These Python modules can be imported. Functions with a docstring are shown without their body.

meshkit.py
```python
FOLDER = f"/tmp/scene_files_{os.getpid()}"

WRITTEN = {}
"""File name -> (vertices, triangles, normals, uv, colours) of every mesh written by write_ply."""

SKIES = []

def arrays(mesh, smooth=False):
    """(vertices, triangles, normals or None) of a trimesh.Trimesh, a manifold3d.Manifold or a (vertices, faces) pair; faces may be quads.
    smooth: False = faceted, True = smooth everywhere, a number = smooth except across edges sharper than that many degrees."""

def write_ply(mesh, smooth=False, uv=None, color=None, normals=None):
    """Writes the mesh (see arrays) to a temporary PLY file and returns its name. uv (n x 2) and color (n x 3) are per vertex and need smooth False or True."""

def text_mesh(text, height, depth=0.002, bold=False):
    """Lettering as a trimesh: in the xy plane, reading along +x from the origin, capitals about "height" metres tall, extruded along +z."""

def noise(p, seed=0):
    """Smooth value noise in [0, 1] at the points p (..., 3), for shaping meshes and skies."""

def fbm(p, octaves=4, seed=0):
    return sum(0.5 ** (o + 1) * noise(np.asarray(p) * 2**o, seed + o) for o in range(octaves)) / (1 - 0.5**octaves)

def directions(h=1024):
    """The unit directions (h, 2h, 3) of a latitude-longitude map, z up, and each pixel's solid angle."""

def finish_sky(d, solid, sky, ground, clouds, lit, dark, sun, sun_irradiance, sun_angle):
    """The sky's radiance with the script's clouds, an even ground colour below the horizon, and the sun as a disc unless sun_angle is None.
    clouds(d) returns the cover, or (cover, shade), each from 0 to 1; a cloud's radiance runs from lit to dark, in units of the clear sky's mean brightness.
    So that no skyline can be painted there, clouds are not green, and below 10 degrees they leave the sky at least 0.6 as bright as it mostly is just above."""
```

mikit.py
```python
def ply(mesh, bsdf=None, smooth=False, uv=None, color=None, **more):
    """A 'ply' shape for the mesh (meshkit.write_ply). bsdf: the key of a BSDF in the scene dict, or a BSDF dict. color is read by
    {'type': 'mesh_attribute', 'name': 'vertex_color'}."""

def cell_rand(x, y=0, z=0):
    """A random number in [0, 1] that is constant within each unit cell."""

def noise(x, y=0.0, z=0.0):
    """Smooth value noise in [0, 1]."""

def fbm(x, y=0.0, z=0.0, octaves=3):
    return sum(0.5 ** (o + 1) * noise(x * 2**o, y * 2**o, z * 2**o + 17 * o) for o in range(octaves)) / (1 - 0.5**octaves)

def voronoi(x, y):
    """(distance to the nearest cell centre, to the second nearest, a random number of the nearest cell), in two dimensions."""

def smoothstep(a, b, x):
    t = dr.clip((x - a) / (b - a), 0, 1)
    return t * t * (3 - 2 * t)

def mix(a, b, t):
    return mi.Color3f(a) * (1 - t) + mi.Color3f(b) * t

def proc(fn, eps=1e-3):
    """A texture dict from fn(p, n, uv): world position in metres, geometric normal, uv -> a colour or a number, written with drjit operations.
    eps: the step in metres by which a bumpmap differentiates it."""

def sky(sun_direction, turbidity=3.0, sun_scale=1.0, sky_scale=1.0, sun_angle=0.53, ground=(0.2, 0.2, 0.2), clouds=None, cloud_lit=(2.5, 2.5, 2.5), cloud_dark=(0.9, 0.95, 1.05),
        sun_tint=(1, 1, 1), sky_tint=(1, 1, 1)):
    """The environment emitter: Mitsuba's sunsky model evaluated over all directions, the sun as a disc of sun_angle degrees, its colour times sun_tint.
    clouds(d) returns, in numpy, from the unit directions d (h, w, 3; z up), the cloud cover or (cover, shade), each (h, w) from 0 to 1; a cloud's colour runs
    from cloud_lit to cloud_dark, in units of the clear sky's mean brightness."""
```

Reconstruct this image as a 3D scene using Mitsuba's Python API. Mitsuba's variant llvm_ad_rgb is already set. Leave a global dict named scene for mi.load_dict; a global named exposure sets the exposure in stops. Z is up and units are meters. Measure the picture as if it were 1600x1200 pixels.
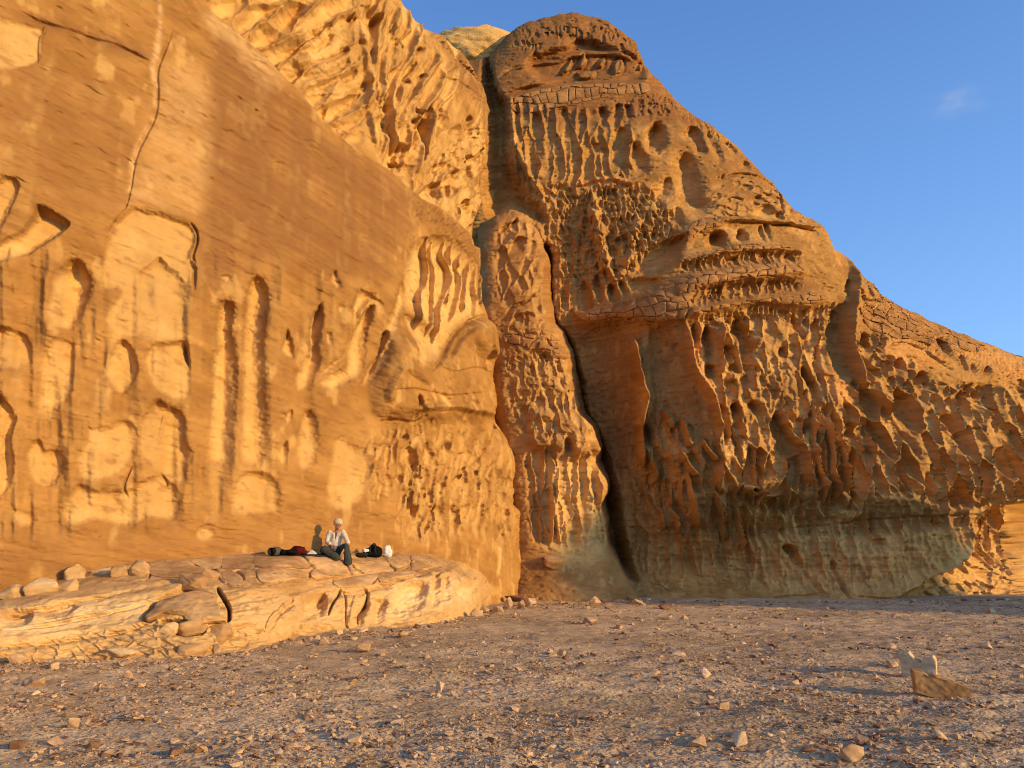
import math, numpy as np, trimesh, mitsuba as mi, drjit as dr, mikit, meshkit, manifold3d as m3
from scipy.interpolate import RectBivariateSpline, PchipInterpolator
from scipy.spatial import cKDTree
from scipy.ndimage import gaussian_filter
from mikit import noise as tnoise, fbm as tfbm
T = mi.ScalarTransform4f
scene, labels = {}, {}
# ------------------------------------------------------------------ camera, sky and sun, exposure
PITCH = math.radians(13.5)
EYE = [0.0, 0.0, 1.5]
scene['camera'] = {'type': 'perspective', 'fov': math.degrees(2 * math.atan(800 / 1164.0)), 'fov_axis': 'x', 'near_clip': 0.1, 'far_clip': 5000.0,
                   'to_world': T().look_at(origin=EYE, target=[0, math.cos(PITCH), EYE[2] + math.sin(PITCH)], up=[0, 0, 1])}
SUN_EL, SUN_AZ = math.radians(13.0), math.radians(-30.0)
SUN = np.array([math.cos(SUN_AZ) * math.cos(SUN_EL), math.sin(SUN_AZ) * math.cos(SUN_EL), math.sin(SUN_EL)])


def cloud_cover(d):
    # two faint wisps high on the right
    c = np.zeros(d.shape[:2])
    for (dx, dy, dz, r, a) in WISPS:
        k = np.array([dx, dy, dz])
        q = d - k
        side = np.cross(k, [0, 0, 1.0]); side /= np.linalg.norm(side)
        up = np.cross(side, k)
        near = (d @ k) > 0.95
        x, y = q[near] @ side, q[near] @ up
        f = meshkit.fbm(np.stack([x * 60, y * 110, x * 0 + 3.3], -1), 4, 5)
        c[near] = np.maximum(c[near], a * np.exp(-(x / r) ** 2 - (y / (r * 0.55)) ** 2) * np.clip((f - 0.33) * 2.6, 0, 1))
    return c, np.zeros_like(c)


WISPS = [(0.4829, 0.7245, 0.4916, 0.020, 0.30), (0.505, 0.716, 0.482, 0.009, 0.18)]
scene['sky'] = mikit.sky(SUN.tolist(), turbidity=3.0, sun_scale=1.25, sky_scale=2.35, clouds=cloud_cover, cloud_lit=(1.5, 1.45, 1.4), ground=(0.3, 0.24, 0.17), sun_tint=(1.0, 0.93, 0.60), sky_tint=(0.67, 0.925, 1.42))
exposure = 1.78
# ------------------------------------------------------------------ survey of the rocks: nets of points in metres, and relief traced on charts of them (metres)
SKY_PILLAR = [(-1.94,15.78),(-1.25,16.39),(-0.61,16.83),(-0.14,16.92),(0.33,16.94),(0.78,16.72),(1.17,16.39),(1.56,15.89),(1.78,15.42),(2.78,14.44)]
PLATE_BANDS = [
 ([(2.78,12.42),(4.17,12.86),(5.56,13.28),(6.67,13.72),(7.5,14.17),(7.92,14.22),(8.19,13.89),(7.83,13.28),(8.06,12.56),(7.28,12.14),(5.83,12),(4.44,12.17),(3.61,12.06)],(0.444444,0.361111),8,0.12,85),
 ([(7.5,14.17),(8.89,14.44),(10.56,14.69),(12.22,14.67),(12.56,14.33),(11.11,14.06),(9.44,13.89),(8.47,13.67),(8,13.78)],(0.444444,0.305556),8,0.12,45),
 ([(8.06,12.67),(9.44,13),(11.11,13.25),(12.78,13.42),(13.56,13.28),(13.33,13),(11.81,12.83),(10.83,12.97),(9.72,12.83),(8.61,12.56)],(0.416667,0.305556),6,0.12,45),
 ([(7.33,14.89),(8.33,15.17),(9.44,15.47),(11.11,15.58),(12.36,15.36),(11.11,15.25),(9.44,15.11),(7.92,14.81)],(0.416667,0.277778),6,0.11,38),
 ([(7.28,15.61),(7.64,16.33),(8.33,16.72),(9.31,16.53),(8.89,16.17),(8.19,16),(7.72,15.56)],(0.416667,0.277778),18,0.1,18),
 ([(-0.28,21.67),(0.83,22.14),(2.22,22.42),(3.89,22.5),(5.56,22.56),(6.25,22.39),(5.56,22),(4.17,21.89),(2.78,21.61),(1.39,21.33),(0.42,21.17)],(0.388889,0.416667),6,0.09,70),
 ([(15.17,13),(16.67,13.17),(18.33,12.39),(20.28,11.56),(21.11,10.97),(19.44,10.83),(17.22,11.39),(16.11,11.39),(15.33,12.08)],(0.472222,0.277778),-24,0.09,60),
]
PLATE_BANDS_PILLAR = [
 ([(-0.33,11.67),(1.11,11.89),(2,11.44),(2.64,10.56),(1.94,10.56),(0.56,10.97),(-0.14,10.89)],(0.416667,0.333333),-15,0.08,18),
]
CUT_STONES = [
 ((5.51, 10.7), [(np.float64(-0.226), np.float64(0.322)), (np.float64(-0.097), np.float64(0.341)), (np.float64(-0.032), np.float64(0.253)), (np.float64(0.032), np.float64(0.214)), (np.float64(0.086), np.float64(0.292)), (np.float64(0.183), np.float64(0.302)), (np.float64(0.216), np.float64(0.234)), (np.float64(0.194), np.float64(-0.01)), (np.float64(0.022), np.float64(-0.01)), (np.float64(-0.205), np.float64(0.029))], 0.3, -0.55, 'stone_pale', 'pale squared stone block standing upright with a notched top, tallest stone on the gravel'),
 ((4.91, 9.13), [(np.float64(-0.267), np.float64(0.283)), (np.float64(-0.15), np.float64(0.266)), (np.float64(-0.092), np.float64(0.216)), (np.float64(-0.033), np.float64(0.233)), (np.float64(0.15), np.float64(0.175)), (np.float64(0.276), np.float64(0.116)), (np.float64(0.284), np.float64(-0.017)), (np.float64(0.134), np.float64(-0.008)), (np.float64(-0.084), np.float64(0.008)), (np.float64(-0.267), np.float64(0.05))], 0.3, -0.35, 'stone_ochre', 'low ochre brown L shaped stone block lying in front of the pale upright block'),
]
BIG_STONES = [
 ((-2.64, 13.88), (0.262, 0.21, 0.214), 0.4, 0, 'stone_tan', 'cubic ochre stone with a dark left face on the gravel in front of the ledge'),
 ((-3.57, 14.95), (0.206, 0.164, 0.158), 0.1, 0, 'stone_tan', 'flat ochre stone close in front of the ledge, left of the cubic one'),
 ((-2.24, 15.94), (0.274, 0.219, 0.153), 0.9, 0, 'stone_tan', 'low ochre stone right against the foot of the ledge below its pale flutes'),
 ((-0.86, 9.52), (0.098, 0.079, 0.147), 0.2, 0.2, 'stone_pale', 'pale upright pointed stone alone in the middle of the gravel'),
 ((2.62, 10.76), (0.148, 0.118, 0.135), 0.7, 0, 'stone_pale', 'pale pyramid shaped stone right of the middle of the gravel'),
 ((1.91, 6.76), (0.151, 0.121, 0.13), 1.1, 0, 'stone_pale', 'rounded pale stone near the bottom edge, largest between the middle and the right'),
 ((1.56, 6.8), (0.199, 0.159, 0.092), 0.2, 0, 'stone_tan', 'flat ochre stone near the bottom edge, left of the rounded pale one'),
 ((3.66, 6.9), (0.13, 0.104, 0.08), 0.2, 0, 'stone_pale', 'flat pale stone near the bottom right corner'),
 ((2.63, 6.31), (0.184, 0.147, 0.146), 0.6, 0.1, 'stone_tan', 'broad ochre stone cut by the bottom edge right of the middle'),
 ((-5.07, 10.48), (0.126, 0.101, 0.121), 0.3, 0, 'stone_tan', 'ochre wedge shaped stone in front of the left part of the ledge'),
 ((-4.15, 7.61), (0.111, 0.089, 0.103), 0.9, 0, 'stone_tan', 'ochre stone alone in the lower left gravel'),
 ((-7.4, 11.86), (0.245, 0.196, 0.194), 0.1, 0, 'stone_tan', 'ochre rounded stone at the left foot of the ledge'),
 ((-6.73, 11.58), (0.159, 0.127, 0.111), 0.1, 0, 'stone_pale', 'pale stone at the left foot of the ledge, right of the ochre rounded one'),
 ((-6.03, 10.05), (0.207, 0.166, 0.135), 0.6, 0, 'stone_tan', 'flat brown stone left in front of the ledge'),
 ((4.7, 21.21), (0.219, 0.175, 0.163), 0.3, 0, 'stone_pale', 'small pale stone on the far gravel in front of the shadowed cliff foot'),
 ((6.76, 14.19), (0.317, 0.254, 0.123), 0.3, 0, 'stone_tan', 'flat stone in the far right gravel beyond the blocks'),
 ((8.62, 14.29), (0.27, 0.216, 0.151), 0.1, 0, 'stone_pale', 'pale flat stone in the right gravel behind the blocks'),
 ((5.58, 11.58), (0.179, 0.143, 0.111), 0.4, 0, 'stone_pale', 'pale low stone left behind the squared block'),
 ((1.98, 19.49), (0.435, 0.348, 0.206), 0.4, 0, 'stone_tan', 'low ochre stone in the gravel before the foot of the pillar'),
 ((3.01, 28.11), (0.531, 0.425, 0.352), 0.4, 0, 'stone_tan', 'brown block lying at the foot of the pillar'),
 ((4.66, 28.53), (0.539, 0.431, 0.247), 0.4, 0, 'stone_pale', 'pale flat stone at the foot of the crack between pillar and domed cliff'),
 ((-0.11, 25.81), (0.288, 0.231, 0.447), 0.4, 0, 'stone_pale', 'pale upright stone leaning in the rubble where ledge and pillar meet'),
 ((-0.4, 24.48), (0.294, 0.236, 0.236), 0.4, 0, 'stone_tan', 'ochre stone left in the rubble where ledge and pillar meet'),
 ((0.33, 26.54), (0.41, 0.328, 0.281), 1.4, 0, 'stone_tan', 'ochre stone right in the rubble where ledge and pillar meet'),
 ((0.7, 28.11), (0.483, 0.386, 0.325), 0.8, 0, 'stone_tan', 'tan stone at the right end of the rubble where ledge and pillar meet'),
 ((0.07, 29.88), (0.667, 0.534, 0.288), 0.2, 0, 'stone_brown', 'brown flat stone on top of the rubble where ledge and pillar meet'),
 ((-1.02, 22.46), (0.386, 0.309, 0.259), 0.2, 0, 'stone_tan', 'ochre stone at the right end of the ledge foot'),
 ((-0.84, 24.17), (0.291, 0.233, 0.233), 0.2, 0, 'stone_tan', 'small ochre stone right beside the right end of the ledge'),
 ((5.17, 26.17), (0.45, 0.36, 0.201), 0.2, 0, 'stone_brown', 'brown low stone at the foot of the domed cliff near the crack'),
 ((4.41, 11.32), (0.233, 0.187, 0.131), 0.2, 0, 'stone_tan', 'tan flat stone in the middle right gravel'),
 ((2.23, 8.44), (0.131, 0.104, 0.097), 0.2, 0, 'stone_tan', 'tan stone left of the middle right, in front of the pyramid shaped one'),
]
FOOT_LINE = [(-7.36,8.37),(-7.53,10.15),(-7.69,11.86),(-6.82,12.55),(-5.26,12.71),(-4.55,13.98),(-4.04,16.48),(-2.84,17.37),(-1.92,19.49),(-1.34,21.70),(-0.82,24.80),(0.00,27.30),(1.43,28.97),(3.57,30.86),(5.27,31.90),(7.52,30.36),(11.28,30.36),(15.04,30.36),(18.13,31.37),(21.44,32.45),(25.47,32.45)]
BIG_SLAB = [(-15.69,-0.72),(-15.14,0.06),(-14.67,0.31),(-13.83,0.47),(-13.17,0.39),(-12.53,0.08),(-12.28,-0.69),(-12.39,-1),(-13.33,-1.03),(-14.17,-0.81),(-14.94,-0.72)]
BOULDERS = [
 ((-6.19, 14.92, 1.14), (0.615, 0.431, 0.324), 0.1, 0.3, 0.25, 'boulder_tan', 0.8, 'brown block on top of the large fallen slab'),
 ((-6.2, 15.77, 1.23), (0.407, 0.285, 0.374), 0.5, 0.2, -0.1, 'boulder_tan', 0.8, 'squared brown block right above the large fallen slab'),
 ((-5.85, 13.29, 0.39), (0.32, 0.224, 0.315), 0.3, 0.1, 0.3, 'boulder_pale', 0.7, 'pale block wedged left under the large fallen slab'),
 ((-5.56, 13.48, 0.41), (0.533, 0.373, 0.266), 0.1, 0.1, -0.2, 'boulder_tan', 0.8, 'low block under the middle of the large fallen slab'),
 ((-5.16, 13.72, 0.27), (0.495, 0.347, 0.38), 0.2, 0.1, -0.1, 'boulder_tan', 0.7, 'block under the right end of the large fallen slab'),
 ((-5.04, 13.42, 0.04), (0.138, 0.111, 0.225), 0.2, 0.0, 0.1, 'boulder_pale', 0.7, 'small whitish upright stone at the foot of the ledge below the slab'),
 ((-5.3, 13.04, 0.07), (0.448, 0.359, 0.283), 0.1, 0.0, 0.0, 'boulder_tan', 0.85, 'squared ochre block at the foot of the ledge left of the whitish stone'),
 ((-8.91, 13.79, 0.96), (0.474, 0.332, 0.327), 0.1, 0.1, -0.1, 'boulder_pale', 0.6, 'pale boulder on the ledge rim at the left edge of the view'),
 ((-8.45, 13.91, 1.05), (0.55, 0.385, 0.385), 0.3, 0.1, -0.05, 'boulder_pale', 0.6, 'rounded pale boulder on the ledge rim, second from the left edge'),
 ((-8.09, 14.02, 1.06), (0.434, 0.304, 0.333), 0.7, 0.1, 0.0, 'boulder_pale', 0.6, 'pale boulder on the ledge rim, third from the left edge'),
 ((-8.72, 15.35, 1.26), (0.396, 0.277, 0.455), 0.4, 0.1, 0.0, 'boulder_pale', 0.7, 'tall pale boulder standing above the others in the row on the ledge rim'),
 ((-9.48, 15.6, 1.16), (0.482, 0.338, 0.216), 0.4, 0.1, 0.0, 'boulder_pale', 0.7, 'flat pale boulder against the wall behind the left ledge rim'),
 ((-8.37, 15.77, 1.29), (0.542, 0.379, 0.218), 0.4, 0.1, -0.2, 'boulder_pale', 0.7, 'flat tan boulder at the back of the ledge, right of the tall pale one'),
 ((-7.87, 15.39, 1.31), (0.37, 0.259, 0.304), 0.4, 0.1, -0.1, 'boulder_tan', 0.6, 'rounded tan boulder on the ledge rim, left of the biggest rounded one'),
 ((-7.52, 15.45, 1.35), (0.478, 0.334, 0.427), 0.2, 0.1, 0.0, 'boulder_tan', 0.6, 'biggest rounded tan boulder on the ledge rim at the end of the boulder row'),
 ((-6.32, 12.78, 0.1), (0.483, 0.338, 0.177), 0.2, 0.0, -0.1, 'boulder_pale', 0.6, 'low pale stone at the foot of the left part of the ledge'),
 ((-6.51, 12.76, 0.08), (0.153, 0.107, 0.113), 0.2, 0.0, -0.1, 'boulder_pale', 0.6, 'small pale stone left of the low pale one at the ledge foot'),
 ((1.76, 31.94, 1.55), (0.933, 0.653, 0.631), 0.3, 0.0, -0.25, 'boulder_tan', 0.75, 'ochre block jammed at the foot of the pillar beside a dark hole'),
]
SEAT = (-4.58,19.76)
NOTCH_ROCK = (-2.73,48.00,36.69)
WALL_FLUTES = [(-23.33,15),(-18.89,15),(-15.28,13.89),(-13.06,15),(-8.89,14.44),(-5.56,13.33),(-4.44,10.56),(-4.44,6.67),(-6.67,3.89),(-11.11,3.61),(-16.67,3.06),(-22.22,2.78),(-23.33,2.78)]
LEDGE_SLABS = [[(-11.11,2),(-9.86,2.03),(-9.11,1.97),(-8.81,1.42),(-10,1.5),(-11.06,1.56)],
 [(-11,1.42),(-10,1.42),(-8.89,1.28),(-8.92,1.06),(-9.72,0.94),(-10.56,0.86),(-11,1)],
 [(-9,1.97),(-8.11,1.89),(-7.22,1.78),(-7.06,1.61),(-6.75,1.36),(-7.72,1.08),(-8.42,1.39),(-8.67,1.56)],
 [(-8.75,1.31),(-8.53,1.39),(-7.89,1.08),(-8,1.03),(-8.47,1),(-8.72,1.11)],
 [(-7.03,1.86),(-6.25,1.86),(-5.56,1.75),(-5.19,1.44),(-5.28,1.33),(-6.36,1.25),(-6.72,1.42)],
 [(-5.44,1.92),(-4.56,1.97),(-4.44,1.64),(-5.03,1.47),(-5.33,1.67)],
 [(-4.36,1.97),(-3.61,1.97),(-3.11,1.69),(-3.03,1.56),(-4.28,1.36),(-4.36,1.53)],
 [(-7.72,0.94),(-6.67,1.11),(-5.89,1.19),(-5.83,1.03),(-6.14,0.75),(-6.67,0.61),(-7.5,0.64)],
 [(-5.72,1.19),(-4.44,1.36),(-3.69,1.39),(-3.06,1.47),(-3.14,1.33),(-4.17,1.08),(-5.5,0.81),(-5.83,0.97)],
 [(-12.44,1.97),(-11.22,2.03),(-11.22,1.58),(-11.94,1.47),(-12.56,1.47)],
 [(-13.83,1.86),(-12.67,1.94),(-12.78,1.47),(-13.81,1.69)],
 [(-12.56,1.31),(-12.08,1.36),(-11.67,0.92),(-11.28,0.83),(-11.67,0.72),(-12.39,0.81)],
 [(-15.67,1.53),(-14.03,1.81),(-13.97,1.61),(-12.86,1.39),(-12.78,1.14),(-14.39,1.06),(-15.58,1.14)]]
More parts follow.
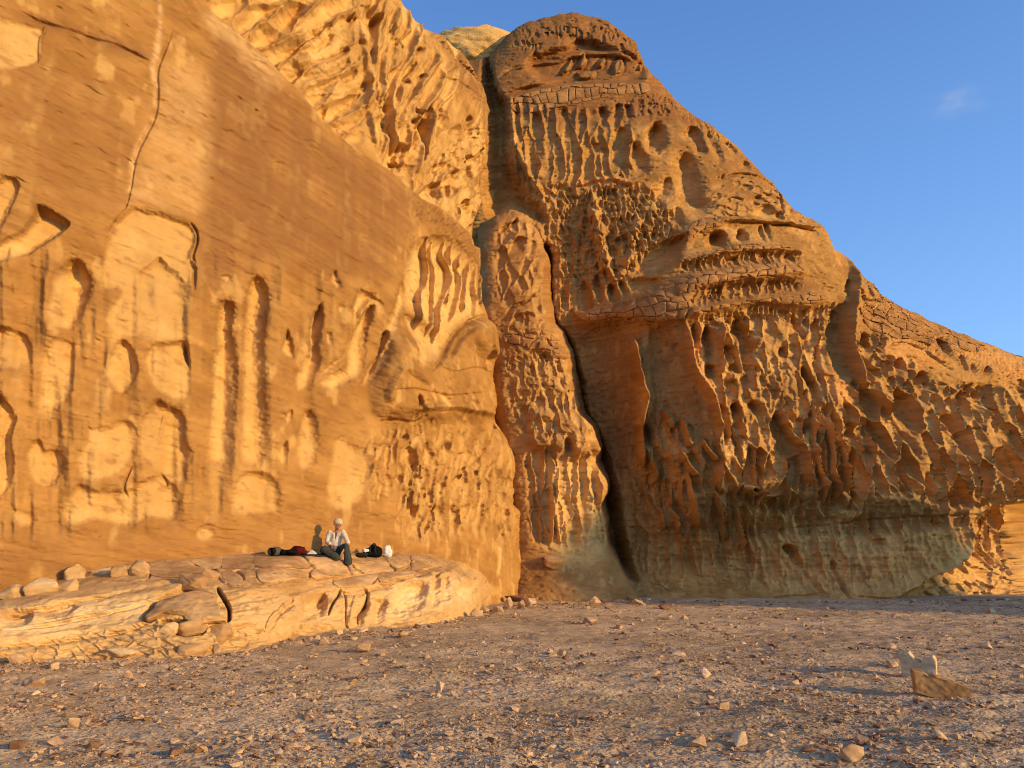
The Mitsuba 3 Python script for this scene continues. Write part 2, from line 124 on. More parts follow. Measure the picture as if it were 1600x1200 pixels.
NET_LEFT = ([-61.111,-51.389,-44.444,-38.889,-34.444,-30.556,-27.778,-25,-22.222,-20.556,-18.889,-17.222,-15.556,-13.889,-12.222,-10.556,-8.889,-7.222,-5.556,-3.889,-2.222,-0.556,1.111,2.778],
 [-2.778,-0.833,1.111,3.056,5,6.944,8.889,10.833,12.778,14.722,16.667,18.611,20.556,22.5,24.444,26.389,28.333,30.278,32.222],
 [-15.87,8.91,0.37,-15.99,8.85,0.86,-16.11,8.8,1.35,-16.23,8.74,1.85,-16.35,8.69,2.36,-16.48,8.63,2.88,-16.61,8.58,3.4,-16.74,8.52,3.94,-16.87,8.47,4.48,-17.01,8.41,5.03,-17.15,8.35,5.59,-17.3,8.29,6.16,-17.45,8.24,6.74,-17.6,8.18,7.33,-17.76,8.12,7.93,-17.92,8.06,8.54,-18.08,8,9.17,-18.26,7.94,9.81,-18.44,7.88,10.46,-14.68,9.79,0.26,-14.78,9.73,0.8,-14.89,9.67,1.34,-15,9.61,1.89,-15.12,9.55,2.45,-15.23,9.49,3.02,-15.35,9.43,3.59,-15.48,9.37,4.18,-15.6,9.31,4.78,-15.73,9.25,5.38,-15.87,9.19,6,-16.01,9.13,6.63,-16.15,9.07,7.27,-16.3,9,7.92,-16.44,8.94,8.58,-16.6,8.88,9.26,-16.77,8.82,9.95,-16.94,8.76,10.67,-17.13,8.71,11.4,-13.73,10.6,0.16,-13.84,10.53,0.74,-13.94,10.47,1.33,-14.05,10.41,1.92,-14.16,10.34,2.53,-14.27,10.28,3.14,-14.38,10.21,3.77,-14.5,10.15,4.4,-14.62,10.08,5.05,-14.74,10.02,5.7,-14.86,9.95,6.37,-14.99,9.88,7.05,-15.12,9.82,7.74,-15.26,9.75,8.45,-15.4,9.68,9.17,-15.55,9.62,9.91,-15.71,9.56,10.66,-15.89,9.5,11.44,-16.07,9.44,12.24,-12.89,11.37,0.06,-12.99,11.31,0.68,-13.1,11.24,1.31,-13.2,11.18,1.95,-13.31,11.11,2.6,-13.41,11.04,3.26,-13.52,10.98,3.94,-13.63,10.91,4.62,-13.75,10.84,5.31,-13.87,10.77,6.02,-13.99,10.7,6.74,-14.11,10.63,7.47,-14.24,10.56,8.22,-14.37,10.49,8.98,-14.5,10.42,9.75,-14.65,10.35,10.55,-14.81,10.29,11.37,-14.97,10.23,12.21,-15.15,10.18,13.07,-12.15,12.1,-0.03,-12.25,12.03,0.63,-12.35,11.97,1.3,-12.45,11.9,1.98,-12.55,11.83,2.68,-12.66,11.77,3.38,-12.76,11.7,4.1,-12.87,11.63,4.83,-12.99,11.56,5.57,-13.1,11.49,6.32,-13.22,11.42,7.09,-13.34,11.35,7.87,-13.46,11.27,8.67,-13.59,11.2,9.49,-13.72,11.13,10.32,-13.87,11.07,11.17,-14.02,11.01,12.05,-14.19,10.95,12.95,-14.36,10.89,13.88,-11.42,12.82,-0.12,-11.52,12.76,0.58,-11.62,12.69,1.29,-11.72,12.63,2.01,-11.82,12.56,2.75,-11.92,12.5,3.5,-12.03,12.43,4.26,-12.14,12.36,5.03,-12.25,12.29,5.82,-12.36,12.22,6.63,-12.47,12.15,7.45,-12.59,12.07,8.28,-12.71,12,9.14,-12.84,11.93,10.01,-12.98,11.87,10.9,-13.12,11.8,11.82,-13.28,11.75,12.76,-13.44,11.69,13.73,-13.61,11.63,14.73,-10.86,13.4,-0.19,-10.95,13.34,0.54,-11.05,13.28,1.28,-11.15,13.21,2.04,-11.25,13.15,2.81,-11.35,13.08,3.59,-11.45,13.02,4.39,-11.56,12.95,5.2,-11.67,12.88,6.03,-11.78,12.81,6.88,-11.89,12.74,7.74,-12.01,12.67,8.62,-12.13,12.6,9.51,-12.26,12.53,10.43,-12.4,12.47,11.38,-12.54,12.41,12.35,-12.69,12.35,13.34,-12.86,12.3,14.37,-13.03,12.25,15.43,-10.23,14.04,-0.28,-10.33,13.98,0.49,-10.42,13.92,1.27,-10.52,13.86,2.06,-10.62,13.8,2.87,-10.72,13.73,3.69,-10.82,13.67,4.53,-10.93,13.6,5.39,-11.04,13.54,6.26,-11.15,13.47,7.15,-11.26,13.4,8.06,-11.37,13.33,8.99,-11.49,13.26,9.94,-11.63,13.2,10.91,-11.76,13.15,11.91,-11.91,13.09,12.94,-12.06,13.04,14,-12.22,12.99,15.09,-12.39,12.95,16.22,-9.55,14.74,-0.36,-9.64,14.69,0.44,-9.74,14.63,1.26,-9.83,14.57,2.09,-9.93,14.51,2.94,-10.03,14.46,3.81,-10.13,14.39,4.7,-10.24,14.33,5.6,-10.34,14.27,6.52,-10.45,14.2,7.46,-10.56,14.14,8.42,-10.67,14.07,9.41,-10.8,14.01,10.42,-10.93,13.96,11.45,-11.06,13.91,12.52,-11.21,13.87,13.62,-11.36,13.82,14.75,-11.53,13.78,15.92,-11.7,13.75,17.13,-9.11,15.2,-0.42,-9.2,15.15,0.41,-9.29,15.09,1.25,-9.39,15.04,2.11,-9.48,14.98,2.99,-9.58,14.93,3.88,-9.68,14.87,4.8,-9.78,14.81,5.73,-9.89,14.75,6.69,-9.99,14.69,7.66,-10.1,14.62,8.66,-10.22,14.56,9.68,-10.34,14.51,10.73,-10.47,14.46,11.81,-10.61,14.42,12.92,-10.75,14.38,14.07,-10.91,14.34,15.25,-11.07,14.31,16.48,-11.24,14.29,17.74,-8.64,15.69,-0.48,-8.73,15.64,0.37,-8.82,15.59,1.24,-8.91,15.54,2.13,-9.01,15.48,3.04,-9.1,15.43,3.97,-9.2,15.37,4.91,-9.3,15.32,5.88,-9.4,15.26,6.87,-9.51,15.2,7.88,-9.61,15.14,8.92,-9.73,15.09,9.98,-9.85,15.04,11.07,-9.98,15,12.2,-10.12,14.97,13.36,-10.27,14.94,14.56,-10.42,14.91,15.79,-10.58,14.89,17.08,-10.75,14.87,18.4,-8.15,16.22,-0.55,-8.23,16.18,0.33,-8.32,16.13,1.23,-8.41,16.08,2.15,-8.5,16.03,3.09,-8.59,15.98,4.05,-8.69,15.92,5.03,-8.78,15.87,6.04,-8.88,15.82,7.07,-8.99,15.76,8.12,-9.09,15.7,9.19,-9.2,15.66,10.3,-9.33,15.62,11.44,-9.45,15.59,12.61,-9.59,15.56,13.83,-9.74,15.54,15.08,-9.89,15.52,16.38,-10.05,15.51,17.73,-10.22,15.51,19.13,-7.62,16.8,-0.62,-7.7,16.76,0.29,-7.79,16.71,1.22,-7.87,16.66,2.18,-7.96,16.62,3.15,-8.05,16.57,4.15,-8.14,16.52,5.17,-8.23,16.47,6.21,-8.33,16.42,7.28,-8.43,16.37,8.37,-8.53,16.32,9.49,-8.64,16.28,10.65,-8.76,16.25,11.84,-8.89,16.22,13.07,-9.02,16.21,14.34,-9.17,16.2,15.66,-9.32,16.19,17.02,-9.48,16.19,18.44,-9.65,16.21,19.92,-7.06,17.44,-0.71,-7.14,17.4,0.24,-7.22,17.36,1.21,-7.3,17.31,2.2,-7.38,17.27,3.22,-7.47,17.22,4.25,-7.56,17.18,5.31,-7.65,17.13,6.4,-7.74,17.08,7.51,-7.83,17.03,8.65,-7.93,16.99,9.82,-8.04,16.96,11.03,-8.16,16.94,12.28,-8.28,16.92,13.57,-8.41,16.92,14.9,-8.55,16.92,16.29,-8.7,16.93,17.73,-8.86,16.95,19.23,-9.02,16.97,20.8,-6.47,18.15,-0.8,-6.54,18.11,0.19,-6.62,18.07,1.2,-6.69,18.03,2.23,-6.77,17.99,3.29,-6.85,17.95,4.37,-6.93,17.91,5.47,-7.02,17.86,6.61,-7.1,17.82,7.77,-7.19,17.78,8.96,-7.29,17.74,10.19,-7.39,17.72,11.46,-7.5,17.71,12.77,-7.62,17.71,14.12,-7.75,17.71,15.53,-7.88,17.73,17,-8.03,17.75,18.52,-8.18,17.79,20.11,-8.34,17.83,21.77,-5.83,18.95,-0.9,-5.9,18.91,0.13,-5.97,18.88,1.19,-6.04,18.84,2.26,-6.11,18.8,3.37,-6.19,18.77,4.5,-6.26,18.73,5.66,-6.34,18.69,6.84,-6.42,18.65,8.06,-6.5,18.61,9.31,-6.6,18.59,10.6,-6.69,18.58,11.94,-6.8,18.58,13.32,-6.91,18.59,14.75,-7.03,18.61,16.24,-7.16,18.64,17.8,-7.3,18.69,19.42,-7.44,18.74,21.11,-7.6,18.81,22.88,-5.15,19.86,-1.01,-5.21,19.83,0.07,-5.27,19.8,1.17,-5.34,19.77,2.3,-5.4,19.74,3.46,-5.47,19.7,4.65,-5.54,19.67,5.87,-5.61,19.64,7.12,-5.68,19.61,8.4,-5.76,19.58,9.72,-5.85,19.57,11.08,-5.94,19.57,12.49,-6.04,19.58,13.96,-6.14,19.61,15.48,-6.25,19.65,17.07,-6.37,19.7,18.72,-6.5,19.77,20.45,-6.64,19.85,22.26,-6.79,19.94,24.17,-4.41,20.92,-1.15,-4.46,20.9,-0.01,-4.52,20.87,1.15,-4.57,20.85,2.35,-4.63,20.82,3.57,-4.69,20.8,4.82,-4.75,20.77,6.11,-4.82,20.75,7.43,-4.88,20.72,8.79,-4.95,20.71,10.19,-5.03,20.72,11.64,-5.11,20.73,13.15,-5.2,20.77,14.71,-5.29,20.82,16.34,-5.4,20.88,18.04,-5.51,20.95,19.82,-5.62,21.05,21.68,-5.75,21.16,23.64,-5.89,21.29,25.71,-3.6,22.21,-1.31,-3.64,22.19,-0.1,-3.69,22.18,1.13,-3.74,22.16,2.4,-3.79,22.14,3.7,-3.84,22.12,5.04,-3.89,22.11,6.41,-3.94,22.09,7.82,-4,22.07,9.27,-4.06,22.08,10.77,-4.13,22.11,12.33,-4.2,22.15,13.94,-4.28,22.2,15.63,-4.36,22.28,17.38,-4.45,22.37,19.22,-4.54,22.48,21.15,-4.65,22.61,23.18,-4.76,22.77,25.32,-4.88,22.95,27.59,-2.71,23.89,-1.52,-2.74,23.88,-0.23,-2.78,23.87,1.1,-2.82,23.87,2.47,-2.86,23.86,3.87,-2.9,23.85,5.31,-2.94,23.84,6.79,-2.98,23.84,8.32,-3.02,23.84,9.89,-3.07,23.87,11.52,-3.13,23.92,13.21,-3.18,23.99,14.98,-3.25,24.07,16.82,-3.31,24.18,18.74,-3.38,24.31,20.76,-3.46,24.47,22.89,-3.55,24.65,25.13,-3.64,24.86,27.52,-3.74,25.11,30.05,-1.72,26.47,-1.85,-1.74,26.47,-0.41,-1.76,26.48,1.06,-1.79,26.48,2.57,-1.81,26.48,4.13,-1.84,26.49,5.73,-1.86,26.49,7.38,-1.89,26.5,9.08,-1.92,26.53,10.83,-1.96,26.59,12.66,-1.99,26.67,14.56,-2.03,26.78,16.54,-2.07,26.91,18.62,-2.12,27.06,20.79,-2.17,27.25,23.09,-2.22,27.46,25.51,-2.28,27.71,28.07,-2.34,28.01,30.8,-2.41,28.35,33.73,-0.48,29.78,-2.27,-0.49,29.84,-0.66,-0.5,29.91,1,-0.51,29.97,2.72,-0.51,30.04,4.48,-0.52,30.11,6.31,-0.53,30.18,8.2,-0.54,30.27,10.16,-0.55,30.41,12.2,-0.56,30.59,14.34,-0.58,30.8,16.58,-0.59,31.05,18.95,-0.6,31.35,21.44,-0.62,31.68,24.09,-0.64,32.07,26.91,-0.66,32.52,29.92,-0.68,33.03,33.17,-0.7,33.62,36.68,-0.73,34.31,40.5,1.09,33.57,-2.75,1.11,33.71,-0.94,1.13,33.86,0.94,1.15,34,2.88,1.17,34.16,4.89,1.19,34.32,6.98,1.21,34.49,9.16,1.24,34.71,11.43,1.27,35,13.82,1.3,35.35,16.34,1.34,35.76,19.01,1.37,36.24,21.86,1.42,36.78,24.9,1.46,37.42,28.18,1.52,38.15,31.72,1.58,39,35.59,1.64,39.99,39.84,1.72,41.17,44.57,1.81,42.57,49.89,3.13,38.66,-3.39,3.19,38.92,-1.31,3.26,39.2,0.85,3.33,39.48,3.1,3.4,39.78,5.45,3.48,40.09,7.91,3.56,40.44,10.48,3.65,40.91,13.2,3.76,41.47,16.09,3.87,42.14,19.19,4.01,42.92,22.52,4.15,43.82,26.12,4.32,44.88,30.05,4.51,46.12,34.38,4.73,47.59,39.2,4.99,49.35,44.64,5.29,51.5,50.87,5.66,54.18,58.18,6.08,57.17,66.49])
NET_PILLAR = ([-1.667,-0.556,0.556,1.667,2.778,3.889,5,6.111,7.222],
 [-1.389,0,1.389,2.778,4.167,5.556,6.944,8.333,9.722,11.111,12.5,13.889,15.278,16.667,18.056],
 [-1.56,31.71,-1.29,-1.57,31.71,-0.04,-1.65,33.06,1.22,-1.7,33.56,2.58,-1.72,33.68,3.99,-1.74,33.85,5.44,-1.78,34.12,6.95,-1.81,34.39,8.52,-1.84,34.61,10.12,-1.87,34.8,11.78,-1.9,35.03,13.49,-1.94,35.34,15.3,-1.98,35.78,17.23,-2.04,36.38,19.32,-2.11,37.19,21.62,-0.52,31.5,-1.27,-0.52,31.5,-0.03,-0.54,32.57,1.22,-0.56,33.01,2.57,-0.56,33.17,3.95,-0.57,33.35,5.38,-0.58,33.59,6.87,-0.59,33.85,8.41,-0.6,34.1,10,-0.61,34.36,11.65,-0.63,34.66,13.37,-0.64,35.04,15.18,-0.66,35.53,17.12,-0.68,36.2,19.23,-0.7,37.09,21.57,0.51,31.34,-1.25,0.52,31.34,-0.02,0.54,32.1,1.23,0.55,32.47,2.55,0.56,32.67,3.92,0.56,32.85,5.33,0.57,33.08,6.79,0.58,33.33,8.3,0.6,33.62,9.88,0.61,33.95,11.52,0.62,34.32,13.25,0.63,34.75,15.07,0.65,35.3,17.02,0.67,36.03,19.15,0.7,37,21.52,1.53,31.21,-1.24,1.55,31.21,-0.02,1.6,31.97,1.23,1.63,32.27,2.54,1.65,32.38,3.89,1.68,32.57,5.29,1.71,32.86,6.75,1.75,33.21,8.27,1.78,33.57,9.87,1.82,33.95,11.52,1.86,34.33,13.25,1.9,34.73,15.06,1.95,35.25,16.99,2.01,35.96,19.11,2.09,36.95,21.49,2.56,31.26,-1.25,2.58,31.26,-0.02,2.68,32.18,1.22,2.73,32.45,2.55,2.76,32.49,3.9,2.8,32.65,5.3,2.86,32.98,6.77,2.93,33.41,8.32,3,33.85,9.94,3.07,34.29,11.62,3.14,34.69,13.38,3.2,35.07,15.19,3.28,35.52,17.11,3.37,36.13,19.19,3.49,37.01,21.52,3.6,31.44,-1.26,3.63,31.44,-0.03,3.79,32.47,1.22,3.87,32.83,2.56,3.92,32.91,3.93,3.98,33.07,5.35,4.05,33.39,6.84,4.15,33.81,8.4,4.25,34.28,10.04,4.35,34.76,11.76,4.46,35.22,13.56,4.56,35.66,15.42,4.67,36.12,17.38,4.79,36.67,19.46,4.94,37.37,21.71,4.64,31.5,-1.27,4.68,31.5,-0.03,4.9,32.63,1.22,5.03,33.19,2.57,5.12,33.45,3.97,5.21,33.69,5.42,5.31,33.99,6.93,5.42,34.36,8.51,5.55,34.8,10.17,5.68,35.28,11.92,5.83,35.8,13.76,5.98,36.35,15.69,6.14,36.92,17.73,6.3,37.52,19.87,6.48,38.13,22.13,5.67,31.49,-1.27,5.72,31.49,-0.03,6,32.73,1.22,6.21,33.52,2.58,6.36,34.02,4.02,6.49,34.37,5.5,6.62,34.67,7.04,6.75,34.99,8.64,6.89,35.38,10.32,7.06,35.87,12.09,7.25,36.45,13.98,7.46,37.13,16,7.69,37.83,18.13,7.91,38.49,20.35,8.11,39.04,22.62,6.7,31.5,-1.27,6.76,31.5,-0.03,7.12,32.86,1.22,7.41,33.85,2.59,7.63,34.53,4.05,7.81,34.97,5.57,7.96,35.28,7.14,8.11,35.6,8.76,8.29,36.02,10.48,8.5,36.56,12.3,8.75,37.22,14.24,9.02,37.98,16.33,9.3,38.74,18.53,9.56,39.38,20.79,9.77,39.82,23.04])
NET_DOME = ([-3.889,-2.222,-0.556,1.111,2.778,4.444,6.111,7.778,9.444,11.111,12.778,14.444,16.111,17.778,19.444,21.111,22.778,24.444,26.111,27.778,29.444,31.111],
 [-1.389,0.278,1.944,3.611,5.278,6.944,8.611,10.278,11.944,13.611,15.278,16.944,18.611,20.278,21.944,23.611,25.278,26.944],
 [-4.75,41.5,-2.15,-4.85,41.88,-0.2,-4.84,41.31,1.82,-4.89,41.27,3.86,-4.97,41.44,5.97,-5.04,41.46,8.13,-5.08,41.31,10.3,-5.11,41.02,12.47,-5.13,40.69,14.66,-5.16,40.45,16.9,-5.22,40.35,19.23,-5.29,40.39,21.69,-5.39,40.61,24.31,-5.54,41.18,27.26,-5.76,42.26,30.69,-6.03,43.62,34.56,-6.29,44.9,38.63,-6.5,45.75,42.59,-2.64,40.41,-2.05,-2.73,41.29,-0.18,-2.71,40.52,1.81,-2.75,40.55,3.82,-2.8,40.81,5.9,-2.83,40.82,8.02,-2.85,40.59,10.15,-2.86,40.21,12.26,-2.87,39.8,14.37,-2.88,39.46,16.52,-2.9,39.27,18.76,-2.93,39.2,21.1,-2.98,39.34,23.6,-3.07,39.89,26.45,-3.2,41.05,29.86,-3.36,42.58,33.77,-3.53,44.05,37.93,-3.66,45.06,41.97,-0.62,37.97,-1.84,-0.66,40.18,-0.13,-0.66,39.54,1.8,-0.67,39.7,3.77,-0.69,40.04,5.82,-0.69,39.99,7.89,-0.7,39.75,9.97,-0.7,39.46,12.06,-0.71,39.18,14.17,-0.71,38.95,16.33,-0.72,38.81,18.56,-0.73,38.76,20.88,-0.74,38.89,23.35,-0.76,39.37,26.12,-0.79,40.36,29.38,-0.82,41.7,33.11,-0.86,43.07,37.12,-0.9,44.16,41.16,1.16,35.34,-1.61,1.27,38.46,-0.06,1.29,38.53,1.8,1.32,38.92,3.73,1.35,39.32,5.74,1.36,39.34,7.79,1.37,39.15,9.84,1.38,38.88,11.9,1.39,38.65,14,1.41,38.54,16.17,1.42,38.55,18.44,1.44,38.61,20.8,1.47,38.73,23.26,1.5,39.15,25.98,1.56,40.07,29.18,1.63,41.35,32.84,1.71,42.67,36.79,1.78,43.73,40.77,2.69,32.84,-1.39,3.01,36.4,0.02,3.13,37.42,1.79,3.22,38.04,3.68,3.29,38.42,5.64,3.34,38.49,7.65,3.37,38.37,9.67,3.39,38.16,11.71,3.42,37.99,13.79,3.46,38,15.97,3.53,38.17,18.28,3.59,38.38,20.68,3.66,38.58,23.18,3.75,39.05,25.92,3.9,40.01,29.14,4.08,41.31,32.81,4.27,42.64,36.76,4.44,43.68,40.73,4.05,30.93,-1.22,4.59,34.67,0.09,4.85,36.2,1.78,4.98,36.73,3.6,5.06,36.89,5.48,5.12,36.92,7.4,5.18,36.88,9.36,5.24,36.85,11.36,5.32,36.91,13.44,5.42,37.14,15.64,5.55,37.53,18,5.68,37.97,20.48,5.83,38.42,23.08,6,39.06,25.93,6.24,40.07,29.18,6.53,41.34,32.83,6.83,42.65,36.77,7.11,43.77,40.81,5.46,30.36,-1.17,6.17,33.93,0.12,6.47,35.14,1.77,6.52,35,3.5,6.55,34.72,5.25,6.63,34.72,7.05,6.73,34.84,8.92,6.85,35.03,10.87,7,35.36,12.94,7.21,35.93,15.18,7.46,36.71,17.63,7.72,37.53,20.26,7.99,38.32,23.03,8.28,39.19,26.01,8.63,40.27,29.32,9.02,41.5,32.96,9.43,42.8,36.89,9.84,44.05,41.06,6.96,30.41,-1.17,7.81,33.71,0.13,8.06,34.4,1.76,8,33.72,3.43,7.96,33.19,5.08,8.07,33.22,6.81,8.24,33.5,8.64,8.43,33.85,10.56,8.66,34.37,12.61,8.98,35.17,14.89,9.37,36.23,17.42,9.79,37.38,20.18,10.22,38.48,23.12,10.65,39.59,26.26,11.11,40.75,29.65,11.6,41.96,33.31,12.12,43.23,37.25,12.66,44.53,41.48,8.46,30.44,-1.18,9.45,33.59,0.13,9.68,34.03,1.76,9.61,33.38,3.41,9.61,32.99,5.06,9.77,33.14,6.8,10,33.51,8.64,10.25,33.93,10.58,10.56,34.49,12.66,10.95,35.33,14.95,11.44,36.44,17.52,11.99,37.7,20.35,12.58,39.02,23.42,13.18,40.33,26.73,13.77,41.58,30.23,14.36,42.78,33.93,14.97,43.97,37.86,15.6,45.17,42.06,9.96,30.44,-1.18,11.09,33.53,0.14,11.35,33.9,1.76,11.38,33.58,3.42,11.48,33.48,5.11,11.7,33.73,6.89,11.99,34.14,8.77,12.31,34.61,10.76,12.68,35.22,12.89,13.15,36.05,15.22,13.71,37.13,17.82,14.38,38.43,20.71,15.13,39.9,23.92,15.9,41.37,27.37,16.63,42.69,30.99,17.32,43.85,34.74,17.99,44.93,38.66,18.67,45.97,42.78,11.45,30.45,-1.18,12.76,33.53,0.14,13.05,33.9,1.76,13.2,33.9,3.44,13.41,34.02,5.17,13.69,34.3,6.98,14.03,34.72,8.9,14.44,35.3,10.94,14.93,36.04,13.16,15.5,36.97,15.57,16.18,38.1,18.24,16.99,39.47,21.23,17.9,41.05,24.56,18.83,42.61,28.15,19.69,43.95,31.86,20.46,45.05,35.64,21.19,46,39.54,21.91,46.9,43.61,12.96,30.47,-1.18,14.45,33.59,0.13,14.81,34.03,1.76,15.07,34.21,3.46,15.35,34.45,5.22,15.67,34.74,7.05,16.09,35.23,9,16.64,36,11.13,17.3,36.97,13.45,18.05,38.08,16,18.89,39.33,18.79,19.84,40.77,21.88,20.89,42.38,25.31,21.95,43.94,28.98,22.9,45.21,32.73,23.73,46.22,36.53,24.5,47.06,40.42,25.26,47.83,44.45,14.47,30.52,-1.18,16.17,33.7,0.13,16.65,34.3,1.76,16.95,34.5,3.47,17.27,34.75,5.25,17.68,35.14,7.11,18.24,35.82,9.13,19,36.85,11.36,19.9,38.11,13.82,20.86,39.45,16.52,21.87,40.84,19.45,22.95,42.29,22.64,24.08,43.8,26.11,25.19,45.2,29.77,26.18,46.35,33.52,27.06,47.26,37.32,27.88,48,41.2,28.67,48.67,45.21,16.02,30.62,-1.19,17.98,33.97,0.12,18.64,34.79,1.77,18.91,34.89,3.5,19.24,35.09,5.28,19.79,35.65,7.2,20.58,36.63,9.3,21.61,37.98,11.66,22.78,39.53,14.28,23.97,41.08,17.14,25.15,42.55,20.2,26.31,43.94,23.47,27.45,45.25,26.92,28.54,46.42,30.53,29.56,47.42,34.26,30.49,48.25,38.07,31.37,48.96,41.99,32.21,49.56,46,17.66,30.86,-1.21,19.98,34.51,0.1,20.84,35.58,1.77,21.09,35.58,3.53,21.45,35.75,5.36,22.17,36.51,7.33,23.22,37.78,9.55,24.55,39.45,12.05,25.99,41.24,14.84,27.39,42.92,17.84,28.69,44.38,21,29.89,45.63,24.31,31.01,46.73,27.76,32.09,47.72,31.34,33.14,48.62,35.08,34.17,49.43,38.97,35.15,50.15,42.97,36.07,50.75,47.07,19.47,31.33,-1.25,22.19,35.3,0.06,23.36,36.72,1.78,23.67,36.77,3.6,24.08,36.97,5.49,24.98,37.89,7.55,26.29,39.39,9.89,27.88,41.26,12.54,29.57,43.21,15.48,31.14,44.93,18.61,32.51,46.32,21.86,33.75,47.46,25.22,34.89,48.43,28.71,35.99,49.29,32.33,37.07,50.08,36.09,38.12,50.8,40.01,39.16,51.46,44.06,40.18,52.06,48.25,21.52,32.09,-1.32,24.62,36.29,0.02,26.24,38.24,1.79,26.74,38.51,3.7,27.27,38.8,5.69,28.33,39.83,7.87,29.84,41.44,10.33,31.63,43.39,13.11,33.49,45.37,16.17,35.19,47.07,19.42,36.65,48.39,22.77,37.96,49.48,26.23,39.2,50.42,29.83,40.35,51.21,33.53,41.38,51.82,37.3,42.35,52.3,41.14,43.32,52.76,45.13,44.37,53.28,49.35,23.85,33.14,-1.41,27.29,37.48,-0.02,29.45,39.98,1.81,30.23,40.56,3.82,30.93,41.01,5.92,32.16,42.13,8.23,33.82,43.76,10.82,35.74,45.68,13.72,37.7,47.59,16.89,39.49,49.22,20.24,41.03,50.48,23.69,42.45,51.56,27.27,43.82,52.52,31.01,45.03,53.26,34.81,46,53.67,38.57,46.8,53.86,42.32,47.62,54.05,46.2,48.65,54.45,50.39,26.48,34.45,-1.53,30.25,38.9,-0.08,32.89,41.81,1.82,33.98,42.68,3.94,34.89,43.31,6.17,36.32,44.54,8.62,38.11,46.17,11.33,40.11,47.99,14.34,42.12,49.77,17.6,43.95,51.28,21.02,45.56,52.48,24.57,47.08,53.54,28.26,48.57,54.51,32.12,49.86,55.2,36.03,50.76,55.45,39.8,51.42,55.4,43.49,52.09,55.35,47.28,53.08,55.61,51.44,29.45,36.02,-1.67,33.55,40.55,-0.15,36.47,43.58,1.84,37.78,44.62,4.05,38.95,45.44,6.4,40.62,46.83,8.98,42.57,48.48,11.83,44.61,50.18,14.92,46.61,51.78,18.25,48.45,53.14,21.73,50.11,54.26,25.35,51.7,55.25,29.12,53.24,56.16,33.05,54.55,56.78,37.01,55.47,56.96,40.85,56.12,56.84,44.58,56.77,56.7,48.39,57.71,56.83,52.53,32.78,37.81,-1.82,37.24,42.47,-0.23,40.05,45.15,1.85,41.39,46.11,4.14,42.81,47.12,6.58,44.82,48.74,9.29,47.01,50.51,12.26,49.1,52.1,15.44,51.06,53.51,18.8,52.86,54.7,22.33,54.53,55.7,25.98,56.08,56.55,29.77,57.53,57.24,33.66,58.81,57.75,37.62,59.89,58.02,41.58,60.82,58.11,45.54,61.68,58.12,49.57,62.6,58.16,53.73,35.84,39.13,-1.94,40.67,43.9,-0.28,43.12,46,1.85,44.33,46.74,4.17,45.94,47.86,6.66,48.29,49.7,9.44,50.75,51.6,12.49,52.93,53.16,15.72,54.89,54.44,19.11,56.69,55.52,22.64,58.36,56.42,26.3,59.83,57.09,30.04,61.11,57.55,33.83,62.34,57.93,37.73,63.68,58.38,41.83,65.05,58.82,46.08,66.3,59.12,50.4,67.26,59.14,54.61])
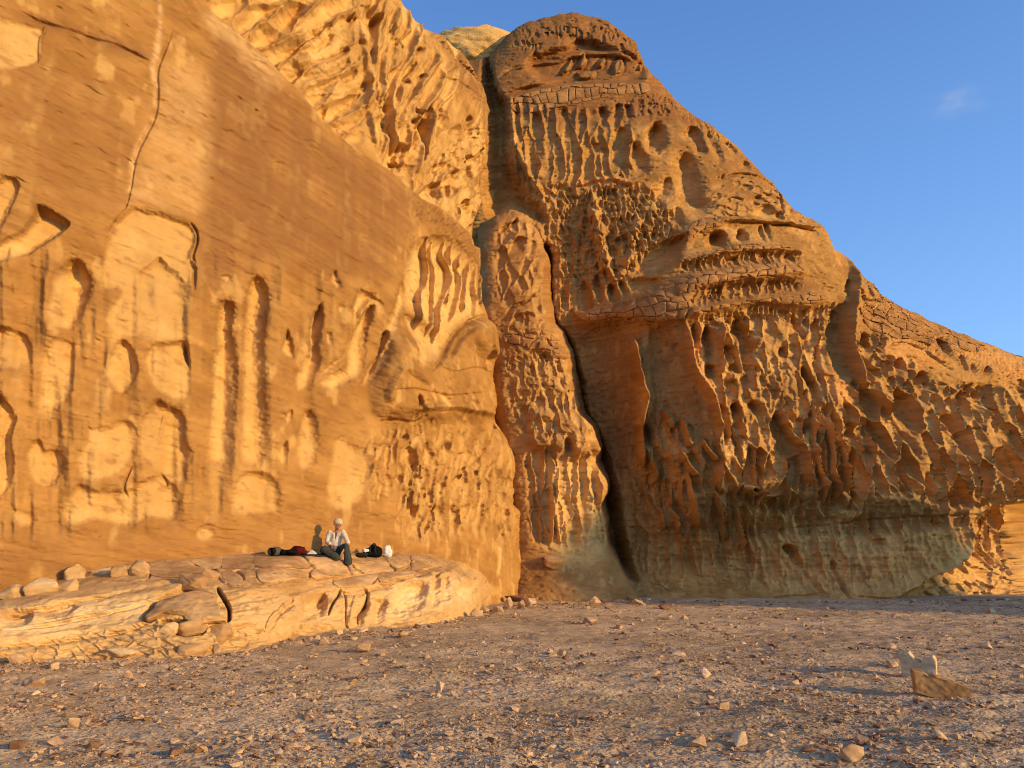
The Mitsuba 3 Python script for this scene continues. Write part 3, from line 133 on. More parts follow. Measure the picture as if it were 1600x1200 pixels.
NET_LEDGE = ([-30.556,-29,-27.444,-25.889,-24.333,-22.778,-22,-21.194,-20.389,-19.583,-18.778,-17.972,-17.167,-16.361,-15.556,-14.75,-13.944,-13.139,-12.333,-11.528,-10.722,-9.917,-9.111,-8.306,-7.5,-6.694,-5.889,-5.083,-4.278,-3.472,-2.667,-1.861,-1.056,-0.25,0.556],
 [-5.278,-3.333,-2.639,-2.167,-1.722,-1.333,-0.944,-0.611,-0.333,-0.056,0.167,0.333,0.5,0.639,0.778,0.944,1.111,1.278,1.444,1.611,1.75,1.861,1.944,2,2.056,2.111,2.194,2.278,2.444,2.778],
 [-6.98,7.97,-0.05,-7.78,8.76,0.26,-8.11,9.1,0.38,-8.37,9.36,0.47,-8.64,9.62,0.56,-11.04,12.27,0.44,-11.96,13.25,0.5,-12.31,13.61,0.6,-12.61,13.91,0.69,-12.9,14.21,0.79,-13.14,14.45,0.87,-13.32,14.63,0.93,-13.5,14.81,0.99,-13.65,14.96,1.05,-13.8,15.11,1.1,-13.98,15.29,1.17,-14.16,15.47,1.24,-14.34,15.65,1.32,-14.52,15.83,1.39,-14.71,16.01,1.47,-14.86,16.16,1.53,-14.98,16.28,1.59,-15.07,16.37,1.63,-15.13,16.43,1.65,-15.19,16.49,1.68,-15.26,16.55,1.71,-15.35,16.64,1.75,-15.44,16.73,1.79,-15.62,16.91,1.88,-15.99,17.27,2.06,-6.82,8.21,-0.09,-7.69,9.13,0.21,-7.98,9.43,0.34,-8.21,9.67,0.44,-8.45,9.92,0.54,-8.99,10.52,0.59,-11.33,13.23,0.5,-11.67,13.59,0.6,-11.95,13.89,0.69,-12.23,14.19,0.79,-12.46,14.43,0.87,-12.63,14.61,0.93,-12.8,14.79,0.99,-12.94,14.94,1.05,-13.08,15.09,1.1,-13.25,15.27,1.17,-13.42,15.45,1.24,-13.6,15.63,1.32,-13.77,15.81,1.39,-13.94,15.99,1.47,-14.09,16.14,1.53,-14.2,16.26,1.59,-14.29,16.35,1.63,-14.35,16.41,1.65,-14.41,16.47,1.68,-14.46,16.53,1.71,-14.55,16.62,1.75,-14.64,16.71,1.79,-14.81,16.89,1.88,-15.16,17.25,2.06,-6.7,8.52,-0.15,-7.65,9.59,0.14,-7.89,9.84,0.29,-8.08,10.06,0.4,-8.3,10.29,0.5,-8.5,10.51,0.59,-9.48,11.7,0.62,-11.04,13.59,0.6,-11.31,13.89,0.69,-11.57,14.19,0.79,-11.79,14.43,0.87,-11.95,14.61,0.93,-12.11,14.79,0.99,-12.24,14.94,1.05,-12.38,15.09,1.1,-12.54,15.27,1.17,-12.7,15.45,1.24,-12.87,15.63,1.32,-13.03,15.81,1.39,-13.19,15.99,1.47,-13.33,16.14,1.53,-13.44,16.26,1.59,-13.52,16.35,1.63,-13.58,16.41,1.65,-13.63,16.47,1.68,-13.69,16.53,1.71,-13.77,16.62,1.75,-13.85,16.71,1.79,-14.02,16.89,1.88,-14.35,17.25,2.06,-6.62,8.91,-0.23,-7.66,10.18,0.06,-7.83,10.37,0.23,-8,10.55,0.34,-8.18,10.76,0.45,-8.35,10.96,0.55,-8.54,11.18,0.66,-9.55,12.46,0.68,-10.68,13.91,0.69,-10.93,14.21,0.79,-11.13,14.45,0.87,-11.29,14.63,0.93,-11.44,14.81,0.99,-11.57,14.96,1.05,-11.69,15.11,1.1,-11.85,15.29,1.17,-12,15.47,1.24,-12.15,15.65,1.32,-12.31,15.83,1.39,-12.46,16.01,1.47,-12.59,16.16,1.53,-12.69,16.28,1.59,-12.77,16.37,1.63,-12.82,16.43,1.65,-12.87,16.49,1.68,-12.93,16.55,1.71,-13,16.64,1.75,-13.08,16.73,1.79,-13.24,16.91,1.88,-13.55,17.27,2.06,-6.55,9.39,-0.32,-7.63,10.79,-0.03,-7.81,10.99,0.15,-7.93,11.14,0.28,-8.08,11.31,0.4,-8.23,11.48,0.51,-8.39,11.68,0.62,-8.54,11.86,0.72,-9.34,12.94,0.75,-10.31,14.26,0.78,-10.51,14.51,0.86,-10.65,14.69,0.93,-10.79,14.87,0.99,-10.91,15.02,1.05,-11.03,15.17,1.1,-11.17,15.35,1.17,-11.32,15.53,1.24,-11.46,15.71,1.31,-11.61,15.89,1.39,-11.75,16.07,1.47,-11.87,16.22,1.53,-11.97,16.34,1.59,-12.04,16.43,1.63,-12.09,16.49,1.65,-12.14,16.55,1.68,-12.19,16.61,1.71,-12.26,16.7,1.75,-12.34,16.79,1.79,-12.48,16.97,1.88,-12.78,17.33,2.06,-6.52,9.98,-0.44,-7.53,11.38,-0.11,-7.82,11.76,0.06,-7.91,11.86,0.2,-8.02,11.99,0.33,-8.14,12.14,0.45,-8.27,12.3,0.57,-8.39,12.45,0.68,-8.5,12.59,0.77,-9.13,13.49,0.82,-9.76,14.39,0.87,-10.02,14.77,0.92,-10.16,14.95,0.99,-10.27,15.1,1.04,-10.38,15.25,1.1,-10.51,15.43,1.17,-10.65,15.61,1.24,-10.78,15.79,1.31,-10.92,15.97,1.39,-11.06,16.15,1.47,-11.17,16.3,1.53,-11.26,16.42,1.59,-11.33,16.51,1.63,-11.37,16.57,1.65,-11.42,16.63,1.68,-11.47,16.69,1.71,-11.53,16.78,1.75,-11.6,16.87,1.8,-11.74,17.05,1.88,-12.02,17.41,2.06,-6.47,10.25,-0.49,-7.45,11.65,-0.15,-7.79,12.12,0.01,-7.86,12.2,0.16,-7.96,12.31,0.3,-8.06,12.44,0.43,-8.18,12.59,0.55,-8.29,12.73,0.66,-8.39,12.86,0.75,-8.65,13.23,0.84,-9.19,14.04,0.88,-9.6,14.65,0.93,-9.83,14.98,0.99,-9.94,15.13,1.04,-10.04,15.28,1.1,-10.17,15.46,1.17,-10.3,15.64,1.24,-10.44,15.82,1.31,-10.57,16,1.39,-10.7,16.18,1.47,-10.81,16.33,1.53,-10.9,16.45,1.59,-10.96,16.54,1.63,-11.01,16.6,1.65,-11.05,16.66,1.68,-11.09,16.72,1.71,-11.16,16.81,1.75,-11.23,16.9,1.8,-11.36,17.08,1.88,-11.63,17.44,2.06,-6.3,10.36,-0.51,-7.24,11.76,-0.17,-7.59,12.26,-0,-7.66,12.34,0.15,-7.75,12.45,0.29,-7.84,12.57,0.41,-7.95,12.71,0.54,-8.06,12.84,0.65,-8.15,12.97,0.75,-8.25,13.1,0.84,-8.61,13.65,0.9,-8.96,14.19,0.95,-9.31,14.73,1,-9.56,15.11,1.04,-9.67,15.26,1.1,-9.79,15.44,1.17,-9.92,15.62,1.24,-10.04,15.8,1.31,-10.17,15.98,1.39,-10.3,16.16,1.47,-10.4,16.31,1.53,-10.49,16.43,1.59,-10.55,16.52,1.63,-10.59,16.58,1.65,-10.63,16.64,1.68,-10.68,16.7,1.71,-10.74,16.79,1.75,-10.8,16.88,1.8,-10.93,17.06,1.88,-11.19,17.42,2.06,-6.13,10.48,-0.53,-7.04,11.88,-0.18,-7.37,12.38,-0.02,-7.45,12.48,0.13,-7.54,12.58,0.28,-7.63,12.7,0.4,-7.73,12.84,0.53,-7.83,12.97,0.64,-7.91,13.09,0.74,-8,13.21,0.84,-8.14,13.41,0.91,-8.44,13.9,0.96,-8.74,14.38,1.01,-9,14.78,1.05,-9.25,15.19,1.1,-9.42,15.44,1.17,-9.54,15.62,1.24,-9.66,15.8,1.31,-9.78,15.98,1.39,-9.9,16.16,1.47,-10,16.31,1.53,-10.09,16.43,1.59,-10.15,16.52,1.63,-10.19,16.58,1.65,-10.23,16.64,1.68,-10.27,16.7,1.71,-10.33,16.79,1.75,-10.39,16.88,1.8,-10.52,17.06,1.88,-10.76,17.42,2.06,-5.95,10.6,-0.56,-6.83,12,-0.2,-7.15,12.5,-0.03,-7.24,12.63,0.12,-7.32,12.73,0.26,-7.41,12.84,0.39,-7.51,12.98,0.52,-7.6,13.11,0.63,-7.68,13.23,0.73,-7.77,13.35,0.83,-7.84,13.46,0.91,-8.05,13.8,0.96,-8.31,14.23,1.01,-8.53,14.59,1.06,-8.75,14.95,1.11,-9.01,15.38,1.17,-9.18,15.65,1.24,-9.29,15.83,1.31,-9.41,16.01,1.39,-9.53,16.19,1.47,-9.63,16.34,1.53,-9.7,16.46,1.59,-9.76,16.55,1.63,-9.8,16.61,1.65,-9.84,16.67,1.68,-9.88,16.73,1.71,-9.94,16.82,1.75,-10,16.91,1.8,-10.12,17.09,1.88,-10.35,17.45,2.06,-5.77,10.72,-0.58,-6.61,12.12,-0.22,-6.92,12.62,-0.05,-7.03,12.79,0.1,-7.1,12.88,0.25,-7.19,12.99,0.38,-7.28,13.13,0.51,-7.37,13.26,0.63,-7.45,13.37,0.72,-7.53,13.5,0.82,-7.6,13.6,0.9,-7.7,13.77,0.96,-7.93,14.16,1.01,-8.12,14.48,1.06,-8.31,14.81,1.11,-8.54,15.2,1.17,-8.77,15.58,1.24,-8.93,15.87,1.31,-9.05,16.05,1.39,-9.16,16.23,1.47,-9.25,16.38,1.53,-9.33,16.5,1.59,-9.38,16.59,1.63,-9.42,16.65,1.66,-9.46,16.71,1.68,-9.5,16.77,1.71,-9.55,16.86,1.75,-9.61,16.95,1.8,-9.72,17.13,1.88,-9.95,17.49,2.06,-5.55,10.77,-0.59,-6.35,12.17,-0.22,-6.65,12.67,-0.05,-6.76,12.84,0.09,-6.83,12.94,0.24,-6.91,13.05,0.37,-7,13.19,0.51,-7.09,13.32,0.62,-7.16,13.44,0.72,-7.25,13.57,0.82,-7.32,13.68,0.9,-7.37,13.76,0.96,-7.57,14.12,1.02,-7.74,14.42,1.06,-7.91,14.72,1.11,-8.11,15.09,1.18,-8.32,15.45,1.24,-8.52,15.82,1.31,-8.69,16.1,1.39,-8.8,16.28,1.47,-8.88,16.43,1.53,-8.96,16.55,1.59,-9.01,16.64,1.63,-9.05,16.7,1.66,-9.08,16.76,1.68,-9.12,16.82,1.71,-9.17,16.91,1.75,-9.23,17,1.8,-9.34,17.18,1.89,-9.55,17.54,2.07,-5.31,10.79,-0.59,-6.08,12.19,-0.23,-6.36,12.69,-0.06,-6.47,12.87,0.09,-6.54,12.97,0.24,-6.62,13.09,0.37,-6.71,13.23,0.5,-6.79,13.37,0.62,-6.87,13.49,0.72,-6.95,13.62,0.82,-7.02,13.74,0.9,-7.07,13.82,0.96,-7.21,14.08,1.02,-7.37,14.37,1.06,-7.52,14.66,1.11,-7.71,15.01,1.18,-7.9,15.36,1.24,-8.09,15.71,1.31,-8.27,16.06,1.39,-8.43,16.35,1.47,-8.52,16.5,1.53,-8.59,16.62,1.59,-8.64,16.71,1.63,-8.67,16.77,1.66,-8.71,16.83,1.68,-8.74,16.89,1.71,-8.8,16.98,1.76,-8.85,17.07,1.8,-8.95,17.25,1.89,-9.16,17.61,2.07,-5.07,10.82,-0.6,-5.81,12.22,-0.23,-6.07,12.72,-0.06,-6.18,12.9,0.09,-6.25,13,0.24,-6.32,13.13,0.37,-6.41,13.27,0.5,-6.49,13.41,0.61,-6.57,13.54,0.71,-6.65,13.68,0.81,-6.72,13.79,0.9,-6.77,13.88,0.96,-6.86,14.06,1.02,-7.01,14.35,1.07,-7.16,14.64,1.12,-7.34,14.99,1.18,-7.52,15.34,1.25,-7.7,15.69,1.32,-7.88,16.03,1.39,-8.06,16.38,1.47,-8.18,16.62,1.53,-8.25,16.74,1.59,-8.3,16.83,1.63,-8.33,16.89,1.66,-8.36,16.95,1.69,-8.39,17.01,1.71,-8.44,17.1,1.76,-8.49,17.19,1.8,-8.59,17.37,1.89,-8.79,17.73,2.07,-4.83,10.84,-0.6,-5.53,12.24,-0.23,-5.78,12.74,-0.06,-5.89,12.93,0.08,-5.96,13.04,0.23,-6.03,13.16,0.36,-6.11,13.31,0.5,-6.2,13.46,0.61,-6.27,13.59,0.71,-6.35,13.73,0.81,-6.41,13.85,0.89,-6.46,13.95,0.96,-6.51,14.04,1.02,-6.66,14.35,1.07,-6.81,14.66,1.11,-6.99,15.02,1.18,-7.17,15.39,1.24,-7.35,15.76,1.31,-7.53,16.13,1.39,-7.71,16.5,1.47,-7.86,16.8,1.53,-7.94,16.95,1.59,-7.98,17.04,1.63,-8.02,17.1,1.66,-8.05,17.16,1.69,-8.08,17.22,1.72,-8.12,17.31,1.76,-8.17,17.4,1.8,-8.27,17.58,1.89,-8.46,17.94,2.08,-4.59,10.86,-0.61,-5.25,12.26,-0.24,-5.5,12.76,-0.07,-5.6,12.97,0.08,-5.66,13.07,0.23,-5.74,13.2,0.36,-5.82,13.36,0.49,-5.9,13.52,0.61,-5.97,13.66,0.71,-6.05,13.81,0.81,-6.12,13.94,0.89,-6.17,14.03,0.95,-6.22,14.14,1.02,-6.36,14.44,1.06,-6.5,14.75,1.11,-6.67,15.12,1.18,-6.85,15.5,1.24,-7.02,15.87,1.31,-7.2,16.25,1.39,-7.37,16.62,1.47,-7.52,16.94,1.53,-7.62,17.17,1.59,-7.67,17.26,1.63,-7.7,17.32,1.66,-7.73,17.38,1.69,-7.76,17.44,1.72,-7.8,17.53,1.76,-7.85,17.62,1.81,-7.94,17.8,1.9,-8.12,18.16,2.09,-4.38,10.95,-0.62,-5,12.35,-0.25,-5.23,12.85,-0.08,-5.34,13.07,0.07,-5.4,13.18,0.22,-5.47,13.32,0.35,-5.55,13.48,0.48,-5.63,13.64,0.6,-5.7,13.79,0.7,-5.78,13.95,0.8,-5.84,14.08,0.88,-5.89,14.19,0.95,-5.94,14.29,1.01,-6.07,14.58,1.06,-6.21,14.9,1.11,-6.37,15.27,1.17,-6.54,15.65,1.24,-6.7,16.02,1.31,-6.86,16.4,1.39,-7.03,16.77,1.47,-7.17,17.09,1.53,-7.28,17.34,1.59,-7.35,17.49,1.63,-7.38,17.55,1.66,-7.41,17.61,1.69,-7.43,17.67,1.72,-7.48,17.76,1.77,-7.52,17.85,1.81,-7.6,18.03,1.9,-7.77,18.39,2.09,-4.22,11.21,-0.67,-4.81,12.61,-0.29,-5.03,13.11,-0.11,-5.15,13.39,0.03,-5.2,13.49,0.19,-5.27,13.62,0.32,-5.35,13.79,0.46,-5.43,13.95,0.58,-5.49,14.1,0.68,-5.57,14.26,0.78,-5.63,14.4,0.87,-5.68,14.51,0.93,-5.73,14.62,1,-5.84,14.89,1.05,-5.96,15.18,1.1,-6.11,15.54,1.17,-6.26,15.9,1.24,-6.41,16.26,1.31,-6.56,16.62,1.38,-6.7,16.98,1.46,-6.83,17.28,1.53,-6.93,17.52,1.59,-7,17.69,1.64,-7.05,17.81,1.67,-7.08,17.87,1.7,-7.1,17.93,1.73,-7.14,18.02,1.77,-7.18,18.11,1.82,-7.26,18.29,1.91,-7.42,18.65,2.1,-4.06,11.48,-0.73,-4.61,12.88,-0.32,-4.82,13.38,-0.14,-4.95,13.72,-0,-5,13.81,0.16,-5.06,13.94,0.3,-5.14,14.1,0.44,-5.21,14.27,0.56,-5.27,14.42,0.66,-5.34,14.58,0.77,-5.4,14.72,0.85,-5.45,14.83,0.92,-5.5,14.95,0.99,-5.58,15.16,1.04,-5.7,15.46,1.09,-5.84,15.82,1.16,-5.98,16.18,1.23,-6.12,16.54,1.31,-6.26,16.89,1.38,-6.4,17.25,1.46,-6.51,17.55,1.53,-6.61,17.79,1.59,-6.68,17.97,1.64,-6.72,18.09,1.67,-6.76,18.18,1.7,-6.79,18.24,1.73,-6.82,18.33,1.78,-6.86,18.42,1.82,-6.94,18.6,1.92,-7.09,18.96,2.11,-3.89,11.77,-0.78,-4.41,13.17,-0.37,-4.6,13.67,-0.18,-4.73,14.01,-0.04,-4.79,14.15,0.12,-4.84,14.26,0.27,-4.91,14.42,0.41,-4.97,14.58,0.54,-5.03,14.72,0.64,-5.1,14.88,0.75,-5.15,15.01,0.84,-5.19,15.12,0.91,-5.24,15.23,0.98,-5.27,15.32,1.04,-5.35,15.53,1.09,-5.47,15.85,1.16,-5.58,16.17,1.23,-5.7,16.49,1.31,-5.82,16.81,1.38,-5.94,17.13,1.46,-6.04,17.43,1.53,-6.16,17.75,1.59,-6.26,18.02,1.64,-6.34,18.26,1.67,-6.43,18.49,1.7,-6.46,18.58,1.73,-6.49,18.67,1.78,-6.53,18.76,1.83,-6.6,18.94,1.92,-6.74,19.3,2.12,-3.75,12.2,-0.87,-4.24,13.6,-0.43,-4.41,14.1,-0.23,-4.53,14.44,-0.08,-4.61,14.65,0.08,-4.66,14.75,0.23,-4.71,14.89,0.38,-4.77,15.04,0.51,-4.83,15.18,0.62,-4.88,15.33,0.73,-4.93,15.46,0.82,-4.97,15.56,0.89,-5.01,15.67,0.96,-5.04,15.76,1.02,-5.08,15.85,1.08,-5.17,16.1,1.15,-5.25,16.35,1.23,-5.34,16.6,1.3,-5.42,16.84,1.38,-5.51,17.09,1.46,-5.58,17.3,1.53,-5.71,17.68,1.59,-5.81,17.99,1.64,-5.91,18.29,1.67,-6.03,18.65,1.7,-6.12,18.94,1.74,-6.16,19.03,1.79,-6.19,19.12,1.83,-6.26,19.3,1.93,-6.39,19.66,2.13,-3.64,12.81,-0.99,-4.09,14.21,-0.51,-4.26,14.71,-0.3,-4.37,15.05,-0.15,-4.47,15.36,0.01,-4.51,15.43,0.17,-4.56,15.56,0.33,-4.61,15.7,0.46,-4.65,15.83,0.58,-4.71,15.97,0.7,-4.75,16.1,0.79,-4.78,16.2,0.87,-4.82,16.3,0.94,-4.85,16.39,1,-4.88,16.48,1.07,-4.94,16.66,1.14,-5.01,16.88,1.22,-5.08,17.1,1.3,-5.16,17.32,1.38,-5.23,17.53,1.46,-5.29,17.71,1.54,-5.37,17.99,1.59,-5.47,18.29,1.64,-5.53,18.49,1.67,-5.64,18.86,1.71,-5.75,19.22,1.74,-5.81,19.41,1.79,-5.84,19.5,1.84,-5.9,19.68,1.94,-6.02,20.04,2.15,-3.53,13.51,-1.12,-3.95,14.91,-0.61,-4.1,15.41,-0.39,-4.2,15.75,-0.23,-4.3,16.07,-0.06,-4.35,16.21,0.1,-4.39,16.32,0.27,-4.43,16.44,0.42,-4.47,16.56,0.54,-4.52,16.69,0.66,-4.56,16.81,0.76,-4.59,16.91,0.84,-4.62,17,0.92,-4.65,17.09,0.98,-4.68,17.17,1.05,-4.72,17.32,1.13,-4.78,17.53,1.21,-4.84,17.73,1.29,-4.91,17.93,1.38,-4.97,18.14,1.46,-5.02,18.31,1.54,-5.08,18.53,1.6,-5.16,18.81,1.64,-5.22,19,1.68,-5.31,19.32,1.71,-5.4,19.66,1.75,-5.46,19.86,1.8,-5.49,19.95,1.85,-5.55,20.13,1.95,-5.66,20.49,2.16,-3.4,14.28,-1.27,-3.78,15.68,-0.72,-3.92,16.18,-0.48,-4.02,16.52,-0.31,-4.11,16.84,-0.14,-4.18,17.08,0.03,-4.21,17.16,0.21,-4.25,17.28,0.36,-4.28,17.39,0.49,-4.32,17.52,0.62,-4.36,17.64,0.73,-4.39,17.73,0.81,-4.42,17.83,0.89,-4.44,17.91,0.96,-4.47,18,1.03,-4.51,18.15,1.11,-4.56,18.32,1.2,-4.61,18.5,1.28,-4.66,18.67,1.37,-4.7,18.85,1.46,-4.75,18.99,1.54,-4.8,19.21,1.6,-4.87,19.45,1.65,-4.91,19.61,1.68,-4.98,19.9,1.72,-5.06,20.19,1.75,-5.1,20.36,1.81,-5.13,20.45,1.86,-5.18,20.63,1.96,-5.28,20.99,2.18,-3.15,14.63,-1.34,-3.49,16.03,-0.77,-3.62,16.53,-0.53,-3.7,16.87,-0.35,-3.79,17.19,-0.17,-3.86,17.47,-0.01,-3.89,17.56,0.18,-3.92,17.68,0.33,-3.96,17.8,0.47,-4,17.95,0.6,-4.04,18.08,0.71,-4.06,18.18,0.79,-4.09,18.29,0.87,-4.12,18.39,0.94,-4.15,18.49,1.01,-4.19,18.67,1.1,-4.23,18.84,1.19,-4.28,19.01,1.28,-4.32,19.18,1.37,-4.36,19.35,1.46,-4.4,19.49,1.54,-4.46,19.75,1.6,-4.52,19.99,1.65,-4.56,20.18,1.69,-4.63,20.47,1.72,-4.69,20.75,1.76,-4.73,20.89,1.81,-4.75,20.98,1.87,-4.8,21.16,1.97,-4.89,21.52,2.2,-2.88,15,-1.41,-3.19,16.4,-0.82,-3.3,16.9,-0.57,-3.38,17.24,-0.39,-3.45,17.56,-0.21,-3.52,17.84,-0.04,-3.55,17.97,0.14,-3.59,18.1,0.31,-3.62,18.24,0.44,-3.66,18.41,0.58,-3.7,18.55,0.69,-3.72,18.67,0.77,-3.75,18.8,0.86,-3.78,18.9,0.93,-3.81,19.04,1,-3.85,19.21,1.09,-3.89,19.38,1.18,-3.92,19.55,1.27,-3.96,19.72,1.36,-4,19.89,1.46,-4.03,20.03,1.54,-4.1,20.33,1.61,-4.15,20.57,1.66,-4.19,20.79,1.69,-4.25,21.07,1.73,-4.31,21.35,1.77,-4.34,21.48,1.82,-4.36,21.57,1.88,-4.4,21.75,1.99,-4.48,22.11,2.21,-2.6,15.4,-1.49,-2.87,16.8,-0.88,-2.97,17.3,-0.62,-3.04,17.64,-0.43,-3.11,17.96,-0.25,-3.16,18.24,-0.07,-3.2,18.39,0.11,-3.23,18.51,0.28,-3.26,18.64,0.42,-3.29,18.8,0.56,-3.32,18.94,0.67,-3.34,19.05,0.76,-3.37,19.17,0.84,-3.39,19.27,0.92,-3.41,19.38,0.99,-3.45,19.56,1.08,-3.49,19.76,1.17,-3.53,19.97,1.26,-3.57,20.17,1.36,-3.61,20.37,1.46,-3.64,20.54,1.54,-3.69,20.83,1.61,-3.75,21.11,1.66,-3.79,21.34,1.7,-3.85,21.68,1.74,-3.91,22.02,1.78,-3.93,22.12,1.83,-3.95,22.21,1.89,-3.99,22.39,2,-4.06,22.75,2.23,-2.31,15.84,-1.57,-2.55,17.24,-0.94,-2.63,17.74,-0.68,-2.69,18.08,-0.48,-2.75,18.4,-0.29,-2.8,18.68,-0.11,-2.83,18.88,0.08,-2.86,18.98,0.25,-2.88,19.1,0.39,-2.91,19.25,0.53,-2.93,19.38,0.65,-2.95,19.49,0.74,-2.97,19.6,0.83,-2.99,19.7,0.9,-3.01,19.8,0.98,-3.03,19.93,1.07,-3.07,20.14,1.17,-3.11,20.4,1.26,-3.15,20.65,1.36,-3.19,20.91,1.46,-3.23,21.12,1.54,-3.28,21.41,1.61,-3.33,21.76,1.67,-3.38,22.06,1.71,-3.45,22.49,1.75,-3.49,22.77,1.79,-3.51,22.86,1.84,-3.52,22.95,1.9,-3.56,23.13,2.02,-3.62,23.49,2.26,-2,16.34,-1.67,-2.2,17.74,-1.01,-2.28,18.24,-0.74,-2.33,18.58,-0.54,-2.37,18.9,-0.34,-2.42,19.18,-0.16,-2.45,19.41,0.04,-2.47,19.5,0.21,-2.49,19.62,0.36,-2.51,19.76,0.51,-2.53,19.88,0.63,-2.55,19.99,0.72,-2.56,20.1,0.81,-2.58,20.2,0.89,-2.6,20.3,0.97,-2.61,20.43,1.06,-2.63,20.56,1.16,-2.68,20.85,1.25,-2.72,21.21,1.35,-2.77,21.56,1.46,-2.81,21.86,1.54,-2.86,22.19,1.62,-2.92,22.63,1.67,-2.97,23.07,1.72,-3.04,23.58,1.76,-3.05,23.64,1.8,-3.06,23.73,1.86,-3.08,23.82,1.92,-3.1,24,2.04,-3.16,24.36,2.29,-1.68,16.87,-1.77,-1.84,18.27,-1.09,-1.9,18.77,-0.8,-1.94,19.11,-0.59,-1.98,19.43,-0.39,-2.01,19.71,-0.2,-2.05,19.99,-0.01,-2.06,20.07,0.18,-2.08,20.18,0.33,-2.1,20.32,0.48,-2.11,20.45,0.6,-2.13,20.56,0.7,-2.14,20.68,0.79,-2.15,20.78,0.87,-2.17,20.88,0.95,-2.18,21.02,1.05,-2.2,21.16,1.15,-2.22,21.36,1.25,-2.29,21.95,1.35,-2.35,22.55,1.45,-2.41,23.04,1.55,-2.46,23.5,1.62,-2.51,23.96,1.68,-2.55,24.4,1.73,-2.57,24.58,1.77,-2.58,24.64,1.81,-2.59,24.73,1.87,-2.6,24.82,1.93,-2.62,25,2.06,-2.67,25.36,2.32,-1.36,17.79,-1.95,-1.49,19.19,-1.22,-1.53,19.69,-0.91,-1.56,20.03,-0.69,-1.59,20.35,-0.48,-1.62,20.63,-0.28,-1.65,20.91,-0.08,-1.66,21.05,0.11,-1.67,21.16,0.27,-1.69,21.31,0.43,-1.7,21.46,0.56,-1.71,21.58,0.66,-1.73,21.71,0.76,-1.74,21.82,0.84,-1.75,21.94,0.92,-1.76,22.09,1.03,-1.78,22.25,1.13,-1.81,22.69,1.23,-1.89,23.56,1.34,-1.96,24.44,1.45,-2.02,25.16,1.55,-2.07,25.75,1.64,-2.08,25.88,1.7,-2.08,25.94,1.74,-2.09,26,1.78,-2.1,26.06,1.83,-2.1,26.15,1.89,-2.11,26.24,1.96,-2.13,26.42,2.09,-2.16,26.78,2.36,-1.05,19.62,-2.31,-1.14,21.02,-1.48,-1.17,21.52,-1.14,-1.19,21.86,-0.9,-1.21,22.18,-0.66,-1.23,22.46,-0.44,-1.25,22.74,-0.22,-1.27,22.98,-0.02,-1.27,23.09,0.16,-1.29,23.26,0.33,-1.3,23.43,0.47,-1.31,23.58,0.58,-1.32,23.75,0.69,-1.33,23.9,0.78,-1.34,24.05,0.87,-1.35,24.28,0.98,-1.4,25.19,1.08,-1.46,26.11,1.19,-1.51,27.02,1.31,-1.54,27.47,1.44,-1.55,27.62,1.56,-1.55,27.74,1.65,-1.56,27.83,1.71,-1.56,27.89,1.76,-1.57,27.95,1.81,-1.57,28.01,1.85,-1.58,28.1,1.92,-1.58,28.19,1.99,-1.6,28.37,2.14,-1.62,28.73,2.43,-0.73,24.28,-3.21,-0.79,25.68,-2.14,-0.81,26.18,-1.71,-0.82,26.52,-1.41,-0.83,26.84,-1.11,-0.84,27.12,-0.84,-0.85,27.4,-0.57,-0.86,27.64,-0.32,-0.87,27.84,-0.12,-0.88,27.96,0.1,-0.88,28.09,0.27,-0.89,28.21,0.4,-0.89,28.35,0.53,-0.9,28.48,0.64,-0.91,28.73,0.75,-0.92,29.14,0.87,-0.93,29.56,1.01,-0.95,29.93,1.15,-0.95,30.11,1.29,-0.96,30.29,1.44,-0.97,30.44,1.56,-0.97,30.56,1.66,-0.97,30.65,1.74,-0.98,30.71,1.79,-0.98,30.77,1.84,-0.98,30.83,1.89,-0.98,30.92,1.97,-0.99,31.01,2.04,-1,31.19,2.2,-1.01,31.55,2.52,-0.23,31.84,-4.68,-0.24,33.24,-3.21,-0.25,33.74,-2.64,-0.25,34.08,-2.23,-0.25,34.4,-1.84,-0.26,34.68,-1.49,-0.26,34.96,-1.14,-0.26,35.2,-0.82,-0.26,35.4,-0.56,-0.26,35.6,-0.29,-0.27,35.73,-0.07,-0.26,34.85,0.14,-0.25,33.33,0.36,-0.24,32.31,0.52,-0.24,32.36,0.65,-0.24,32.43,0.8,-0.24,32.49,0.96,-0.24,32.64,1.12,-0.25,32.82,1.27,-0.25,33,1.43,-0.25,33.15,1.57,-0.25,33.27,1.67,-0.25,33.36,1.76,-0.25,33.42,1.81,-0.25,33.48,1.87,-0.25,33.54,1.92,-0.25,33.63,2.01,-0.25,33.72,2.09,-0.26,33.9,2.26,-0.26,34.26,2.61,0.56,35.29,-5.35,0.59,36.69,-3.7,0.6,37.19,-3.06,0.61,37.53,-2.61,0.62,37.85,-2.18,0.62,38.13,-1.79,0.63,38.41,-1.4,0.64,38.65,-1.05,0.64,38.85,-0.76,0.64,39.05,-0.46,0.65,39.21,-0.22,0.64,38.89,-0.02,0.6,36.04,0.26,0.58,34.78,0.45,0.58,34.83,0.58,0.58,34.89,0.75,0.58,34.95,0.92,0.59,35.13,1.09,0.59,35.31,1.26,0.59,35.49,1.43,0.6,35.64,1.57,0.6,35.76,1.69,0.6,35.85,1.78,0.6,35.91,1.83,0.6,35.97,1.89,0.6,36.03,1.95,0.61,36.12,2.04,0.61,36.21,2.13,0.61,36.39,2.32,0.62,36.75,2.69])
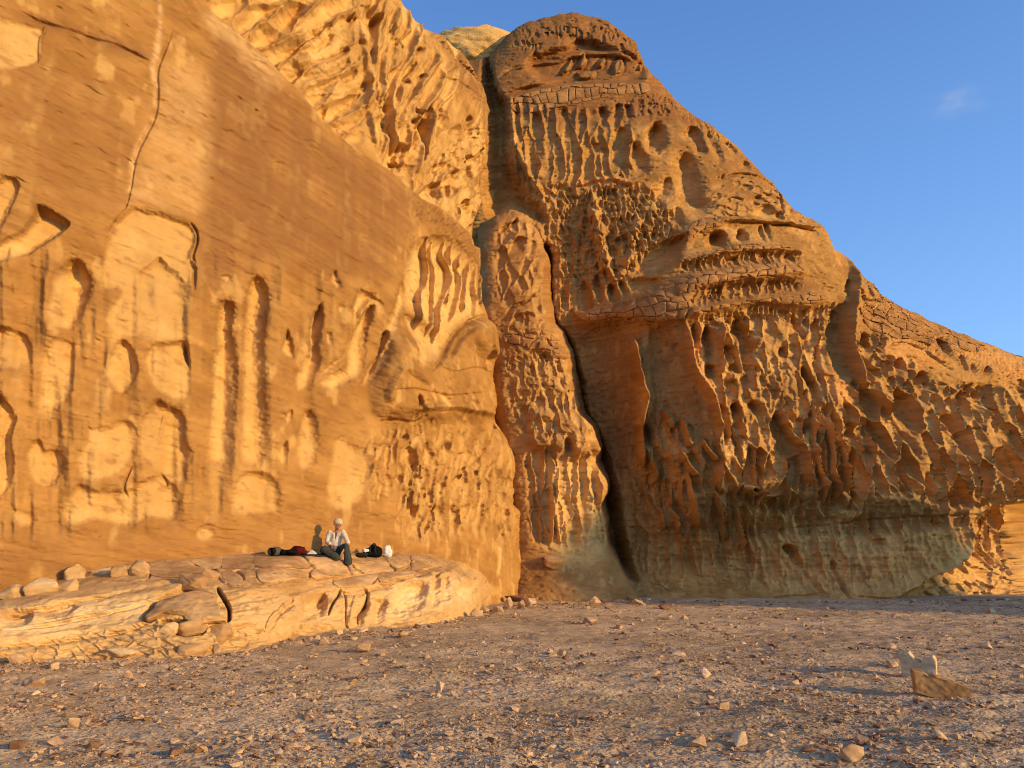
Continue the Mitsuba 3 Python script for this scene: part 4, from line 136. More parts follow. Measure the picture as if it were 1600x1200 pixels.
EDGE_LEFT = [(-7.78,31.67),(-5.56,28.33),(-3.89,26.11),(-3.06,25.17),(-2.17,24.67),(-1.56,24.03),(-1.19,23.56),(-0.94,23),(-0.64,22.56),(-0.42,21.94),(-0.33,21.44),(-0.39,20.56),(-0.44,19.58),(-0.58,19.17),(-0.5,18.83),(-0.67,18.06),(-0.58,17.36),(-0.89,16.53),(-0.97,15.28),(-0.92,14.17),(-0.81,13.06),(-0.64,12.44),(-0.42,11.67),(-0.39,10.69),(-0.56,9.72),(-0.44,8.89),(-0.28,7.92),(-0.08,7.56),(0.33,6.94),(0.58,6.25),(0.67,5.28),(0.72,4.17),(1.06,3.83),(1.11,2.5),(1.19,1.67),(1.56,0.97),(1.72,-1.39)]
EDGE_PILLAR_RIGHT = [(0,17.28),(0.42,17.17),(1.06,16.53),(1.44,16.06),(1.61,15),(1.56,13.89),(1.67,12.78),(1.78,12.08),(2.22,11.67),(2.67,10.56),(2.83,9.72),(3,8.75),(3.33,8),(3.83,7.56),(4.11,6.67),(3.94,5.97),(4.44,5.22),(4.47,4.58),(4.22,4.17),(4.44,3.47),(4.53,2.5),(4.86,1.67),(5.28,0.97),(5.83,0.28),(6.39,-1.39)]
EDGE_PILLAR_LEFT = [(-0.69,17.28),(-1.06,16.39),(-1.33,15.28),(-1.33,13.61),(-1.25,12.22),(-0.89,10.56),(-0.78,8.33),(-0.39,6.11),(0,3.89),(0,-1.39)]
SKY_DOME = [(-5.56,23.06),(-2.78,23.33),(-1.11,23.78),(-0.69,24.28),(0,24.89),(0.83,25.28),(1.39,25.44),(2.22,25.58),(2.92,25.64),(3.75,25.42),(4.31,25.28),(4.86,24.89),(5.5,24.44),(5.67,23.89),(5.97,23.33),(6.53,22.72),(7.28,21.92),(8.06,21.33),(8.94,20.83),(10.14,19.83),(10.97,18.94),(11.28,18.61),(11.72,18.36),(11.89,18.06),(11.83,17.67),(12.5,17.28),(13.19,16.81),(14,16.39),(14.11,15.89),(14.44,15.44),(15.11,15),(15.72,14.31),(16.33,13.89),(16.61,13.39),(17.78,12.83),(18.75,12.31),(20.28,11.67),(22.22,11),(25,9.86),(30.56,7.78)]
RELIEF_LEFT = [
 ('r', [0.8,0.097], {}, [(-13.89,26.39),(-12.64,25.42),(-11.67,24.58),(-10.69,23.75),(-9.86,22.92),(-8.89,21.89),(-8.06,20.97),(-7.08,19.94),(-5.97,19.17),(-5,18.61),(-4.17,17.78),(-3.06,17.17),(-1.81,16.11),(-1.06,15.42),(2.78,16.94),(2.78,31.67),(-13.89,31.67)]),
 ('p', [0.8,0.722], {'floor':0.6,'lean':0.4}, [(-10.89,24.22),(-10.61,24.86),(-10.22,25.56),(-9.72,26.39),(-8.75,26.39),(-8.89,25.56),(-9.06,25.17),(-9.58,24.83),(-10.22,24.33)]),
 ('p', [0.9,0.444], {'floor':0.7}, [(-9.83,24.33),(-9.17,24.72),(-8.56,25.17),(-7.83,25.44),(-7.5,25.33),(-7.94,24.89),(-8.67,24.44),(-9.39,24.06)]),
 ('p', [0.7,0.444], {}, [(-10.22,23.72),(-9.83,24.11),(-9.03,24.39),(-8.19,24.56),(-7.56,25.06),(-7.47,24.67),(-8,24.28),(-8.78,24),(-9.58,23.61),(-10,23.56)]),
 ('p', [0.9,0.444], {'floor':0.7}, [(-8.94,23.33),(-8.47,23.78),(-7.78,24.06),(-7,24.39),(-6.78,24.17),(-7.36,23.78),(-8.19,23.5),(-8.78,23.17)]),
 ('p', [0.6,0.389], {}, [(-9.5,23.06),(-9.06,23.39),(-8.33,23.22),(-7.5,23.44),(-6.89,23.89),(-6.78,23.56),(-7.5,23.06),(-8.33,22.83),(-9,22.44),(-9.39,22.67)]),
 ('p', [0.55,0.333], {}, [(-8.94,22.33),(-8.5,22.83),(-7.78,22.89),(-6.94,23.22),(-6.5,23.44),(-6.5,23.06),(-7.08,22.72),(-8,22.44),(-8.56,22.06)]),
 ('p', [0.7,0.444], {}, [(-7.61,21.44),(-7.44,22),(-6.78,22.44),(-5.97,22.83),(-5.78,22.56),(-6.28,21.94),(-6.78,21.56),(-7.17,21.17),(-7.56,21.11)]),
 ('p', [0.6,0.389], {}, [(-6.89,20.78),(-6.33,21.33),(-5.72,21.94),(-5.83,21.22),(-6.33,20.78),(-6.78,20.56)]),
 ('p', [0.5,0.389], {}, [(-8.19,21.22),(-7.78,21.67),(-7.78,21.06),(-7.08,20.94),(-7.22,20.56),(-6.67,20.39),(-7.08,20.17)]),
 ('p', [0.5,0.5], {}, [(-8.94,21.89),(-8.33,22.36),(-7.67,22.22),(-7.78,21.72),(-8.33,21.39)]),
 ('l', [-0.4,0.25], {}, [(-6.22,26.25),(-6.19,25),(-6,23.61),(-5.83,22.64),(-5.89,21.67),(-5.78,20.83),(-5.61,19.72)]),
 ('l', [-0.45,0.25], {}, [(-4.44,26.25),(-4.94,24.72),(-5.22,23.33),(-5.36,22.22),(-5.22,21.11)]),
 ('l', [-0.5,0.222], {}, [(-3.67,25.28),(-4.03,24.03),(-4.44,23.19),(-4.83,22.22),(-4.89,21.11),(-4.67,20),(-4.67,19.17)]),
 ('l', [-0.4,0.194], {}, [(-2.78,24.44),(-3.06,23.33),(-3.75,22.36),(-4.31,21.39),(-4.58,20.42),(-4.78,19.44)]),
 ('l', [-0.4,0.194], {}, [(-2.78,23.47),(-2.64,22.78),(-3.06,22.08),(-3.61,21.25),(-4.03,20.14),(-4.44,18.83)]),
 ('l', [-0.35,0.167], {}, [(-2,23.47),(-2.17,22.36),(-2.78,21.67),(-3.19,20.56),(-3.56,19.44),(-3.89,18.33)]),
 ('l', [-0.3,0.167], {}, [(-5.22,26.25),(-5.56,24.72),(-5.64,23.06),(-5.56,21.94)]),
 ('p', [0.9,0.278], {'fresh':0.3}, [(-5.83,25.5),(-5.56,25.72),(-5.28,25.61),(-5.39,25),(-5.64,24.67),(-5.83,24.94)]),
 ('p', [1.0,0.222], {'fresh':0.2}, [(-6.94,25.61),(-6.67,25.72),(-6.44,25.56),(-6.67,25.33),(-6.92,25.39)]),
 ('p', [0.9,0.194], {}, [(-5.44,22),(-5.25,22.17),(-5.08,21.72),(-4.92,21.5),(-5.39,21.44)]),
 ('p', [0.6,0.222], {}, [(-5.33,20.83),(-5.17,20.97),(-5.06,20.42),(-5.28,20.14)]),
 ('p', [0.8,0.167], {'fresh':0.2}, [(-4.44,22.75),(-4.17,22.81),(-4.08,22.67),(-4.39,22.58)]),
 ('p', [0.8,0.167], {'fresh':0.2}, [(-3.78,22.89),(-3.5,23.06),(-3.44,22.86),(-3.69,22.75)]),
 ('p', [0.7,0.167], {'fresh':0.2}, [(-4.06,24),(-3.67,24.25),(-3.56,24.11),(-3.89,23.89)]),
 ('p', [0.8,0.333], {}, [(-5.22,24.44),(-4.86,25.28),(-4.67,24.44),(-4.94,23.06),(-5.17,22.5),(-5.28,23.33)]),
 ('p', [0.7,0.333], {}, [(-4.67,23.06),(-4.22,23.61),(-3.94,24.17),(-4.06,23.33),(-4.44,22.5),(-4.67,21.67)]),
 ('p', [0.7,0.333], {}, [(-4.72,20.83),(-4.31,21.94),(-3.75,22.5),(-3.89,21.94),(-4.31,20.97),(-4.56,19.86)]),
 ('p', [0.7,0.333], {}, [(-4.31,19.44),(-3.89,20.69),(-3.33,21.67),(-3.06,21.53),(-3.44,20.56),(-3.78,19.44),(-4.11,18.61)]),
 ('p', [0.9,0.333], {}, [(-2.94,21.33),(-2.67,21.61),(-2.53,21.11),(-2.61,20.14),(-2.89,19.94),(-3.06,20.56)]),
 ('p', [1.0,0.25], {'fresh':0.4}, [(-1.64,21.06),(-1.44,21.11),(-1.28,20.69),(-1.31,20.14),(-1.5,19.78),(-1.64,20.22)]),
 ('p', [0.7,0.389], {}, [(-2.44,20.42),(-2,20.83),(-1.72,20.42),(-1.81,19.58),(-2.17,19.17),(-2.44,19.58)]),
 ('p', [0.9,0.278], {'fresh':0.5}, [(-4.03,21.06),(-3.67,21.11),(-3.61,20.56),(-3.78,19.78),(-3.94,20.42)]),
 ('p', [0.7,0.25], {}, [(-5,19.67),(-4.44,20.14),(-4.03,19.44),(-4.31,19.11),(-4.78,19.03)]),
 ('p', [0.9,0.222], {'fresh':0.3}, [(-5,19.28),(-4.44,19.17),(-3.94,19.03),(-4.03,18.83),(-4.67,18.83)]),
 ('p', [0.8,0.389], {}, [(-4.94,19.03),(-4.03,18.83),(-3.89,18.61),(-4.44,18.44),(-4.86,18.61)]),
 ('l', [0.5,0.139], {}, [(-3.89,21.67),(-3.47,20.97),(-3.39,19.58),(-3.61,19.17)]),
 ('p', [0.8,0.222], {}, [(-3.56,21.17),(-3.22,20.97),(-3.33,20.56),(-3.5,20.14)]),
 ('p', [0.8,0.25], {}, [(-3.33,18.67),(-2.78,19.17),(-2.44,19.03),(-2.72,18.61),(-3.06,18.19)]),
 ('p', [0.8,0.25], {}, [(-2.61,18.28),(-2.17,18.83),(-1.89,18.61),(-2.11,17.78),(-2.44,17.5)]),
 ('p', [0.9,0.194], {'fresh':0.3}, [(-1.61,18.83),(-1.33,18.94),(-1.25,18.19),(-1.44,17.78),(-1.58,18.33)]),
 ('p', [0.7,0.222], {}, [(-3.78,17.78),(-3.06,18.33),(-2.64,18.19),(-2.78,17.5),(-3.33,17.28)]),
 ('p', [0.8,0.194], {}, [(-1.83,17.28),(-1.56,17.56),(-1.33,16.94),(-1.44,16.11),(-1.72,16.39)]),
 ('p', [0.8,0.194], {}, [(-1.39,16.25),(-1.17,16.39),(-1.06,15.56),(-1.22,15.14)]),
 ('f', [0.12,(0.278,1.944),16.0], {'seed':3,'soft':0.83}, [(-6.67,26.67),(-2.78,26.11),(-0.83,23.33),(-0.56,17.78),(-2.78,17.5),(-4.44,18.61),(-5.56,19.72),(-6.39,21.94)]),
 ('c', [0.65,(0.944,2.778),58.0], {'seed':5,'wall':0.75,'fill':1.0,'soft':0.44,'fresh':0.9,'warp':0.8}, [(-12.78,26.67),(-6.25,26.67),(-5.78,22.78),(-6.25,20.14),(-7.78,20.56),(-9.17,22.22),(-10.83,24.03),(-12.22,25.28)]),
 ('c', [0.25,(0.222,0.389),20.0], {'seed':9,'wall':0.5,'fill':0.6}, [(-2.78,19.72),(-0.56,20.56),(-0.56,15.83),(-1.67,16.39),(-3.06,17.36)]),
 ('c', [0.3,(0.333,0.194),-25.0], {'seed':4,'wall':0.35,'fill':0.8,'fresh':0.0}, [(-3.61,26.11),(-2.78,25),(-1.25,23.47),(-0.97,22.5),(-1.53,23.06),(-2.36,23.89),(-3.06,24.72)]),
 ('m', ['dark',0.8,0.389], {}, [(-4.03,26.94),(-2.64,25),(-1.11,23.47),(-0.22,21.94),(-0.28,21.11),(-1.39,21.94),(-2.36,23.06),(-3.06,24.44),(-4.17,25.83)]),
 ('l', [0.5,0.111], {}, [(-1.81,23.42),(-1.39,23.22),(-0.97,22.78),(-0.61,22.36)]),
 ('l', [0.15,0.056], {}, [(-3.06,22.83),(-2.22,22.78),(-1.39,22.22),(-0.56,21.67)]),
 ('l', [0.5,0.139], {}, [(-1.72,19.39),(-1.25,19.33),(-0.83,19.56),(-0.5,19.67)]),
 ('l', [0.12,0.056], {}, [(-1.53,21.94),(-0.83,21.72),(-0.39,21.39)]),
 ('l', [0.12,0.056], {}, [(-1.39,20.56),(-0.69,20.56),(-0.39,20.42)]),
 ('l', [0.12,0.056], {}, [(-1.44,18.83),(-0.83,18.83),(-0.56,18.83)]),
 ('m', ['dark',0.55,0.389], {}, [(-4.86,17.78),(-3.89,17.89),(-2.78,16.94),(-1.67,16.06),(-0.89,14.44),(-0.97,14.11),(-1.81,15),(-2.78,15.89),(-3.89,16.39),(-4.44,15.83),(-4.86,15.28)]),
 ('c', [0.1,(0.333,0.111),-52.0], {'seed':6,'wall':0.4,'fill':0.5,'fresh':0.0}, [(-4.44,17.78),(-3.33,17.28),(-1.67,15.97),(-0.97,14.31),(-1.67,14.86),(-3.06,16.11),(-4.17,16.53)]),
 ('p', [0.75,0.722], {'floor':0.45,'fresh':1.0}, [(-4.67,14.44),(-4.39,15.42),(-3.56,15.94),(-2.36,15.72),(-1.53,14.94),(-1,14.17),(-0.89,13.06),(-0.94,12.39),(-1.53,12.17),(-2.28,11.67),(-2.83,10.69),(-3.78,10.06),(-4.11,10.56),(-3.89,11.67),(-4.17,12.22),(-4.78,12.78)]),
 ('p', [0.55,0.389], {'fresh':1.0}, [(-5.64,11.61),(-5.17,12.78),(-4.72,13.89),(-4.44,13.06),(-4.86,12.22),(-4.94,11.67),(-5.42,11.53)]),
 ('p', [0.4,0.333], {'fresh':1.0}, [(-4.72,12.44),(-4.03,12.22),(-3.06,11.67),(-3.33,10.97),(-3.89,10.14),(-4.11,10.06),(-4.44,10.56),(-4.28,10.97)]),
 ('l', [-0.55,0.139], {}, [(-3.58,15.94),(-3.67,15.14),(-3.56,14.44),(-3.67,13.75),(-3.94,13.33),(-4,12.5),(-4.17,11.67)]),
 ('l', [-0.35,0.097], {}, [(-3.25,15.83),(-3.39,15),(-3.22,14.31),(-3.28,13.33),(-3.44,12.22),(-3.67,11.39)]),
 ('l', [-0.5,0.111], {}, [(-2.78,15.78),(-2.89,15),(-2.61,14.44),(-2.67,13.61),(-3.06,12.78),(-3.17,11.94),(-3.33,11.11)]),
 ('l', [-0.45,0.111], {}, [(-2.44,15.67),(-2.56,15.14),(-2.5,14.44),(-2.56,13.75),(-2.72,12.78)]),
 ('l', [-0.5,0.111], {}, [(-2,15.22),(-2.22,14.67),(-2.08,13.89),(-2.28,13.06),(-2.67,12.08)]),
 ('l', [-0.5,0.111], {}, [(-1.67,14.89),(-1.83,14.17),(-1.94,13.33),(-2.06,12.5)]),
 ('l', [-0.45,0.111], {}, [(-1.33,14.67),(-1.5,13.89),(-1.44,13.06),(-1.67,12.28)]),
 ('l', [-0.4,0.083], {}, [(-1.06,14.22),(-1.17,13.61),(-1.11,12.78)]),
 ('p', [0.6,0.167], {'fresh':0.4}, [(-2.22,14.61),(-2.06,14.67),(-2.11,14.17),(-2.25,14.22)]),
 ('p', [0.3,0.333], {'fresh':0.9,'lean':0.6}, [(-8.25,12.94),(-8.19,12.22),(-8.39,11.11),(-8.28,10.5),(-8.47,9.78),(-8.83,9.17),(-9.36,9.11),(-9.5,9.78),(-9.06,10.39),(-8.78,10.89),(-8.83,11.53),(-8.67,12.28)]),
 ('p', [0.32,0.333], {'fresh':0.9,'lean':0.6}, [(-5.97,12.92),(-6,12.22),(-6.19,11.67),(-6.28,10.89),(-6.33,10.22),(-6.58,9.72),(-7.22,9.44),(-7.78,9.11),(-8.39,9.44),(-8,9.86),(-7.28,10.22),(-7.19,10.89),(-6.97,11.61),(-6.61,12.28)]),
 ('p', [0.25,0.333], {'fresh':0.9}, [(-6.67,13.47),(-6.33,13.56),(-5.89,13.28),(-5.56,12.94),(-5.72,12.83),(-6.06,13.06),(-6.5,12.5),(-6.89,11.89),(-7.06,11.11),(-7.22,10.56),(-7.78,10.06),(-8.19,9.72),(-8.33,9.94),(-8,10.33),(-7.39,10.67),(-7.22,11.11),(-7,12.08),(-6.94,12.92)]),
 ('p', [0.25,0.278], {}, [(-6.25,10.14),(-5.56,10.97),(-5.28,11.25),(-5.56,10.28),(-6.11,9.44),(-6.53,9.44)]),
 ('p', [0.18,0.25], {'fresh':0.9,'lean':0.5}, [(-7.92,14.11),(-7.67,14.36),(-7.5,13.97),(-7.42,13.69),(-7.64,13.53),(-7.89,13.86)]),
 ('p', [0.3,0.25], {'fresh':0.9,'lean':0.8}, [(-10.08,10.97),(-9.83,11.61),(-9.72,11.81),(-9.56,11.39),(-9.42,10.69),(-9.58,10.5),(-9.89,10.67)]),
 ('p', [0.12,0.222], {}, [(-7.5,12.92),(-7.22,12.78),(-7.33,12.44),(-7.56,12.61)]),
 ('p', [0.12,0.222], {}, [(-8.11,11.67),(-7.83,11.67),(-7.78,11.11),(-8.06,11.17)]),
 ('r', [-0.55,0.444], {}, [(-5.56,10.56),(-4.44,11.39),(-3.06,10.56),(-2.08,11.89),(-1.06,12.33),(-0.56,11.67),(-0.33,10.28),(-0.42,8.33),(-2.22,8.06),(-4.44,8.06),(-5.83,8.33)]),
 ('r', [-0.5,0.25], {}, [(-1.81,11.81),(-1.11,12.22),(-0.69,11.89),(-0.5,11.11),(-0.83,10.56),(-1.53,10.83)]),
 ('l', [0.25,0.139], {}, [(-3.81,9.94),(-3.06,10.61),(-2.72,11.25),(-2.22,11.89),(-1.53,12.22),(-0.97,12.28)]),
 ('l', [0.18,0.083], {}, [(-5.39,11.67),(-5.61,11.11),(-5.83,10.42),(-6.17,9.72)]),
 ('p', [0.3,0.222], {'fresh':0.7}, [(-1.31,10.97),(-1.03,11.11),(-0.89,10.56),(-1,10.14),(-1.22,10.42)]),
 ('p', [0.3,0.167], {}, [(-5.56,11.67),(-5.33,11.61),(-5.61,10.97),(-5.83,10.78)]),
 ('p', [0.26,0.444], {'lean':0.6,'fresh':0.9}, [(-12.78,12.83),(-12.67,13.06),(-12.42,13.14),(-12.06,12.94),(-12.06,12.33),(-12.17,11.81),(-12,10.97),(-11.89,10),(-11.94,8.33),(-11.94,7.64),(-12,6.94),(-12,6.33),(-12.33,5.92),(-12.94,5.92),(-13.28,6.33),(-13.25,6.94),(-13.17,8.06),(-13.08,9.44),(-13.06,10.56),(-12.89,11.11),(-12.89,11.94)]),
 ('p', [0.3,0.444], {'lean':0.6,'fresh':0.9}, [(-11.61,12.78),(-11.5,13.61),(-11.19,14.11),(-10.89,14.08),(-10.61,13.69),(-10.56,13.06),(-10.67,12.22),(-10.75,11.11),(-10.72,10),(-10.67,8.33),(-10.58,7.22),(-10.64,6.28),(-10.97,5.86),(-11.56,5.86),(-11.92,6.33),(-11.89,6.94),(-11.86,8.06),(-11.81,9.17),(-11.78,10),(-11.72,11.11),(-11.67,11.94)]),
 ('p', [0.16,0.333], {'lean':0.5,'fresh':0.7}, [(-9.33,7.44),(-9.11,8.11),(-8.83,8.33),(-8.56,8.11),(-8.36,7.5),(-8.39,6.44),(-8.67,5.78),(-9.17,5.67),(-9.39,6.17),(-9.44,6.83)]),
 ('p', [0.14,0.222], {'lean':0.7}, [(-10.25,6.25),(-10.06,6.72),(-9.81,6.94),(-9.72,6.53),(-9.78,6.06),(-10,5.89)]),
 ('p', [0.12,0.194], {'lean':0.7}, [(-9.94,7.92),(-9.78,8.25),(-9.58,8.33),(-9.53,7.92),(-9.72,7.61)]),
 ('p', [0.1,0.278], {'fresh':0.5}, [(-11.81,5.5),(-10.69,5.56),(-10.14,5),(-10.06,3.89),(-10.56,3.75),(-11.81,3.75),(-12.28,4.17)]),
 ('p', [0.07,0.333], {'fresh':0.6}, [(-7.89,6.67),(-7.72,7.11),(-7.28,7.22),(-6.78,6.83),(-6.39,6.67),(-6.06,5.89),(-6.11,5.11),(-6.67,4.11),(-7.72,3.83),(-8.17,4.58),(-8,5.69)]),
 ('l', [0.05,0.111], {}, [(-6.06,6.67),(-5.78,6.06),(-6,5.28),(-6.25,4.72)]),
 ('p', [0.3,0.194], {'fresh':0.9,'floor':0.3}, [(-20.56,17.22),(-19.89,16.89),(-19.25,16.47),(-19.31,16.22),(-19.89,15.78),(-21.11,15.06),(-21.81,14.81),(-22.5,14.78),(-22.5,15.42),(-21.67,15.89),(-21.22,16.17),(-20.78,16.81)]),
 ('p', [0.24,0.389], {'lean':0.7,'fresh':0.95}, [(-19.69,14.53),(-19.31,14.78),(-18.83,14.86),(-18.5,14.5),(-18.28,13.94),(-18.33,13.47),(-18.47,13),(-18.72,12.5),(-19.06,11.94),(-19.5,11.72),(-20.06,12),(-20.31,12.61),(-20.06,13.28),(-20,14.11)]),
 ('p', [0.1,0.194], {'fresh':0.6,'smooth':1.0}, [(-17.5,16.06),(-17.22,16.53),(-16.53,17.11),(-15.89,17.06),(-14.94,16.81),(-14,16.47),(-13.69,16.06),(-13.69,15.56),(-13.89,15.06),(-13.72,14.67),(-13.83,13.89),(-13.81,13.06),(-13.97,12.28),(-14.17,11.44),(-15.28,11.22),(-16.33,11.44),(-17.11,11.5),(-17.67,12.06),(-17.56,12.61),(-17,13.47),(-17.72,13.56),(-17.89,14.31),(-17.78,14.86)]),
 ('p', [0.1,0.222], {'fresh':0.5}, [(-16.25,14.17),(-15.69,14.67),(-15.33,15),(-14.94,14.58),(-14.31,14.03),(-14.11,13.33),(-14.17,12.22),(-14.58,11.81),(-15.56,11.72),(-15.97,12.78)]),
 ('l', [0.14,0.167], {'taper':0.3}, [(-14,14.86),(-13.81,14.44),(-13.83,13.89),(-13.78,13.47)]),
 ('p', [0.13,0.222], {'fresh':0.5}, [(-22.5,11.81),(-21.89,11.89),(-21.25,11.67),(-20.89,11.11),(-20.89,10.56),(-21.17,10.14),(-21.94,10),(-22.5,10.11)]),
 ('p', [0.1,0.333], {'fresh':0.7}, [(-20.56,10.33),(-20.28,10.97),(-19.83,11.44),(-19.22,11.33),(-18.94,10.89),(-19,9.72),(-19.33,8.67),(-20,8.33),(-20.56,8.75)]),
 ('p', [0.14,0.222], {'lean':0.6,'fresh':0.8}, [(-17.44,10.69),(-17.22,11.17),(-16.89,11.39),(-16.53,11),(-16.31,10.5),(-16.28,10),(-16.5,9.39),(-16.94,9),(-17.44,9.31),(-17.64,10)]),
 ('p', [0.1,0.222], {'lean':0.5,'fresh':0.6}, [(-15.97,10.56),(-15.61,11.17),(-14.94,11.22),(-14.17,11.28),(-13.97,10.56),(-13.89,9.58),(-14.06,8.83),(-14.67,8.75),(-15.39,9.11),(-15.83,9.72)]),
 ('l', [0.22,0.139], {'taper':0.3}, [(-14.19,11.19),(-14.11,10.69),(-14,10.14)]),
 ('p', [0.06,0.139], {}, [(-12.64,14.11),(-12.33,14.22),(-12.17,14),(-12.39,13.83)]),
 ('p', [0.18,0.278], {'lean':0.6,'fresh':0.7}, [(-22.5,8.67),(-21.83,8.61),(-21.61,8.19),(-21.56,7.72),(-21.78,6.94),(-21.64,6.33),(-21.67,5.56),(-21.94,4.78),(-22.5,4.58)]),
 ('p', [0.12,0.25], {'lean':0.5,'fresh':0.7}, [(-21.22,6.33),(-20.97,6.94),(-20.56,7.06),(-20.28,6.61),(-19.83,6.61),(-19.5,6.17),(-19.61,5.56),(-19.94,5.06),(-20.44,4.94),(-20.94,5.28)]),
 ('p', [0.08,0.278], {'fresh':0.6}, [(-18.97,6.22),(-18.56,6.94),(-18.5,7.56),(-18.06,7.61),(-17.56,7.56),(-16.94,7.92),(-16.33,7.56),(-16.31,6.67),(-16.94,5.56),(-18,5.17),(-18.72,5.33)]),
 ('p', [0.14,0.278], {'lean':0.7,'fresh':0.6}, [(-16.31,6.94),(-16,8.06),(-15.42,8.72),(-14.94,8.5),(-14.31,8.19),(-14.14,7.56),(-14.17,6.94),(-13.86,6.53),(-13.86,6.11),(-14.14,5.78),(-14.11,5.14),(-14.67,5.11),(-15.39,5.5),(-16,6.11)]),
 ('l', [-0.06,0.111], {}, [(-15.06,8.19),(-15.22,7.5),(-15.39,6.72)]),
 ('p', [0.12,0.333], {'fresh':0.7}, [(-19.58,4.03),(-19.17,4.72),(-18.72,5.08),(-18.06,4.89),(-16.81,4.83),(-15.56,5.5),(-14.78,5.22),(-14.44,4.56),(-14.47,3.83),(-14.78,3.44),(-15.67,3.5),(-16.94,3.17),(-18.06,3.44),(-19.11,3.17),(-19.53,3.56)]),
 ('p', [0.06,0.25], {'fresh':0.7}, [(-21.72,4.03),(-21.11,3.89),(-20.69,3.61),(-20.97,3.19),(-21.53,3.33)]),
 ('p', [0.06,0.25], {'fresh':0.7}, [(-13.75,3.06),(-13.19,3.33),(-12.83,2.92),(-13.19,2.56),(-13.67,2.64)]),
 ('p', [0.05,0.222], {}, [(-22.22,25.42),(-21.11,25.14),(-20.28,24.86),(-20.39,24.44),(-20.64,23.33),(-22.5,23.22),(-22.5,25.56)]),
 ('p', [0.12,0.222], {'fresh':0.5}, [(-22.5,18.06),(-21.81,18.47),(-21.39,18.06),(-21.81,16.94),(-22.5,15.69)]),
 ('l', [0.1,0.083], {'fresh':0.0}, [(-16.53,5.83),(-16.72,5.42),(-16.86,4.94),(-16.64,4.39)]),
 ('l', [0.1,0.083], {}, [(-15.28,5.61),(-14.97,5.14),(-15,4.94)]),
 ('l', [0.12,0.069], {}, [(-13.97,16.47),(-13.69,16.06),(-13.67,15.56),(-13.83,15),(-13.72,14.67)]),
 ('l', [0.06,0.056], {}, [(-17.56,15.83),(-17.22,16.61),(-16.78,17.08),(-16.58,17.78),(-16.39,18.89)]),
 ('l', [0.1,0.139], {}, [(-14.72,24.86),(-15,24.17),(-15.28,23.47),(-15.44,22.78),(-15.39,22.08),(-15.47,21.25),(-15.83,20.42),(-16.25,19.58),(-16.47,18.75),(-16.67,17.78)]),
 ('m', ['pale',0.9,0.139], {}, [(-15.33,26.25),(-15.19,25),(-15.33,23.47),(-15.44,22.83),(-15.39,21.94),(-15.47,21.06),(-15.78,20.56),(-16,20.14),(-16.28,19.31),(-16.47,18.19),(-16.67,17.78),(-16.5,19.31),(-16.28,20),(-15.89,20.67),(-15.61,21.25),(-15.56,22.22),(-15.67,23.06),(-15.56,23.89),(-15.39,25)]),
 ('l', [0.1,0.111], {}, [(-21.39,25.69),(-20.56,25.22),(-19.44,24.89),(-18.33,24.5),(-17.22,24.17),(-15.97,23.56),(-15.56,23.33)]),
 ('l', [0.06,0.083], {}, [(-20.28,25.06),(-20.61,24.44),(-20.61,23.33)]),
 ('m', ['dark',0.75,0.278], {}, [(-21.39,25.56),(-18.89,25),(-15.83,24.03),(-15.61,23.47),(-16.67,23.75),(-18.89,24.5),(-20.56,25)]),
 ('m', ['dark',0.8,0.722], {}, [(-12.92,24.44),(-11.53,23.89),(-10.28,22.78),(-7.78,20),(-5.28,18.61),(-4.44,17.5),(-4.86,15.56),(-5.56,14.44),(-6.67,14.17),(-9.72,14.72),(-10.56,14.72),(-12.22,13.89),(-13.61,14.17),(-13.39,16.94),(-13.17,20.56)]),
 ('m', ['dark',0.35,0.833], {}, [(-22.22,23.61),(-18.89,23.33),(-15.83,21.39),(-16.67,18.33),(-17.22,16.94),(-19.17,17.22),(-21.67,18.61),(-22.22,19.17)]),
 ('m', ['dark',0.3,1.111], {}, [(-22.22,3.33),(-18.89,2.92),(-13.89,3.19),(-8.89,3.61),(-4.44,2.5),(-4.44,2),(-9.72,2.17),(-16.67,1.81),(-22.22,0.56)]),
 ('m', ['pale',0.35,0.556], {}, [(-14.94,23.33),(-13.19,22.5),(-13.28,17.78),(-14.17,16.94),(-16.53,17.28),(-16.25,18.89)]),
 ('m', ['pale',0.5,0.444], {}, [(-13.61,26.11),(-12.22,25.28),(-10.56,23.61),(-10,22.5),(-10.83,22.5),(-12.22,24.17),(-13.33,25.28)]),
 ('l', [0.14,0.111], {}, [(-5.83,7.83),(-5.06,7.86),(-4.44,7.78),(-4.03,7.92),(-3.75,8.33),(-3.61,8.89)]),
 ('p', [0.3,0.167], {'fresh':0.4}, [(-4.39,8),(-4.17,8.33),(-4.22,8.94),(-4.08,8.75),(-4,8.19),(-4.17,7.97)]),
 ('l', [0.08,0.056], {}, [(-4.56,7.78),(-4.17,7.56),(-3.89,7.22)]),
 ('p', [0.3,0.194], {'fresh':0.2}, [(-0.94,6.81),(-0.78,7.28),(-0.56,7.67),(-0.44,7.22),(-0.5,6.89),(-0.69,6.5),(-0.89,6.5)]),
 ('l', [0.3,0.083], {}, [(-0.53,7.92),(-0.56,7.44)]),
 ('p', [0.2,0.167], {'fresh':0.2}, [(-4.81,7.06),(-4.61,7.22),(-4.5,7.06),(-4.72,6.86)]),
 ('p', [0.25,0.194], {'lean':0.9}, [(-3.89,6.11),(-3.72,6.89),(-3.5,6.67),(-3.36,6.33),(-3.44,5.83),(-3.61,5.83)]),
 ('p', [0.2,0.167], {'lean':0.8,'fresh':0.7}, [(-4.67,6.11),(-4.5,6.67),(-4.17,6.53),(-4.03,5.97),(-4.17,5.56),(-4.44,5.67)]),
 ('p', [0.2,0.139], {}, [(-4.25,5.83),(-4.11,5.89),(-4.14,5.44)]),
